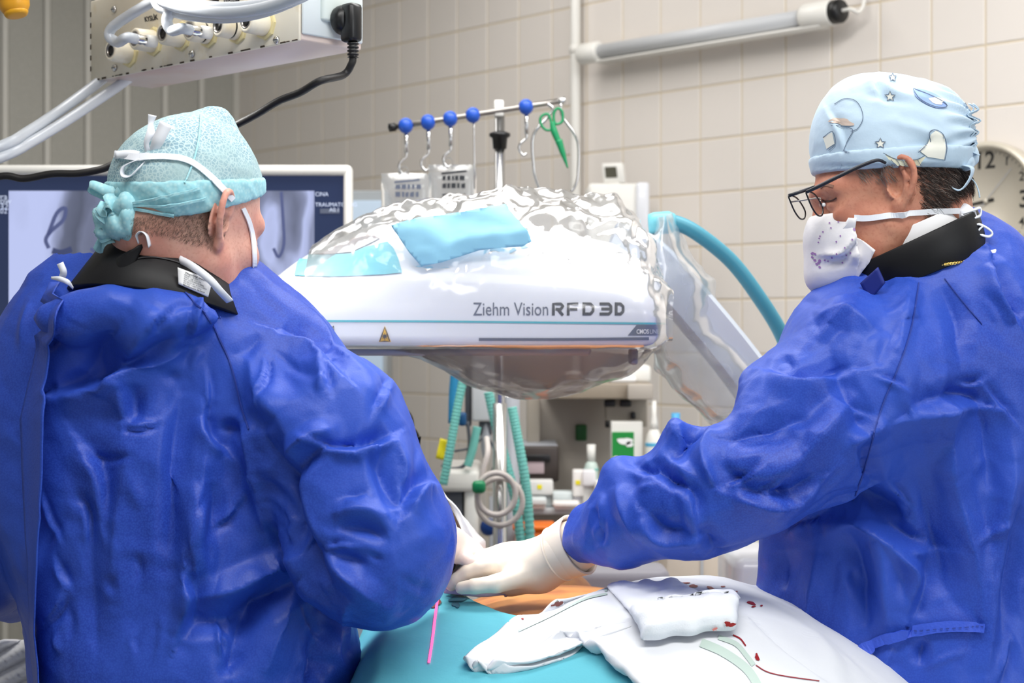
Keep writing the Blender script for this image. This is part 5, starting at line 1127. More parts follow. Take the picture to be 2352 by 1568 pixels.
# gloved right hand of this surgeon at the wound
def hand_mesh(palm, fingers, wrist, h=.0032, k=.010):
    allp = [p for p in palm[0]] + [q for f in fingers for q in f[0]] + list(wrist[0]); lo = np.min(allp, 0) - .05; hi = np.max(allp, 0) + .05
    g_ = G(lo, hi, h); d_ = None
    for a, b, r1, r2 in zip(palm[0][:-1], palm[0][1:], palm[1][:-1], palm[1][1:]):
        c = g_.cone(a, b, r1, r2, palm[2]); d_ = c if d_ is None else smin(d_, c, .012)
    for a, b, r1, r2 in zip(wrist[0][:-1], wrist[0][1:], wrist[1][:-1], wrist[1][1:]): d_ = smin(d_, g_.cone(a, b, r1, r2), .018)
    for pts, rs2 in fingers:
        e = None
        for a, b, r1, r2 in zip(pts[:-1], pts[1:], rs2[:-1], rs2[1:]): c = g_.cone(a, b, r1, r2); e = c if e is None else smin(e, c, .004)
        d_ = smin(d_, e, .009)
    return g_.mesh(d_, 1)
fg = []
for k in range(4):
    z = 2.24 + .020 * k; fg.append(([PV(1068, 1262 + 2 * k, z), PV(1098, 1272 + k, z), PV(1104, 1296, z - .004), PV(1086, 1312, z - .008)], [.0095, .009, .0085, .0075]))
fg.append(([PV(1060, 1278, 2.225), PV(1082, 1290, 2.215), PV(1090, 1305, 2.215)], [.0105, .0095, .0085]))
Vq, Fq = hand_mesh(([PV(1030, 1258, 2.27), PV(1068, 1268, 2.27)], [.03, .026], ((0, 0, 1), 1.3)), fg, ([PV(990, 1240, 2.18), PV(1030, 1256, 2.26)], [.032, .03]))
mk('glove', Vq, Fq, mat('latex_pink', srgb(236, 216, 208), .5, bump=('n', 50, .2, .002)), parent=man1)
# ---------------------------------------------------------------- surgeon in profile (right)
s_ = 0.98; O2 = PV(2035, 440, 2.17); R2 = rot((-1.0, 0.06, -0.25), 0.02)
g, D = head(R2.T @ (PV(2135, 650, 2.19) - O2) / s_, nose=.91, jaw=.98, ex=.004, phi=.38)
Vl, Fs = g.mesh(D, 1); Nl = normals(Vl, Fs)
Vl2 = Vl + Nl * (.0012 * noise(Vl, 60, 4))[:, None]
Vh = O2 + s_ * (Vl2 @ R2.T); bh2 = bvh_of(Vh, Fs)
d2_, g2 = legs(0.58, 2.24, 1); Vb, Fb = g2.mesh(d2_, 1)
gt = G((0.1, 1.95, 0.9), (0.95, 2.5, 1.5), 0.014); tor = U(0.05, gt.ell(PV(2150, 980, 2.22), (.18, .11, .25)), gt.ell(PV(2110, 1400, 2.22), (.16, .11, .25)), gt.cone(PV(2010, 830, 2.14), PV(2330, 820, 2.25), .055, .05), gt.cone(PV(2150, 780, 2.2), PV(2120, 640, 2.18), .07, .06), gt.cone(PV(1960, 920, 2.12), PV(1600, 1150, 2.06), .045, .04), gt.cone(PV(1600, 1150, 2.06), PV(1370, 1235, 2.15), .038, .028))
Vt_, Ft_ = gt.mesh(tor, 1)
Vall, Fall = join((Vh, Fs), (Vb, Fb), (Vt_, Ft_))
man2 = mk('person', Vall, Fall, M['skin2'], label='surgeon in profile with glasses and printed cap reaching across the patient', cat='person')
shoes(0.58, 2.26, (-0.6, 0.8), man2)
def gown2(g):
    back = g.ell(PV(2160, 960, 2.21), (.215, .145, .29)); yoke = g.ell(PV(2200, 745, 2.2), (.130, .115, .085)); sh = g.cone(PV(1995, 872, 2.12), PV(2345, 805, 2.26), .118, .075); low = g.ell(PV(2110, 1360, 2.22), (.222, .16, .40)); skirt = g.cone((0.57, 2.24, 0.95), (0.575, 2.24, 0.42), .19, .25, ((0, 1, 0), 1.25))
    b = U(.07, back, yoke, sh, low, skirt)
    ch = [((1965, 905, 2.10), .112), ((1830, 1000, 2.07), .100), ((1720, 1074, 2.05), .089), ((1570, 1142, 2.05), .077), ((1440, 1190, 2.09), .062), ((1352, 1232, 2.15), .038)]
    arm = None
    for (a, ra), (c, rc_) in zip(ch[:-1], ch[1:]): e = g.cone(PV(*a), PV(*c), ra, rc_); arm = e if arm is None else smin(arm, e, .03)
    arm = smin(arm, g.ell(PV(1556, 1014, 2.05), (.036, .055, .044)), .010); arm = smin(arm, g.ell(PV(1424, 1094, 2.09), (.037, .05, .036)), .010); arm = smin(arm, g.ell(PV(1334, 1206, 2.14), (.022, .038, .032)), .010); arm = smin(arm, g.ell(PV(1420, 1240, 2.11), (.06, .045, .034)), .02)
    arm = smax(arm, -g.cone(PV(1632, 912, 1.85), PV(1632, 912, 2.4), .026, .026), .03)
    arm2 = U(.03, g.cone(PV(2380, 840, 2.28), PV(2420, 1150, 2.22), .095, .095), g.cone(PV(2420, 1150, 2.22), PV(2400, 1600, 2.16), .095, .09))
    d = smin(smin(b, arm, .03), arm2, .03)
    return smax(d, -(g.Z - 0.44), .01)
sp2 = [('v', .020, 24, [(1850, 1200), (1960, 1160), (2050, 1170), (2090, 1195)]), ('s', .016, 34, [(1880, 1195), (1970, 1185), (2080, 1250), (2140, 1260)]), ('r', .014, 34, [(1730, 1120), (1820, 1060), (1900, 980), (1980, 900)]), ('v', .012, 30, [(1640, 1010), (1760, 990), (1860, 960)]),
  ('v', .018, 16, [(1495, 1052), (1530, 1090), (1590, 1130), (1605, 1210)]), ('r', .014, 20, [(1550, 1060), (1580, 1120), (1595, 1200), (1600, 1260)]), ('v', .018, 20, [(1622, 968), (1580, 1000), (1540, 1060)]), ('r', .012, 24, [(1650, 960), (1620, 1040), (1640, 1120)]), ('s', .010, 30, [(1680, 1130), (1800, 1150), (1880, 1100)]), ('v', .012, 14, [(1440, 1050), (1480, 1072), (1500, 1060)]), ('r', .010, 20, [(1420, 1110), (1440, 1180), (1480, 1240)]), ('v', .010, 18, [(1360, 1160), (1370, 1220), (1380, 1260)]), ('s', .010, 24, [(1480, 1180), (1520, 1230), (1600, 1230)]), ('v', .012, 20, [(1605, 1210), (1640, 1260), (1660, 1285)]),
  ('r', .012, 26, [(1870, 740), (1940, 720), (2010, 760)]), ('s', .010, 30, [(1760, 850), (1850, 870), (1960, 850)]), ('v', .010, 24, [(1900, 790), (1930, 880), (1970, 960), (1990, 1000)]), ('r', .012, 20, [(2040, 960), (1990, 1000), (1950, 1020)]), ('v', .012, 18, [(1990, 1000), (2000, 1080), (2020, 1140)]), ('r', .012, 30, [(2170, 830), (2160, 950), (2190, 1100)]), ('v', .012, 30, [(2240, 900), (2270, 1010), (2280, 1150)]), ('s', .014, 34, [(2100, 950), (2180, 920), (2260, 930)]),
  ('r', .014, 30, [(2170, 1000), (2200, 1150), (2240, 1300), (2250, 1440)]), ('v', .014, 30, [(2110, 1100), (2150, 1240), (2180, 1380)]), ('r', .014, 26, [(2010, 1230), (2030, 1330), (2040, 1450)]), ('v', .014, 24, [(1960, 1230), (1980, 1340), (1990, 1450)]), ('r', .012, 26, [(1880, 1260), (1870, 1360), (1850, 1440)]), ('v', .010, 26, [(1800, 1260), (1800, 1360)]), ('s', .012, 30, [(2060, 1250), (2120, 1320), (2090, 1420)]), ('r', .014, 26, [(2330, 1050), (2310, 1200), (2280, 1400), (2260, 1560)]), ('v', .016, 28, [(2352, 1150), (2320, 1300), (2300, 1480)]), ('r', .010, 24, [(2090, 640), (2075, 720), (2060, 820)]), ('v', .010, 24, [(2160, 650), (2200, 740), (2210, 840)]), ('s', .014, 26, [(2280, 600), (2300, 680), (2340, 740)]), ('r', .010, 20, [(2050, 1480), (2030, 1530), (2060, 1568)]), ('v', .010, 18, [(2120, 1470), (2110, 1530)])]
Vg, Fg = clothes(gown2, (0.06, 1.88, 0.40), (1.0, 2.52, 1.56), 0.0072, sp2 + kinks(2, sp2, (1320, 640, 2352, 1568), 70), .007, 14, (1, 1, 0.7))
gown_2 = mk('surgical_gown', Vg, Fg, M['gown'], parent=man2); bg2 = bvh_of(Vg, Fg)
lay('sleeve_seam', bg2, [(2110, 650), (2090, 760), (2060, 850), (2030, 920), (2010, 985), (1990, 1060), (1960, 1150)], 2.4, M['stitch'], gown_2, .0012, .001)
lay('back_seam', bg2, [(2170, 640), (2210, 690), (2255, 745)], 2, M['stitch'], gown_2, .0012, .001)
lay('waist_tie', bg2, [(1975, 1500), (2030, 1468), (2100, 1448), (2180, 1438), (2262, 1440)], 24, M['gowntie'], gown_2, .006, .003)
vq = [stroke2([(2100 + 14 * k, 1447 - k * 0.9), (2107 + 14 * k, 1446.5 - k * .9)], 2.5, smooth=False) for k in range(12)]
v, f = decal(bg2, *merge2(*vq), off=.009); mk('tie_embossing', v, f, M['stitch'], parent=gown_2)
# shirt edge, chain, collar
ax2 = np.array([-0.40, 0.04, 0.92]); ex2 = np.cross([0, 1, 0], ax2); ey2 = np.cross(ax2, ex2)
mk('shirt_neckband', *ring(PV(2165, 640, 2.19), (1, 0, .22), (0, 1, 0), (-.22, 0, 1), .086, .088, .05, .006), M['cotton'], parent=man2)
mk('neckband_white', *ring(PV(2098, 562, 2.17), ex2, ey2, ax2, .074, .070, .05, .004), M['cotton'], parent=man2)
hf2 = lambda a: 1.0 + 0.22 * math.cos(a) ** 2 - 0.15 * max(0, -math.cos(a))
vC2 = ring(PV(2100, 594, 2.17), ex2, ey2, ax2, .093, .084, .050, .009, hf=lambda a: 1.0 + .10 * math.cos(a), flare=.006)
col2 = mk('thyroid_collar', *vC2, M['collar'], parent=man2); bC2 = bvh_of(*vC2)
tb_ = [PV(1974, 650, 2.088), PV(2014, 614, 2.072), PV(2030, 650, 2.07), PV(1996, 690, 2.086)]
V, Fs2 = sheet(quadpatch(*tb_)); mk('navy_tab', V - np.array([0, .006, 0]), Fs2, M['navy'], parent=col2, solid=.004)
bts = bvh_of(V - np.array([0, .0085, 0]), Fs2); v, f = decal(bts, *text2('ec.8', 1992, 683, 5, ang=-.85), off=.0006); mk('tab_print', v, f, M['paper'], parent=col2, smooth=False)
ch_ = [PV(2158, 610, 2.085), PV(2180, 606, 2.082), PV(2205, 602, 2.088), PV(2222, 592, 2.10)]; cl_ = cr(ch_, 7); lk = []
for i in range(len(cl_) - 1):
    c = (cl_[i] + cl_[i + 1]) / 2; t = cl_[i + 1] - cl_[i]; t /= np.linalg.norm(t); n2_ = np.array([0, -1, 0]) if i % 2 else np.cross(t, [0, -1, 0]); lk.append(tube([c + t * .0026 * math.cos(a) + n2_ * .0016 * math.sin(a) for a in np.linspace(0, 6.283, 9)[:-1]], .0006, 5, 2, True))
mk('neck_chain', *join(*lk), M['gold'], parent=man2)
# cap
gc_ = G((-.17, -.13, -.06), (.14, .13, .20), .0034)
capb = U(.04, gc_.ell((-.018, 0, .052), (.100, .084, .108)), gc_.ell((-.068, 0, .060), (.062, .074, .060)), gc_.ell((.014, 0, .06), (.062, .072, .095)))
nw = R2.T @ np.array([0.02, 0.0, -1.0]); pw = R2.T @ (PV(2050, 398, 2.17) - O2) / s_
cap = smax(capb, gc_.plane(pw, nw), .004)
Vc_, Fc_ = gc_.mesh(cap, 1); Nc_ = normals(Vc_, Fc_)
bk = np.clip((-.075 - Vc_[:, 0]) / .035, 0, 1); an_ = np.arctan2(Vc_[:, 2] - .045, Vc_[:, 1])
Vc_ = Vc_ + Nc_ * (.0035 * crumple(Vc_, 20, 7) + bk * .0035 * np.sin(an_ * 22))[:, None]
Vcw = O2 + s_ * (Vc_ @ R2.T); Vcw = folds(Vcw, Fc_, [('r', .004, 9, [(1960, 200), (2020, 190), (2060, 215), (2120, 225)]), ('v', .004, 9, [(1990, 215), (2040, 225), (2090, 232)]), ('s', .003, 12, [(2000, 180), (2010, 200), (2030, 230)]), ('r', .003, 12, [(2050, 280), (2120, 300), (2200, 330)]), ('v', .003, 12, [(2080, 330), (2150, 335), (2215, 325)]), ('s', .003, 12, [(1900, 250), (1930, 300), (1940, 340)])])
cap2 = mk('surgical_cap', Vcw, Fc_, M['cap2'], parent=man2)
p2 = R2.T @ (PV(2050, 352, 2.17) - O2) / s_; nt2 = R2.T @ np.array([0.05, 0, -1.0])
bandd = smax(smax(capb - .003, gc_.plane(pw, nw), .002), -gc_.plane(p2, nt2), .002)
Vb_, Fb_ = gc_.mesh(bandd, 1); Vbw = O2 + s_ * (Vb_ @ R2.T); Vbw = folds(Vbw, Fb_, [('v', .0025, 5, [(1875, 384), (1950, 382), (2050, 384), (2200, 378)])]); mk('cap_band', Vbw, Fb_, M['cap2'], parent=cap2)
Vjo, Fjo = join((Vcw, Fc_), (Vbw, Fb_)); bcap = bvh_of(Vjo, Fjo)
pk = mat('cap_line', srgb(96, 112, 134), .8); py_ = mat('cap_cream', srgb(232, 232, 222), .85); pb_ = mat('cap_blue_print', srgb(150, 178, 232), .85); pt_ = mat('cap_tan', srgb(216, 196, 182), .85)
def star(x, y, r, a0=-1.57):
    pts = [(x + (r if k % 2 == 0 else r * .45) * math.cos(a0 + k * math.pi / 5), y + (r if k % 2 == 0 else r * .45) * math.sin(a0 + k * math.pi / 5)) for k in range(10)]
    return poly2(pts, 30), stroke2(pts, 1.6, smooth=False, closed=True)
for x, y, r in ((2045, 222, 13), (2022, 330, 13), (2222, 240, 9), (2050, 180, 10)):
    a, b = star(x, y, r)
    for sh_, m_, of in ((a, py_, .0012), (b, pk, .0018)):
        v, f = decal(bcap, *sh_, off=of); mk('star_print', v, f, m_, parent=cap2)
def cprint(nm, sh_, m_, of=.0015):
    v, f = decal(bcap, *sh_, off=of)
    if len(v): mk(nm, v, f, m_, parent=cap2)
cprint('oval_print', blob2(2136, 228, 40, 15, .05, 24, 3, .45), pb_); cprint('oval_outline', stroke2([(2097, 207), (2110, 210), (2140, 222), (2172, 240), (2165, 248), (2140, 244), (2112, 228)], 1.6, closed=True), pk, .002)
cprint('oval_centre', blob2(2150, 233, 18, 7, .3, 16, 5, .3), py_, .0019)
cprint('balloon_print', stroke2([(1918, 240), (1940, 228), (1965, 232), (1979, 252), (1982, 275), (1970, 296), (1955, 302)], 1.6), pk)
cprint('pot_print', stroke2([(1910, 288), (1958, 296), (1950, 320), (1938, 346), (1952, 350)], 1.6), pk); cprint('pot_top', blob2(1934, 280, 24, 9, .35, 18, 8, .15), pt_)
cprint('book_print', stroke2([(1892, 316), (1914, 302), (1920, 330), (1905, 345)], 1.6, closed=False), pk); cprint('book_page', poly2([(1892, 316), (1913, 303), (1918, 330), (1900, 342)], 20), py_, .0012)
cprint('curl_print', poly2([(2110, 345), (2130, 330), (2138, 308), (2150, 300), (2168, 312), (2172, 340), (2168, 366), (2130, 360)], 12), py_, .0012)
cprint('curl_outline', stroke2([(2108, 350), (2130, 332), (2137, 325), (2134, 305), (2150, 300), (2168, 314), (2173, 340), (2168, 368)], 1.8), pk, .002)
cprint('basket_print', poly2([(2030, 352), (2060, 366), (2100, 366), (2125, 358), (2110, 376), (2060, 376), (2040, 366)], 12), mat('cap_yellow', srgb(224, 222, 196), .85), .0045)
cprint('basket_outline', merge2(stroke2([(2028, 352), (2060, 366), (2100, 366), (2122, 356)], 1.6), *[stroke2([(2045 + 12 * k, 366), (2053 + 12 * k, 376)], 1.2, smooth=False) for k in range(6)]), pk, .005)
# cap ties at the nape
dT = 2.15
mk('cap_tie', *ribbon([PV(2190, 384, 2.125), PV(2206, 378, dT - .03), PV(2232, 386, dT - .04), PV(2228, 410, dT - .04), PV(2205, 436, dT - .04), PV(2182, 420, dT - .035), PV(2192, 398, dT - .03)], [.010, .014, .018, .018, .016, .014, .010], .0015, (0.5, 1, 0.2)), M['cap2'], parent=cap2)
mk('cap_tie', *ribbon([PV(2225, 404, dT - .02), PV(2240, 420, dT - .02), PV(2248, 440, dT - .02), PV(2250, 454, dT - .02)], .006, .0015, (0.4, 1, 0)), M['cap2'], parent=cap2)
lump('cap_knot', [(PV(2218, 376, dT - .02), (.013, .014, .012)), (PV(2226, 356, dT), (.009, .018, .014))], 6, M['cap2'], cap2, .006, k=.012)
for k_, (dx_, dz_) in enumerate(((0, -.02), (6, 0), (-2, .02))):
    mk('gathered_edge', *ribbon([PV(2226 + dx_ + 16 * (i % 2) + 4 * math.sin(i * 2.3 + k_), 238 + 13 * i, dT + dz_) for i in range(10)], .016, .0015, (0.3, 1, 0.1)), M['cap2'], parent=cap2)
# hair at the nape and temple
zc = lambda V_: (V_ - pw) @ nw
hmask = (zc(Vl) > -.006) & (Vl[:, 2] > -.040 - .3 * (Vl[:, 0] + .05)) & (Vl[:, 0] < -.028) & (np.linalg.norm(Vl - np.array([-.01, 0, .03]), axis=1) < .135) & (np.abs(Vl[:, 1]) < .077)
vv, ff = strands(Vl, Nl, hmask, 4200, .017, .0003, lambda p: (-.75, 0, -.7), R2, O2, s_, 5); mk('hair', vv, ff, M['hair2'], parent=man2)
vv, ff = strands(Vl, Nl, hmask, 900, .016, .0003, lambda p: (-.75, 0, -.7), R2, O2, s_, 8); mk('grey_hair', vv, ff, M['hair3'], parent=man2)
tm = (zc(Vl) > -.008) & (zc(Vl) < .016) & (Vl[:, 0] > .0) & (Vl[:, 0] < .042) & ((Vl[:, 1] > .04))
vv, ff = strands(Vl, Nl, tm, 420, .010, .00028, lambda p: (-.6, 0, -1), R2, O2, s_, 9); mk('sideburn', vv, ff, M['hair3'], parent=man2, kind='stuff')
# brow and eyelid
lay('eyebrow', bh2, [(1884, 430), (1896, 424), (1915, 428)], 6, mat('brow', srgb(150, 110, 92), .7), man2, .0008, .001)
lay('eyelashes', bh2, [(1888, 459), (1898, 463), (1912, 460), (1922, 454)], 3.4, M['eye'], man2, .001, .001)
# mask
gm = G((.0, -.09, -.165), (.16, .09, .01), .003)
mo = U(.03, gm.ell((.054, 0, -.058), (.062, .0745, .064)), gm.ell((.084, 0, -.052), (.040, .042, .050)), gm.ell((.090, 0, -.094), (.046, .042, .030)))
mi = U(.03, gm.ell((.054, 0, -.058), (.058, .0705, .060)), gm.ell((.084, 0, -.052), (.036, .038, .046)), gm.ell((.090, 0, -.094), (.042, .038, .026)))
L2w = lambda x, y: R2.T @ (PV(x, y, 2.10) - O2) / s_
cut = smax(gm.plane(L2w(1966, 520), R2.T @ np.array([1.0, 0, 0.15])), gm.plane(L2w(1930, 484), R2.T @ np.array([-0.06, 0, 1.0])), .004)
dm = smax(mo, cut, .002)
Vm, Fm = gm.mesh(dm, 1); Vm = Vm + normals(Vm, Fm) * (.0012 * crumple(Vm, 28, 2))[:, None]; Vmw = O2 + s_ * (Vm @ R2.T)
Vmw = folds(Vmw, Fm, [('s', .005, 12, [(1970, 545), (1935, 585), (1890, 590)]), ('r', .004, 12, [(2000, 575), (1950, 590), (1900, 600)]), ('v', .004, 10, [(1880, 610), (1930, 600), (1960, 585)])])
msk = mk('face_mask', Vmw, Fm, M['mask2'], parent=man2); bm_ = bvh_of(Vmw, Fm)
layp('mask_flap', bh2, [(1950, 500), (1968, 500), (1962, 538), (1985, 552), (2012, 573), (1998, 600), (1970, 640), (1930, 640), (1920, 560)], M['mask2'], msk, .005, .002)
pr = random.Random(9); pm = mat('violet_print', srgb(160, 120, 180), .8); dots = []
for _ in range(22): dots.append(blob2(pr.uniform(1880, 1990), pr.uniform(500, 612), 2.0, 2.0, .1, 8, 1))
for cx_, cy_ in ((1872, 590), (1882, 605), (1966, 500), (1964, 520)):
    for _ in range(6): dots.append(blob2(cx_ + pr.uniform(-6, 6), cy_ + pr.uniform(-9, 9), 3.2, 2.6, .3, 8, 2))
v, f = decal(bm_, *merge2(*dots), off=.001); mk('mask_print', v, f, pm, parent=msk, smooth=False)
lay('mask_strap', bh2, [(1962, 500), (1990, 501), (2030, 498), (2075, 492), (2120, 487), (2160, 484), (2200, 484)], 13, M['tape'], msk, .003, .0015)
kd = 2.13
lump('strap_knot', [(PV(2206, 490, kd), (.011, .012, .011)), (PV(2222, 500, kd), (.012, .011, .012)), (PV(2226, 520, kd), (.010, .011, .014))], 4, M['tape'], msk, .005, k=.01)
for pts in ([(2210, 490), (2235, 482), (2252, 478), (2250, 495), (2228, 502)], [(2222, 515), (2250, 515), (2278, 532), (2270, 543), (2245, 535), (2226, 520)], [(2220, 520), (2226, 545), (2240, 570), (2236, 580)], [(2208, 492), (2225, 505), (2240, 530), (2255, 520)]):
    mk('strap_loop', *ribbon([PV(x, y, kd - .01) for x, y in pts], .008, .002, (0.2, 1, 0.3)), M['tape'], parent=msk)
# spectacles
gl = empty('eyeglasses', PV(1900, 450, 2.09), 'thin dark framed eyeglasses worn by the surgeon in profile', 'glasses')
e0 = PV(1853, 440, 2.10)
mk('temple_arm', *tube([PV(1852, 441, 2.090), PV(1880, 428, 2.084), PV(1920, 408, 2.078), PV(1970, 384, 2.074), PV(2005, 370, 2.074), PV(2020, 368, 2.076), PV(2034, 374, 2.08)], [.0022, .0026, .0026, .0026, .0024, .0022, .002], 8, 6), mat('frame_navy', srgb(20, 24, 38), .35), parent=gl)
lens1 = [PV(1852, 440, 2.09), PV(1856, 455, 2.092), PV(1866, 478, 2.10), PV(1878, 494, 2.108), PV(1888, 494, 2.118), PV(1890, 478, 2.125), PV(1880, 458, 2.118), PV(1868, 444, 2.105)]
mk('lens_rim', *tube(lens1, .0011, 8, 5, True), mat('frame_black', srgb(16, 16, 20), .3), parent=gl)
cL = np.mean(lens1, 0); lc = cr(lens1, 5, True); mk('lens', np.concatenate([[cL], lc]), [(0, i + 1, (i + 1) % len(lc) + 1) for i in range(len(lc))], M['lens'], parent=gl, smooth=True)
off2 = np.array([-.012, .062, 0.0]); lens2 = [p + off2 for p in lens1]; mk('lens_rim', *tube(lens2, .0011, 8, 5, True), mat('frame_black2', srgb(16, 16, 20), .3), parent=gl)
mk('bridge', *tube([PV(1884, 462, 2.12), PV(1880, 455, 2.135), lens2[1]], .001, 8, 5), M['darksteel'], parent=gl)
mk('nose_pad', *lathe([(0.0, -.0006), (.0026, -.0006), (.0026, .0006), (0, .0006)], 12, aim(PV(1892, 470, 2.122), (0.4, -1, 0))), M['lgrey'], parent=gl)
mk('temple_arm', *tube([lens2[0], lens2[0] + np.array([.09, .03, .03]), lens2[0] + np.array([.11, .035, .03])], .0024, 8, 5), mat('frame_navy2', srgb(20, 24, 38), .35), parent=gl)
# reaching gloved hand
fgr = []
for k in range(4):
    z = 2.205 + .0185 * k; yk = 1300 - 3 * k
    fgr.append(([PV(1120 - 3 * k, yk, z), PV(1078 - 4 * k, yk + 14, z + .006), PV(1050, yk + 32, z + .010), PV(1036, 1344, z + .012)], [.0135, .0115, .0100, .0085]))
fgr.append(([PV(1200, 1322, 2.19), PV(1140, 1340, 2.172), PV(1092, 1346, 2.176), PV(1060, 1350, 2.186)], [.0165, .0125, .0105, .0090]))
Vq, Fq = hand_mesh(([PV(1232, 1300, 2.215), PV(1170, 1306, 2.235), PV(1120, 1302, 2.235)], [.037, .037, .027], ((0, 0, 1), 1.05)), fgr, ([PV(1352, 1238, 2.17), PV(1300, 1264, 2.19), PV(1240, 1298, 2.212)], [.033, .0335, .033]))
gk = mk('glove', Vq, Fq, M['latex'], parent=man2)
gv = np.array(PV(1352, 1240, 2.17)) - np.array(PV(1290, 1268, 2.193)); gv /= np.linalg.norm(gv); gx = np.cross(gv, [0, 1, 0]); gx /= np.linalg.norm(gx); gy = np.cross(gv, gx)
mk('glove_cuff', *ring(PV(1306, 1260, 2.188), gx, gy, gv, .0385, .036, .034, .003, flare=.006), M['latex'], parent=gk)
mk('cuff_roll', *tube([np.array(PV(1283, 1272, 2.194)) + gx * .0375 * math.cos(a) + gy * .035 * math.sin(a) for a in np.linspace(0, 6.283, 25)[:-1]], .0018, 8, 3, True), M['latex'], parent=gk)
# ================================================================ operating table, patient, drapes
tb = empty('operating_table', (0.1, 2.1, 0), 'operating table hidden under teal drapes', 'table')
mk('table_top', *box((0.1, 2.05, 0.765), (0.46, 1.7, 0.06), 0.02), M['dgrey'], parent=tb)
mk('column', *box((0.1, 2.3, 0.40), (0.2, 0.26, 0.68), 0.02), M['steel'], parent=tb)
mk('foot', *box((0.1, 2.2, 0.05), (0.4, 0.9, 0.10), 0.02), M['steel'], parent=tb)
g = G((-0.25, 1.10, 0.79), (0.50, 3.02, 1.08), 0.012)
d = U(0.06, g.ell((0.08, 2.28, 0.896), (0.26, 0.44, 0.127)), g.ell((0.20, 2.10, 0.90), (0.16, 0.18, 0.112)), g.cone((0.02, 1.95, 0.86), (0.02, 1.25, 0.85), 0.062, 0.045), g.cone((0.2, 1.95, 0.86), (0.2, 1.25, 0.85), 0.062, 0.045), g.cone((0.08, 2.65, 0.9), (0.08, 2.76, 0.89), 0.06, 0.055), g.ell((0.08, 2.86, 0.89), (0.08, 0.115, 0.09)))
V, Fs = g.mesh(d, 2)
pat = mk('patient', V, Fs, M['iodine'], label='patient lying under teal drapes with a strip of iodine-stained skin bare', cat='person')
rp = np.array([(-0.3, 0.96), (-0.1, 0.975), (-0.03, 0.995), (0.042, 1.036), (0.128, 1.061), (0.186, 1.0685), (0.243, 1.070), (0.30, 1.062), (0.358, 1.042), (0.415, 1.012), (0.472, 0.979), (0.524, 0.94), (0.62, 0.88), (0.9, 0.86)])
rs_ = cr([(a, b, 0) for a, b in rp], 12)
def hump(X, Y): return np.interp(X, rs_[:, 0], rs_[:, 1]) - 0.95 * (2.12 - Y) ** 2 * np.where(Y < 2.12, 1, 0.4)
def base(X, Y): return 1.028 - 0.10 * (2.2 - Y) - 0.9 * np.clip(1.99 - Y, 0, 1) ** 2 * 3 - 6.0 * np.clip(np.abs(X - 0.11) - 0.27, 0, 1) ** 1.5
def teal(X, Y):
    a, b = base(X, Y), hump(X, Y) - 0.014; k = 0.02; h = np.clip(0.5 + 0.5 * (b - a) / k, 0, 1); return a + (b - a) * h + k * h * (1 - h)
def yedge(X): return np.interp(X, [-0.3, -0.1, -0.076, -0.046, -0.019, 0.009, 0.042, 0.1, 0.8], [2.37, 2.324, 2.274, 2.20, 2.165, 2.138, 2.10, 2.06, 2.06])
nx, ny = 150, 90; rows = []
for i in range(nx + 1):
    X = -0.27 + 0.90 * i / nx; row = []
    for j in range(ny + 1):
        v = j / ny
        if v < 0.66:
            Y = yedge(X) + (1.86 - yedge(X)) * (v / 0.66); Z = float(teal(X, Y)); 
            if j == 0: Z -= 0.004
            q = (X, Y, Z)
        else:
            t = (v - 0.66) / 0.34; Z0_ = float(teal(X, 1.86)); wv = 0.018 * math.sin(X * 34 + 1.5 * math.sin(X * 13)) + 0.008 * math.sin(X * 71)
            q = (X, 1.86 - 0.05 * math.sin(min(t * 2.2, 1) * math.pi / 2) - 0.55 * max(0, t - .35) + wv * min(1, t * 3) * (t < .6), Z0_ - 0.07 * min(1, t / .4) ** 1.3)
        row.append(q)
    rows.append(row)
Vt, Ft = sheet(np.array(rows)); Ft = np.array(Ft)[:, ::-1]
Nt = normals(Vt, Ft); Vt = Vt + Nt * (0.004 * noise(Vt, 14, 2) + 0.006 * crumple(Vt, 7, 5))[:, None]
Vt = folds(Vt, Ft, [('r', .012, 34, [(1120, 1568), (1180, 1530), (1260, 1490)]), ('v', .012, 26, [(1200, 1568), (1240, 1535), (1290, 1500)]), ('r', .010, 26, [(1290, 1568), (1320, 1520), (1330, 1490)]), ('v', .008, 20, [(1340, 1568), (1350, 1530)]), ('s', .005, 24, [(790, 1530), (900, 1528), (1050, 1525)]), ('v', .004, 40, [(880, 1440), (1000, 1470), (1100, 1450)]), ('r', .004, 30, [(1050, 1420), (1140, 1440), (1200, 1425)])])
dr = mk('surgical_drape', Vt, Ft, M['drape'], label='teal surgical drape covering the patient and table front', cat='drape', solid=0.002)
bt = bvh_of(Vt, Ft)
# white cloth over the hump
bd_px = [(1290, 1378, 2.2), (1190, 1420, 2.12), (1120, 1462, 2.02), (1068, 1498, 1.955), (1080, 1520, 1.93), (1130, 1524, 1.92), (1185, 1506, 1.925), (1240, 1468, 1.95), (1300, 1452, 1.945), (1345, 1468, 1.92), (1400, 1500, 1.895), (1450, 1545, 1.865), (1530, 1590, 1.80), (1600, 1660, 1.74)]
def surf_hit(x, y, d0):
    for d_ in np.arange(1.62, 2.5, 0.002):
        q = PV(x, y, d_)
        if q[2] < max(float(teal(q[0], q[1])) + 0.010, float(hump(q[0], q[1]))) + 0.008: return [q[0], q[1], 0]
    return PV(x, y, d0)[:2].tolist() + [0]
B = cr([surf_hit(*q) if q[1] < 1560 else PV(*q)[:2].tolist() + [0] for q in bd_px], 16)[:, :2]; nb = len(B)
uu = np.linspace(0, 1, nb); Rr = np.stack([0.74 - 0.10 * uu, 2.45 - 0.85 * uu], 1)
mid = np.stack([0.30 + 0.0 * uu, 2.32 - 0.62 * uu], 1)
rows = []
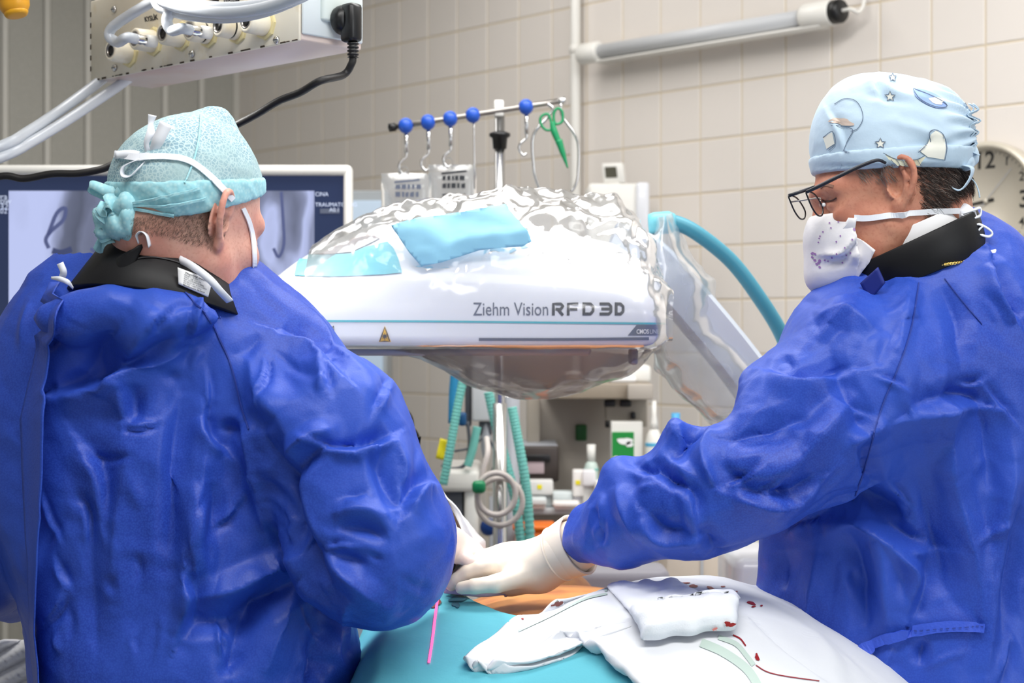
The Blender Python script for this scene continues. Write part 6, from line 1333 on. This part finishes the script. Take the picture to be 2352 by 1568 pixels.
for v in np.concatenate([np.linspace(-0.14, 0, 15)[:-1], np.linspace(0, 1, 110) ** 1.25]):
    if v >= 0:
        q = B * (1 - v) + Rr * v; Z = np.maximum(teal(q[:, 0], q[:, 1]) + 0.010, hump(q[:, 0], q[:, 1]))
        Z = Z + 0.010 * np.exp(-v / 0.03) * (0.6 + 0.5 * np.sin(uu * 60 + 3 * np.sin(uu * 19))) 
    else:
        t = -v / 0.14; q = B * (1 - 0.10 * t * 1.0) + Rr * (0.10 * t); q = q + 0; Z0_ = np.maximum(teal(B[:, 0], B[:, 1]) + 0.010, hump(B[:, 0], B[:, 1])) + 0.010 * (0.6 + 0.5 * np.sin(uu * 60 + 3 * np.sin(uu * 19)))
        Z = np.maximum(Z0_ - 0.012 * math.sin(min(1, t * 4) * math.pi / 2) - 0.002 * np.sin(uu * 90), teal(q[:, 0], q[:, 1]) + 0.003)
    rows.append(np.stack([q[:, 0], q[:, 1], Z], 1))
Vc, Fc = sheet(np.array(rows)); Fc = np.array(Fc)
Nc = normals(Vc, Fc)
if Nc[:, 2].mean() < 0: Fc = Fc[:, ::-1]; Nc = -Nc
Vc = Vc + Nc * (0.0025 * crumple(Vc, 9, 12, (1.6, 0.7, 1)) + 0.002 * noise(Vc, 22, 3))[:, None]
Vc = folds(Vc, Fc, [('r', .006, 14, [(1180, 1480), (1290, 1430), (1400, 1390)]), ('v', .005, 12, [(1215, 1480), (1310, 1442), (1420, 1400)]), ('r', .006, 12, [(1260, 1462), (1330, 1440), (1400, 1425)]), ('v', .005, 10, [(1300, 1455), (1370, 1450), (1430, 1440)]), ('r', .004, 14, [(1080, 1500), (1150, 1465), (1250, 1420)]), ('s', .004, 14, [(1700, 1400), (1800, 1500), (1900, 1568)]), ('r', .004, 20, [(1330, 1470), (1420, 1520), (1500, 1568)]), ('s', .003, 18, [(1760, 1380), (1900, 1470), (2000, 1560)])])
cl = mk('white_cloth', Vc, Fc, M['cloth'], label='blood-spotted white cotton cloth with sage stripes over the patient', cat='cloth', solid=0.0025)
bc = bvh_of(Vc, Fc)
def cput(nm, shape, m, off=0.0022, parent=None, bv_=None):
    v, f = decal(bv_ or bc, *shape, off=off)
    if len(v): mk(nm, v, f, m, parent=parent or cl)
cput('stripe', stroke2([(1395, 1356), (1340, 1366), (1290, 1380), (1220, 1412)], 9, 8), M['stripe'])
cput('stripe', stroke2([(1395, 1366), (1340, 1380), (1260, 1420), (1190, 1452)], 5, 8), M['stripe'])
cput('stripe', stroke2([(1610, 1478), (1660, 1500), (1710, 1535), (1735, 1568), (1742, 1590)], 20, 8), M['stripe'])
cput('stripe', stroke2([(1650, 1466), (1690, 1482), (1715, 1510), (1730, 1530)], 11, 8), M['stripe'])
st = [blob2(1444, 1347, 17, 3.2, .3, 16, 1), blob2(1520, 1349, 28, 4.5, .35, 18, 2), blob2(1480, 1349, 14, 1.6, .3, 12, 3), blob2(1592, 1349, 9, 4, .3, 14, 4), blob2(1623, 1366, 12, 6, .3, 16, 5), blob2(1632, 1354, 10, 3, .3, 12, 6, .4), blob2(1652, 1362, 14, 2, .4, 12, 7, .5), blob2(1725, 1388, 9, 4, .35, 14, 8, .3), blob2(1730, 1396, 5, 2, .3, 10, 9), blob2(1748, 1394, 3, 2, .3, 10, 10), blob2(1575, 1342, 10, 1.4, .3, 10, 11), blob2(1086, 1484, 6, 4, .3, 10, 12), blob2(1138, 1446, 5, 4, .3, 10, 13), blob2(1200, 1424, 3, 2, .3, 10, 14),
      stroke2([(1683, 1461), (1700, 1470), (1712, 1486)], 3.2), stroke2([(1735, 1530), (1760, 1545), (1800, 1555), (1880, 1566)], 2.2), blob2(1738, 1512, 5, 8, .5, 12, 15), blob2(1660, 1350, 5, 1.5, .3, 10, 16), blob2(1690, 1362, 4, 2, .3, 10, 17)]
for s_ in st: cput('blood_spot', s_, M['blood'])
cput('blood_spot', blob2(1278, 1384, 14, 7, .4, 16, 20, -.5), M['dryblood'])
cput('blood_spot', stroke2([(1380, 1354), (1350, 1362), (1325, 1366)], 3), M['dryblood'])
# gauze swabs
def swab(nm, quad, lb, th, seed, off, n=(36, 30), lift=0.0):
    q = np.array(quad, float); rows = []
    for i in range(n[0] + 1):
        u = i / n[0]; row = []
        for j in range(n[1] + 1):
            v = j / n[1]; p = (q[0] * (1 - u) + q[1] * u) * (1 - v) + (q[3] * (1 - u) + q[2] * u) * v
            ee = 3.5 * math.sin(u * 17 + seed) + 3 * math.sin(v * 13 + seed * 2); p = p + np.array([ee * (1 - 2 * abs(v - .5)) * 0 + ee * .6, ee * .6])
            h, nn, dd = cast(bc, p[0], p[1]); edge = min(u, v, 1 - u, 1 - v)
            h = h if h is not None else P(p[0], p[1], 2.1)
            nn = nn if nn is not None else Vector((0, 0, 1))
            if nn.z < 0: nn = -nn
            o_ = off + lift * math.sin(math.pi * v) + th * (min(1, edge * 9)) ** 0.5; row.append(h + nn * o_ + Vector((0, -0.002, 0)))
        rows.append([tuple(r) for r in row])
    g_ = np.array(rows); V_, F_ = sheet(g_); F_ = np.array(F_); N_2 = normals(V_, F_)
    if N_2[:, 2].mean() < 0: F_ = F_[:, ::-1]; N_2 = -N_2
    V_ = V_ + N_2 * (0.006 * crumple(V_, 16, seed) + 0.003 * noise(V_, 45, seed))[:, None]
    return mk(nm, V_, F_, M['gauze'], label=lb, cat='gauze', solid=0.003), bvh_of(V_, F_)
s1, b1 = swab('gauze_swab', [(1394, 1352), (1560, 1345), (1650, 1400), (1460, 1428)], 'flat white gauze swab at the top of the hump', 0.006, 2, 0.005)
s2, b2 = swab('gauze_swab', [(1452, 1424), (1692, 1388), (1684, 1462), (1478, 1488)], 'thick folded white gauze swab lying over the flat swab', 0.014, 5, 0.010, lift=0.010)
cput('blood_spot', blob2(1478, 1398, 16, 4, .5, 14, 31), mat('pink_blood', srgb(206, 110, 104), .7), 0.004, s1, b1)
cput('blood_spot', blob2(1672, 1432, 9, 6, .5, 14, 32), M['blood'], 0.004, s2, b2)
cput('blood_spot', blob2(1640, 1443, 6, 4, .5, 12, 33), mat('pink_blood2', srgb(214, 130, 124), .7), 0.004, s2, b2)
# stains on the teal drape, and laser light painted on it as a strip
for s_ in (blob2(997, 1386, 13, 14, .3, 18, 41), blob2(1052, 1378, 22, 7, .35, 16, 42), blob2(1048, 1392, 9, 6, .4, 14, 43)): cput('stain', s_, M['dryblood'] if s_[0][0][0] < 1030 else mat('dark_stain', srgb(60, 112, 130), .7), 0.0025, dr, bt)
cput('painted_laser_line', stroke2([(1008, 1362), (1002, 1400), (995, 1460), (985, 1526)], 6, 14), M['laser'], 0.003, dr, bt)  # glowing strip stands in for the laser beam landing on the cloth
# wound edge, purple tape and instrument
wv = [PV(1010, 1315, 2.26), PV(1030, 1318, 2.27), PV(1050, 1300, 2.29), PV(1066, 1290, 2.30)]
mk('open_wound', *tube(wv, [0.012, 0.016, 0.014, 0.008], 14, 8), M['bloodwet'], label='wet red wound at the operating site beside the gloved hands', cat='wound')
mk('drape_tape', *ribbon([PV(1022, 1354, 2.235), PV(1060, 1358, 2.225), PV(1110, 1362, 2.22), PV(1158, 1358, 2.22), PV(1160, 1364, 2.215)], 0.010, 0.003, (0, 0.4, 1)), mat('lilac_tape', srgb(186, 178, 206), .4), label='lilac tape edge under the gloved hand', cat='tape')
ins = empty('retractor', P(1030, 1300, 2.24), 'black retractor handle between sleeve and wound', 'instrument')
mk('handle', *tube([PV(1026, 1240, 2.22), PV(1033, 1270, 2.22), PV(1031, 1300, 2.23), PV(1020, 1310, 2.24)], [0.006, 0.009, 0.009, 0.006], 12), M['black'], parent=ins)
mk('blade', *ribbon([PV(1020, 1308, 2.24), PV(1012, 1316, 2.25), PV(1018, 1326, 2.26)], 0.012, 0.002, (0, 1, 0.3)), M['steel'], parent=ins)
mk('forceps', *tube([PV(1012, 1312, 2.235), PV(1022, 1324, 2.24), PV(1034, 1340, 2.245)], [0.002, 0.004, 0.002], 8), M['tape'], label='slim pale forceps leaning at the wound edge', cat='instrument')
# white sterile sheet with cable behind the elbow
rows = []
for i in range(31):
    u = i / 30; row = []
    for j in range(31):
        v = j / 30; l = np.array([1005 + 45 * v, 1120 + 175 * v]); r = np.array([1010 + 104 * min(1, v * 1.15), 1122 + 140 * v]); q = l * (1 - u) + r * u
        row.append(PV(q[0], q[1], 2.40 + 0.06 * (1 - v) + 0.012 * math.sin(u * 9 + v * 5)))
    rows.append(row)
Vs_, Fs_ = sheet(np.array(rows)); Fs_ = np.array(Fs_); Vs_ = Vs_ + normals(Vs_, Fs_) * (0.008 * crumple(Vs_, 14, 6))[:, None]
mk('sterile_sheet', Vs_, Fs_, M['paper'], label='white sterile sheet bunched behind the gloved hands', cat='sheet', solid=0.002)
mk('thin_cable', *tube([PV(1026, 1160, 2.36), PV(1040, 1180, 2.36), PV(1052, 1205, 2.37), PV(1062, 1230, 2.38)], 0.0022, 8), mat('cable_brown', srgb(110, 100, 90), .4), label='thin grey-brown cable lying across the white sterile sheet', cat='cable')
mk('table_edge_tube', *tube([PV(1235, 1352, 2.42), PV(1262, 1362, 2.42), PV(1300, 1376, 2.42), PV(1340, 1392, 2.42)], 0.007, 10), M['mint'], label='mint tube running under the glove beside the bare skin', cat='tube')
# pale bed sheet glimpsed under the left sleeve
rows = [[PV(-60 + 200 * i / 20, 1470 + 150 * j / 20, 2.5 + 0.02 * math.sin(i * .7 + j)) for i in range(21)] for j in range(21)]
Vs_, Fs_ = sheet(np.array(rows)); mk('bed_sheet', Vs_, Fs_, M['cotton'], label='pale crumpled sheet glimpsed under the left sleeve', cat='sheet', solid=0.004)
# ================================================================ ceiling pendant with gas outlets, hoses, lamp handle
Bc = np.array([-0.302, 2.30, 1.815]); d1 = np.array([-0.722, 0.692, 0]); d1 /= np.linalg.norm(d1); d2 = np.array([0.692, 0.722, 0]); d2 /= np.linalg.norm(d2)
LB, DB, HB = 0.545, 0.115, 0.135
def Bf(x, y, off=0.0):                     # point on the front plate seen at a pixel
    nn = -d2; d = np.array([(x - CX) / F, 1.0, -(y - CY) / F]); o = np.array([0, 0, H]); t = ((Bc + nn * off - o) @ nn) / (d @ nn); return o + d * t
def Be(x, y, off=0.0):                     # point on the end plate
    nn = -d1; d = np.array([(x - CX) / F, 1.0, -(y - CY) / F]); o = np.array([0, 0, H]); t = ((Bc + nn * off - o) @ nn) / (d @ nn); return o + d * t
pn = empty('gas_pendant', Bc + d1 * LB / 2 + d2 * DB / 2, 'cream enamel ceiling pendant box with six gas outlets', 'medical pendant')
Mb = frame(Bc + d1 * LB / 2 + d2 * DB / 2 + UPV * HB / 2, d1, -d2, UPV)
mk('box_body', *box((0, 0, 0), (LB, DB, HB), 0.003, 2, M=Mb), M['wood'], parent=pn)
mk('front_plate', *box((0, DB / 2 + 0.002, -0.002), (LB + 0.004, 0.005, HB - 0.002), 0.0015, 1, M=Mb), M['cream'], parent=pn)
mk('end_plate', *box((-LB / 2 - 0.002, 0.0, 0.006), (0.006, DB - 0.002, HB - 0.006), 0.002, 1, M=Mb), mat('end_white', srgb(226, 234, 236), .4), parent=pn)
mk('socket_frame', *box((-LB / 2 - 0.007, -0.012, 0.012), (0.010, 0.074, 0.095), 0.004, 2, M=Mb), mat('sock_white', srgb(224, 234, 230), .4), parent=pn)
rc = random.Random(3)
for k in range(26):       # chipped enamel along the edges
    u = rc.random(); w_ = rc.uniform(0.003, 0.014)
    mk('paint_chip', *box((-LB / 2 + LB * u, DB / 2 + 0.0045, -HB / 2 + 0.0005), (w_, 0.001, rc.uniform(0.001, 0.003)), M=Mb), M['chip'], parent=pn, smooth=False)
for k in range(6): mk('paint_chip', *box((LB / 2 + 0.001, DB / 2 + 0.0045, -HB / 2 + 0.02 + 0.018 * k), (0.003, 0.001, 0.008), M=Mb), M['chip'], parent=pn, smooth=False)
for x, y in ((263, 22), (264, 156), (442, 124), (636, 92)):
    c = Bf(x, y, 0.005); s_ = mk('screw', *lathe([(0.001, 0), (0.0062, 0), (0.005, 0.003), (0.001, 0.0038)], 14, aim(c, -d2)), M['steel'], parent=pn); mk('slot', *box((0, 0, 0.0038), (0.009, 0.0013, 0.0006), M=aim(c, -d2)), M['dgrey'], parent=s_, smooth=False)
outs = [(300, 122, 0), (356, 96, 1), (420, 84, 0), (482, 76, 2), (548, 66, 2), (612, 56, 0)]
for x, y, kind in outs:
    c = Bf(x, y, 0.004); T = aim(c, -d2)
    o_ = mk('gas_outlet', *lathe([(0.001, 0), (0.0235, 0), (0.0235, 0.004), (0.021, 0.005), (0.019, 0.005)], 8, T), M['ycream'], parent=pn, smooth=False)
    if kind == 2:
        mk('collar_ring', *lathe([(0.0165, 0.005), (0.0175, 0.006), (0.0175, 0.012), (0.0165, 0.013)], 24, T), M['cream'], parent=o_)
        mk('seal', *lathe([(0.015, 0.012), (0.0155, 0.0125), (0.0155, 0.0165), (0.015, 0.017)], 24, T), M['black'], parent=o_)
        mk('sleeve', *lathe([(0.0, 0.016), (0.0165, 0.0165), (0.017, 0.018), (0.0165, 0.036), (0.015, 0.038), (0.0115, 0.038), (0.0105, 0.034), (0.0, 0.034)], 24, T), M['cream'], parent=o_)
    else: mk('sleeve', *lathe([(0.017, 0.004), (0.0178, 0.006), (0.0168, 0.036), (0.015, 0.038), (0.0115, 0.038), (0.0105, 0.034), (0.0, 0.034)], 24, T), M['cream'], parent=o_)
    mk('bore', *lathe([(0.0, 0.0345), (0.0085, 0.0345), (0.0085, 0.0372), (0.0105, 0.0384), (0.0115, 0.0384), (0.0115, 0.034)], 20, T), M['darksteel'], parent=o_)
    mk('bore_hole', *lathe([(0.0, 0.036), (0.0078, 0.036), (0.0078, 0.0366), (0.0, 0.0366)], 20, T), M['black'], parent=o_)
bvf = bvh_of(*xf(box((0, DB / 2 + 0.0045, 0), (LB, 0.0005, HB)), Mb))
def pput(nm, shape, m, off=0.0008):
    v, f = decal(bvf, *shape, off=off)
    if len(v): mk(nm, v, f, m, parent=pn, smooth=False)
sl = -0.188
pput('lettering', text2('KYSLÍK', 334, 50, 11, width=31, bold=0.03, ang=sl), M['label'])
for x, y, t in ((468, 17, ''), (515, 10, 'VZDUCH'), (580, -2, '')):
    pput('label_strip', poly2([(x, y - 13), (x + 36, y - 13 + 36 * sl), (x + 36, y + 36 * sl), (x, y)], 20), M['label'])
    if t: pput('label_text', text2(t, x + 3, y - 3.5, 8, width=30, ang=sl), M['paper'], 0.0014)
pput('red_sticker', poly2([(660, 8), (676, 4), (676, 15), (660, 19)], 10), M['redmark'])
# pendant arm up to the ceiling
pc = Bc + d1 * LB / 2 + d2 * DB / 2
mk('drop_tube', *tube([pc + UPV * (HB - 0.01), (pc[0], pc[1], CEIL)], 0.035, 16, 3), M['cream'], parent=pn)
mk('ceiling_flange', *lathe([(0.001, -0.03), (0.09, -0.03), (0.1, 0.0), (0.001, 0.0)], 24, Matrix.Translation((pc[0], pc[1], CEIL))), M['cream'], parent=pn)
# plug and cord
pc_ = empty('power_cord', Be(795, 50, 0.03), 'black power plug and cord hanging from the gas pendant', 'cord')
c = Be(784, 48, 0.012); T = aim(c, -d1)
mk('plug_disc', *lathe([(0.001, 0), (0.021, 0), (0.022, 0.004), (0.021, 0.014), (0.016, 0.02), (0.001, 0.02)], 24, T), M['black'], parent=pc_)
mk('plug_body', *box((0, -0.006, 0.022), (0.024, 0.056, 0.026), 0.006, 2, M=T), M['black'], parent=pc_)
p0 = np.array(c) + (-d1) * 0.026 + UPV * -0.034
relief = [p0 + UPV * -0.0017 * k for k in range(14)]
mk('strain_relief', *tube(relief, [0.0085 if k % 3 else 0.0055 for k in range(14)], 12, smooth=False), M['black'], parent=pc_)
re_ = relief[-1]; qe = px_of(re_)
mk('cord', *tube([re_, PV(qe[0] - 3, qe[1] + 14, re_[1]), PV(qe[0] - 22, qe[1] + 40, re_[1]), PV(735, 186, 2.28), PV(690, 212, 2.30), PV(640, 232, 2.32), PV(590, 262, 2.34), PV(530, 293, 2.36), PV(440, 335, 2.38), PV(340, 362, 2.4), PV(270, 374, 2.4), PV(235, 388, 2.4), PV(180, 398, 2.4), PV(120, 399, 2.4), PV(55, 410, 2.4), PV(0, 405, 2.4), PV(-120, 440, 2.4)], 0.0055, 10, 8), M['rubber'], parent=pc_)
# clear pressure hoses
def hose(nm, pts, r, lb, fit=None):
    h_ = empty(nm, pts[-1], lb, 'hose', 'clear pressure hoses at the pendant'); mk('hose_wall', *tube(pts, r, 12, 10), M['hose'], parent=h_)
    if fit is not None:
        T = aim(fit[0], fit[1]); mk('plug', *lathe([(0.001, 0), (0.0095, 0), (0.0095, 0.014), (0.0075, 0.018), (0.001, 0.018)], 16, T), M['white'], parent=h_)
        mk('ferrule', *lathe([(0.006, 0.016), (0.0075, 0.018), (0.0068, 0.022), (0.0078, 0.026), (0.0068, 0.03), (0.0078, 0.034), (0.006, 0.036)], 16, T), M['steel'], parent=h_)
    return h_
f1 = Bf(356, 96, 0.042); f2 = Bf(482, 76, 0.042)
hose('pressure_hose', [f1 - d2 * 0.034, f1 - d2 * 0.05, Bf(270, 97, .085), Bf(252, 84, .09), Bf(256, 66, .09), Bf(290, 40, .085), Bf(360, 0, .08), Bf(450, -30, .07), Bf(520, -120, .06)], 0.0082, 'thin clear hose looping from the oxygen outlet of the pendant', (f1, -d2))
hose('pressure_hose', [f2 - d2 * 0.034, f2 - d2 * 0.05, Bf(395, 70, .09), Bf(384, 52, .095), Bf(388, 34, .095), Bf(410, 14, .09), Bf(450, -40, .08), Bf(480, -110, .08)], 0.0082, 'clear hose plugged into the fourth outlet of the pendant', (f2, -d2))
for k, (dy, off, lb) in enumerate(((0, .09, 'upper of the thick clear hoses sagging across the pendant front'), (13, .105, 'middle thick clear hose sagging across the pendant front'), (26, .09, 'lowest thick clear hose sagging across the pendant front'))):
    x0 = 372 - 6 * k
    ps = [Bf(x0 - 10, -90 + dy, off), Bf(x0, -20 + dy, off), Bf(x0 + 28, 0 + dy * .9, off), Bf(x0 + 80, 12 + dy * .9, off), Bf(x0 + 150, 18 + dy * .85, off), Bf(x0 + 220, 12 + dy * .8, off), Bf(x0 + 290, -5 + dy * .6, off), Bf(x0 + 370, -45 + dy * .5, off), Bf(x0 + 430, -110, off)]
    hose('pressure_hose', ps, 0.0085, lb)
for (a_, b_, lb) in (((240, 178), (0, 336), 'upper clear hose running down from under the pendant'), ((290, 184), (0, 362), 'lower clear hose running down from under the pendant')):
    ps = [PV(a_[0] + 40, a_[1] - 34, 2.72), PV(a_[0], a_[1], 2.68), PV((a_[0] * .6 + b_[0] * .4), (a_[1] * .6 + b_[1] * .4) + 8, 2.6), PV((a_[0] * .25 + b_[0] * .75), (a_[1] * .25 + b_[1] * .75) + 8, 2.5), PV(b_[0], b_[1], 2.44), PV(b_[0] - 200, b_[1] + 70, 2.4)]
    hose('pressure_hose', ps, 0.0085, lb)
# surgical lamp whose amber handle reaches into the picture
lp = empty('surgical_lamp', (-0.70, 2.42, 1.95), 'surgical lamp with amber handle cover above the monitor', 'lamp')
tip = PV(38, 34, 2.4); ax = np.array([-0.25, 0.12, 1.0]); ax /= np.linalg.norm(ax)
mk('amber_handle', *lathe([(0.004, 0.0), (0.016, 0.001), (0.022, 0.012), (0.030, 0.07), (0.034, 0.12), (0.036, 0.15), (0.001, 0.15)], 24, aim(tip, ax)), M['amber'], parent=lp)
mk('handle_ring', *lathe([(0.012, -0.002), (0.016, -0.001), (0.018, 0.003), (0.0165, 0.006)], 24, aim(tip, ax)), mat('amber_rim', srgb(236, 170, 30), .4), parent=lp)
Tl = aim(tip + ax * 0.15, ax)
mk('lamp_head', *lathe([(0.001, 0.0), (0.20, 0.02), (0.24, 0.05), (0.235, 0.09), (0.15, 0.13), (0.001, 0.14)], 40, Tl), M['white'], parent=lp)
q = tip + ax * 0.28
mk('lamp_arm', *tube([q, q + UPV * 0.15, (q[0] - 0.1, q[1] + 0.1, CEIL)], 0.025, 12, 6), M['white'], parent=lp)
sl_ = bpy.data.lights.new('surgical_beam', 'SPOT'); sl_.energy = 42; sl_.spot_size = math.radians(46); sl_.spot_blend = 0.6; sl_.shadow_soft_size = 0.09; sl_.color = (1, 0.98, 0.94)
so = bpy.data.objects.new('surgical_beam', sl_); link(so, lp)
so.location = Vector((-0.62, 2.32, 1.955)); so.rotation_euler = (Vector((-0.14, 2.36, 1.08)) - so.location).to_track_quat('-Z', 'Y').to_euler()
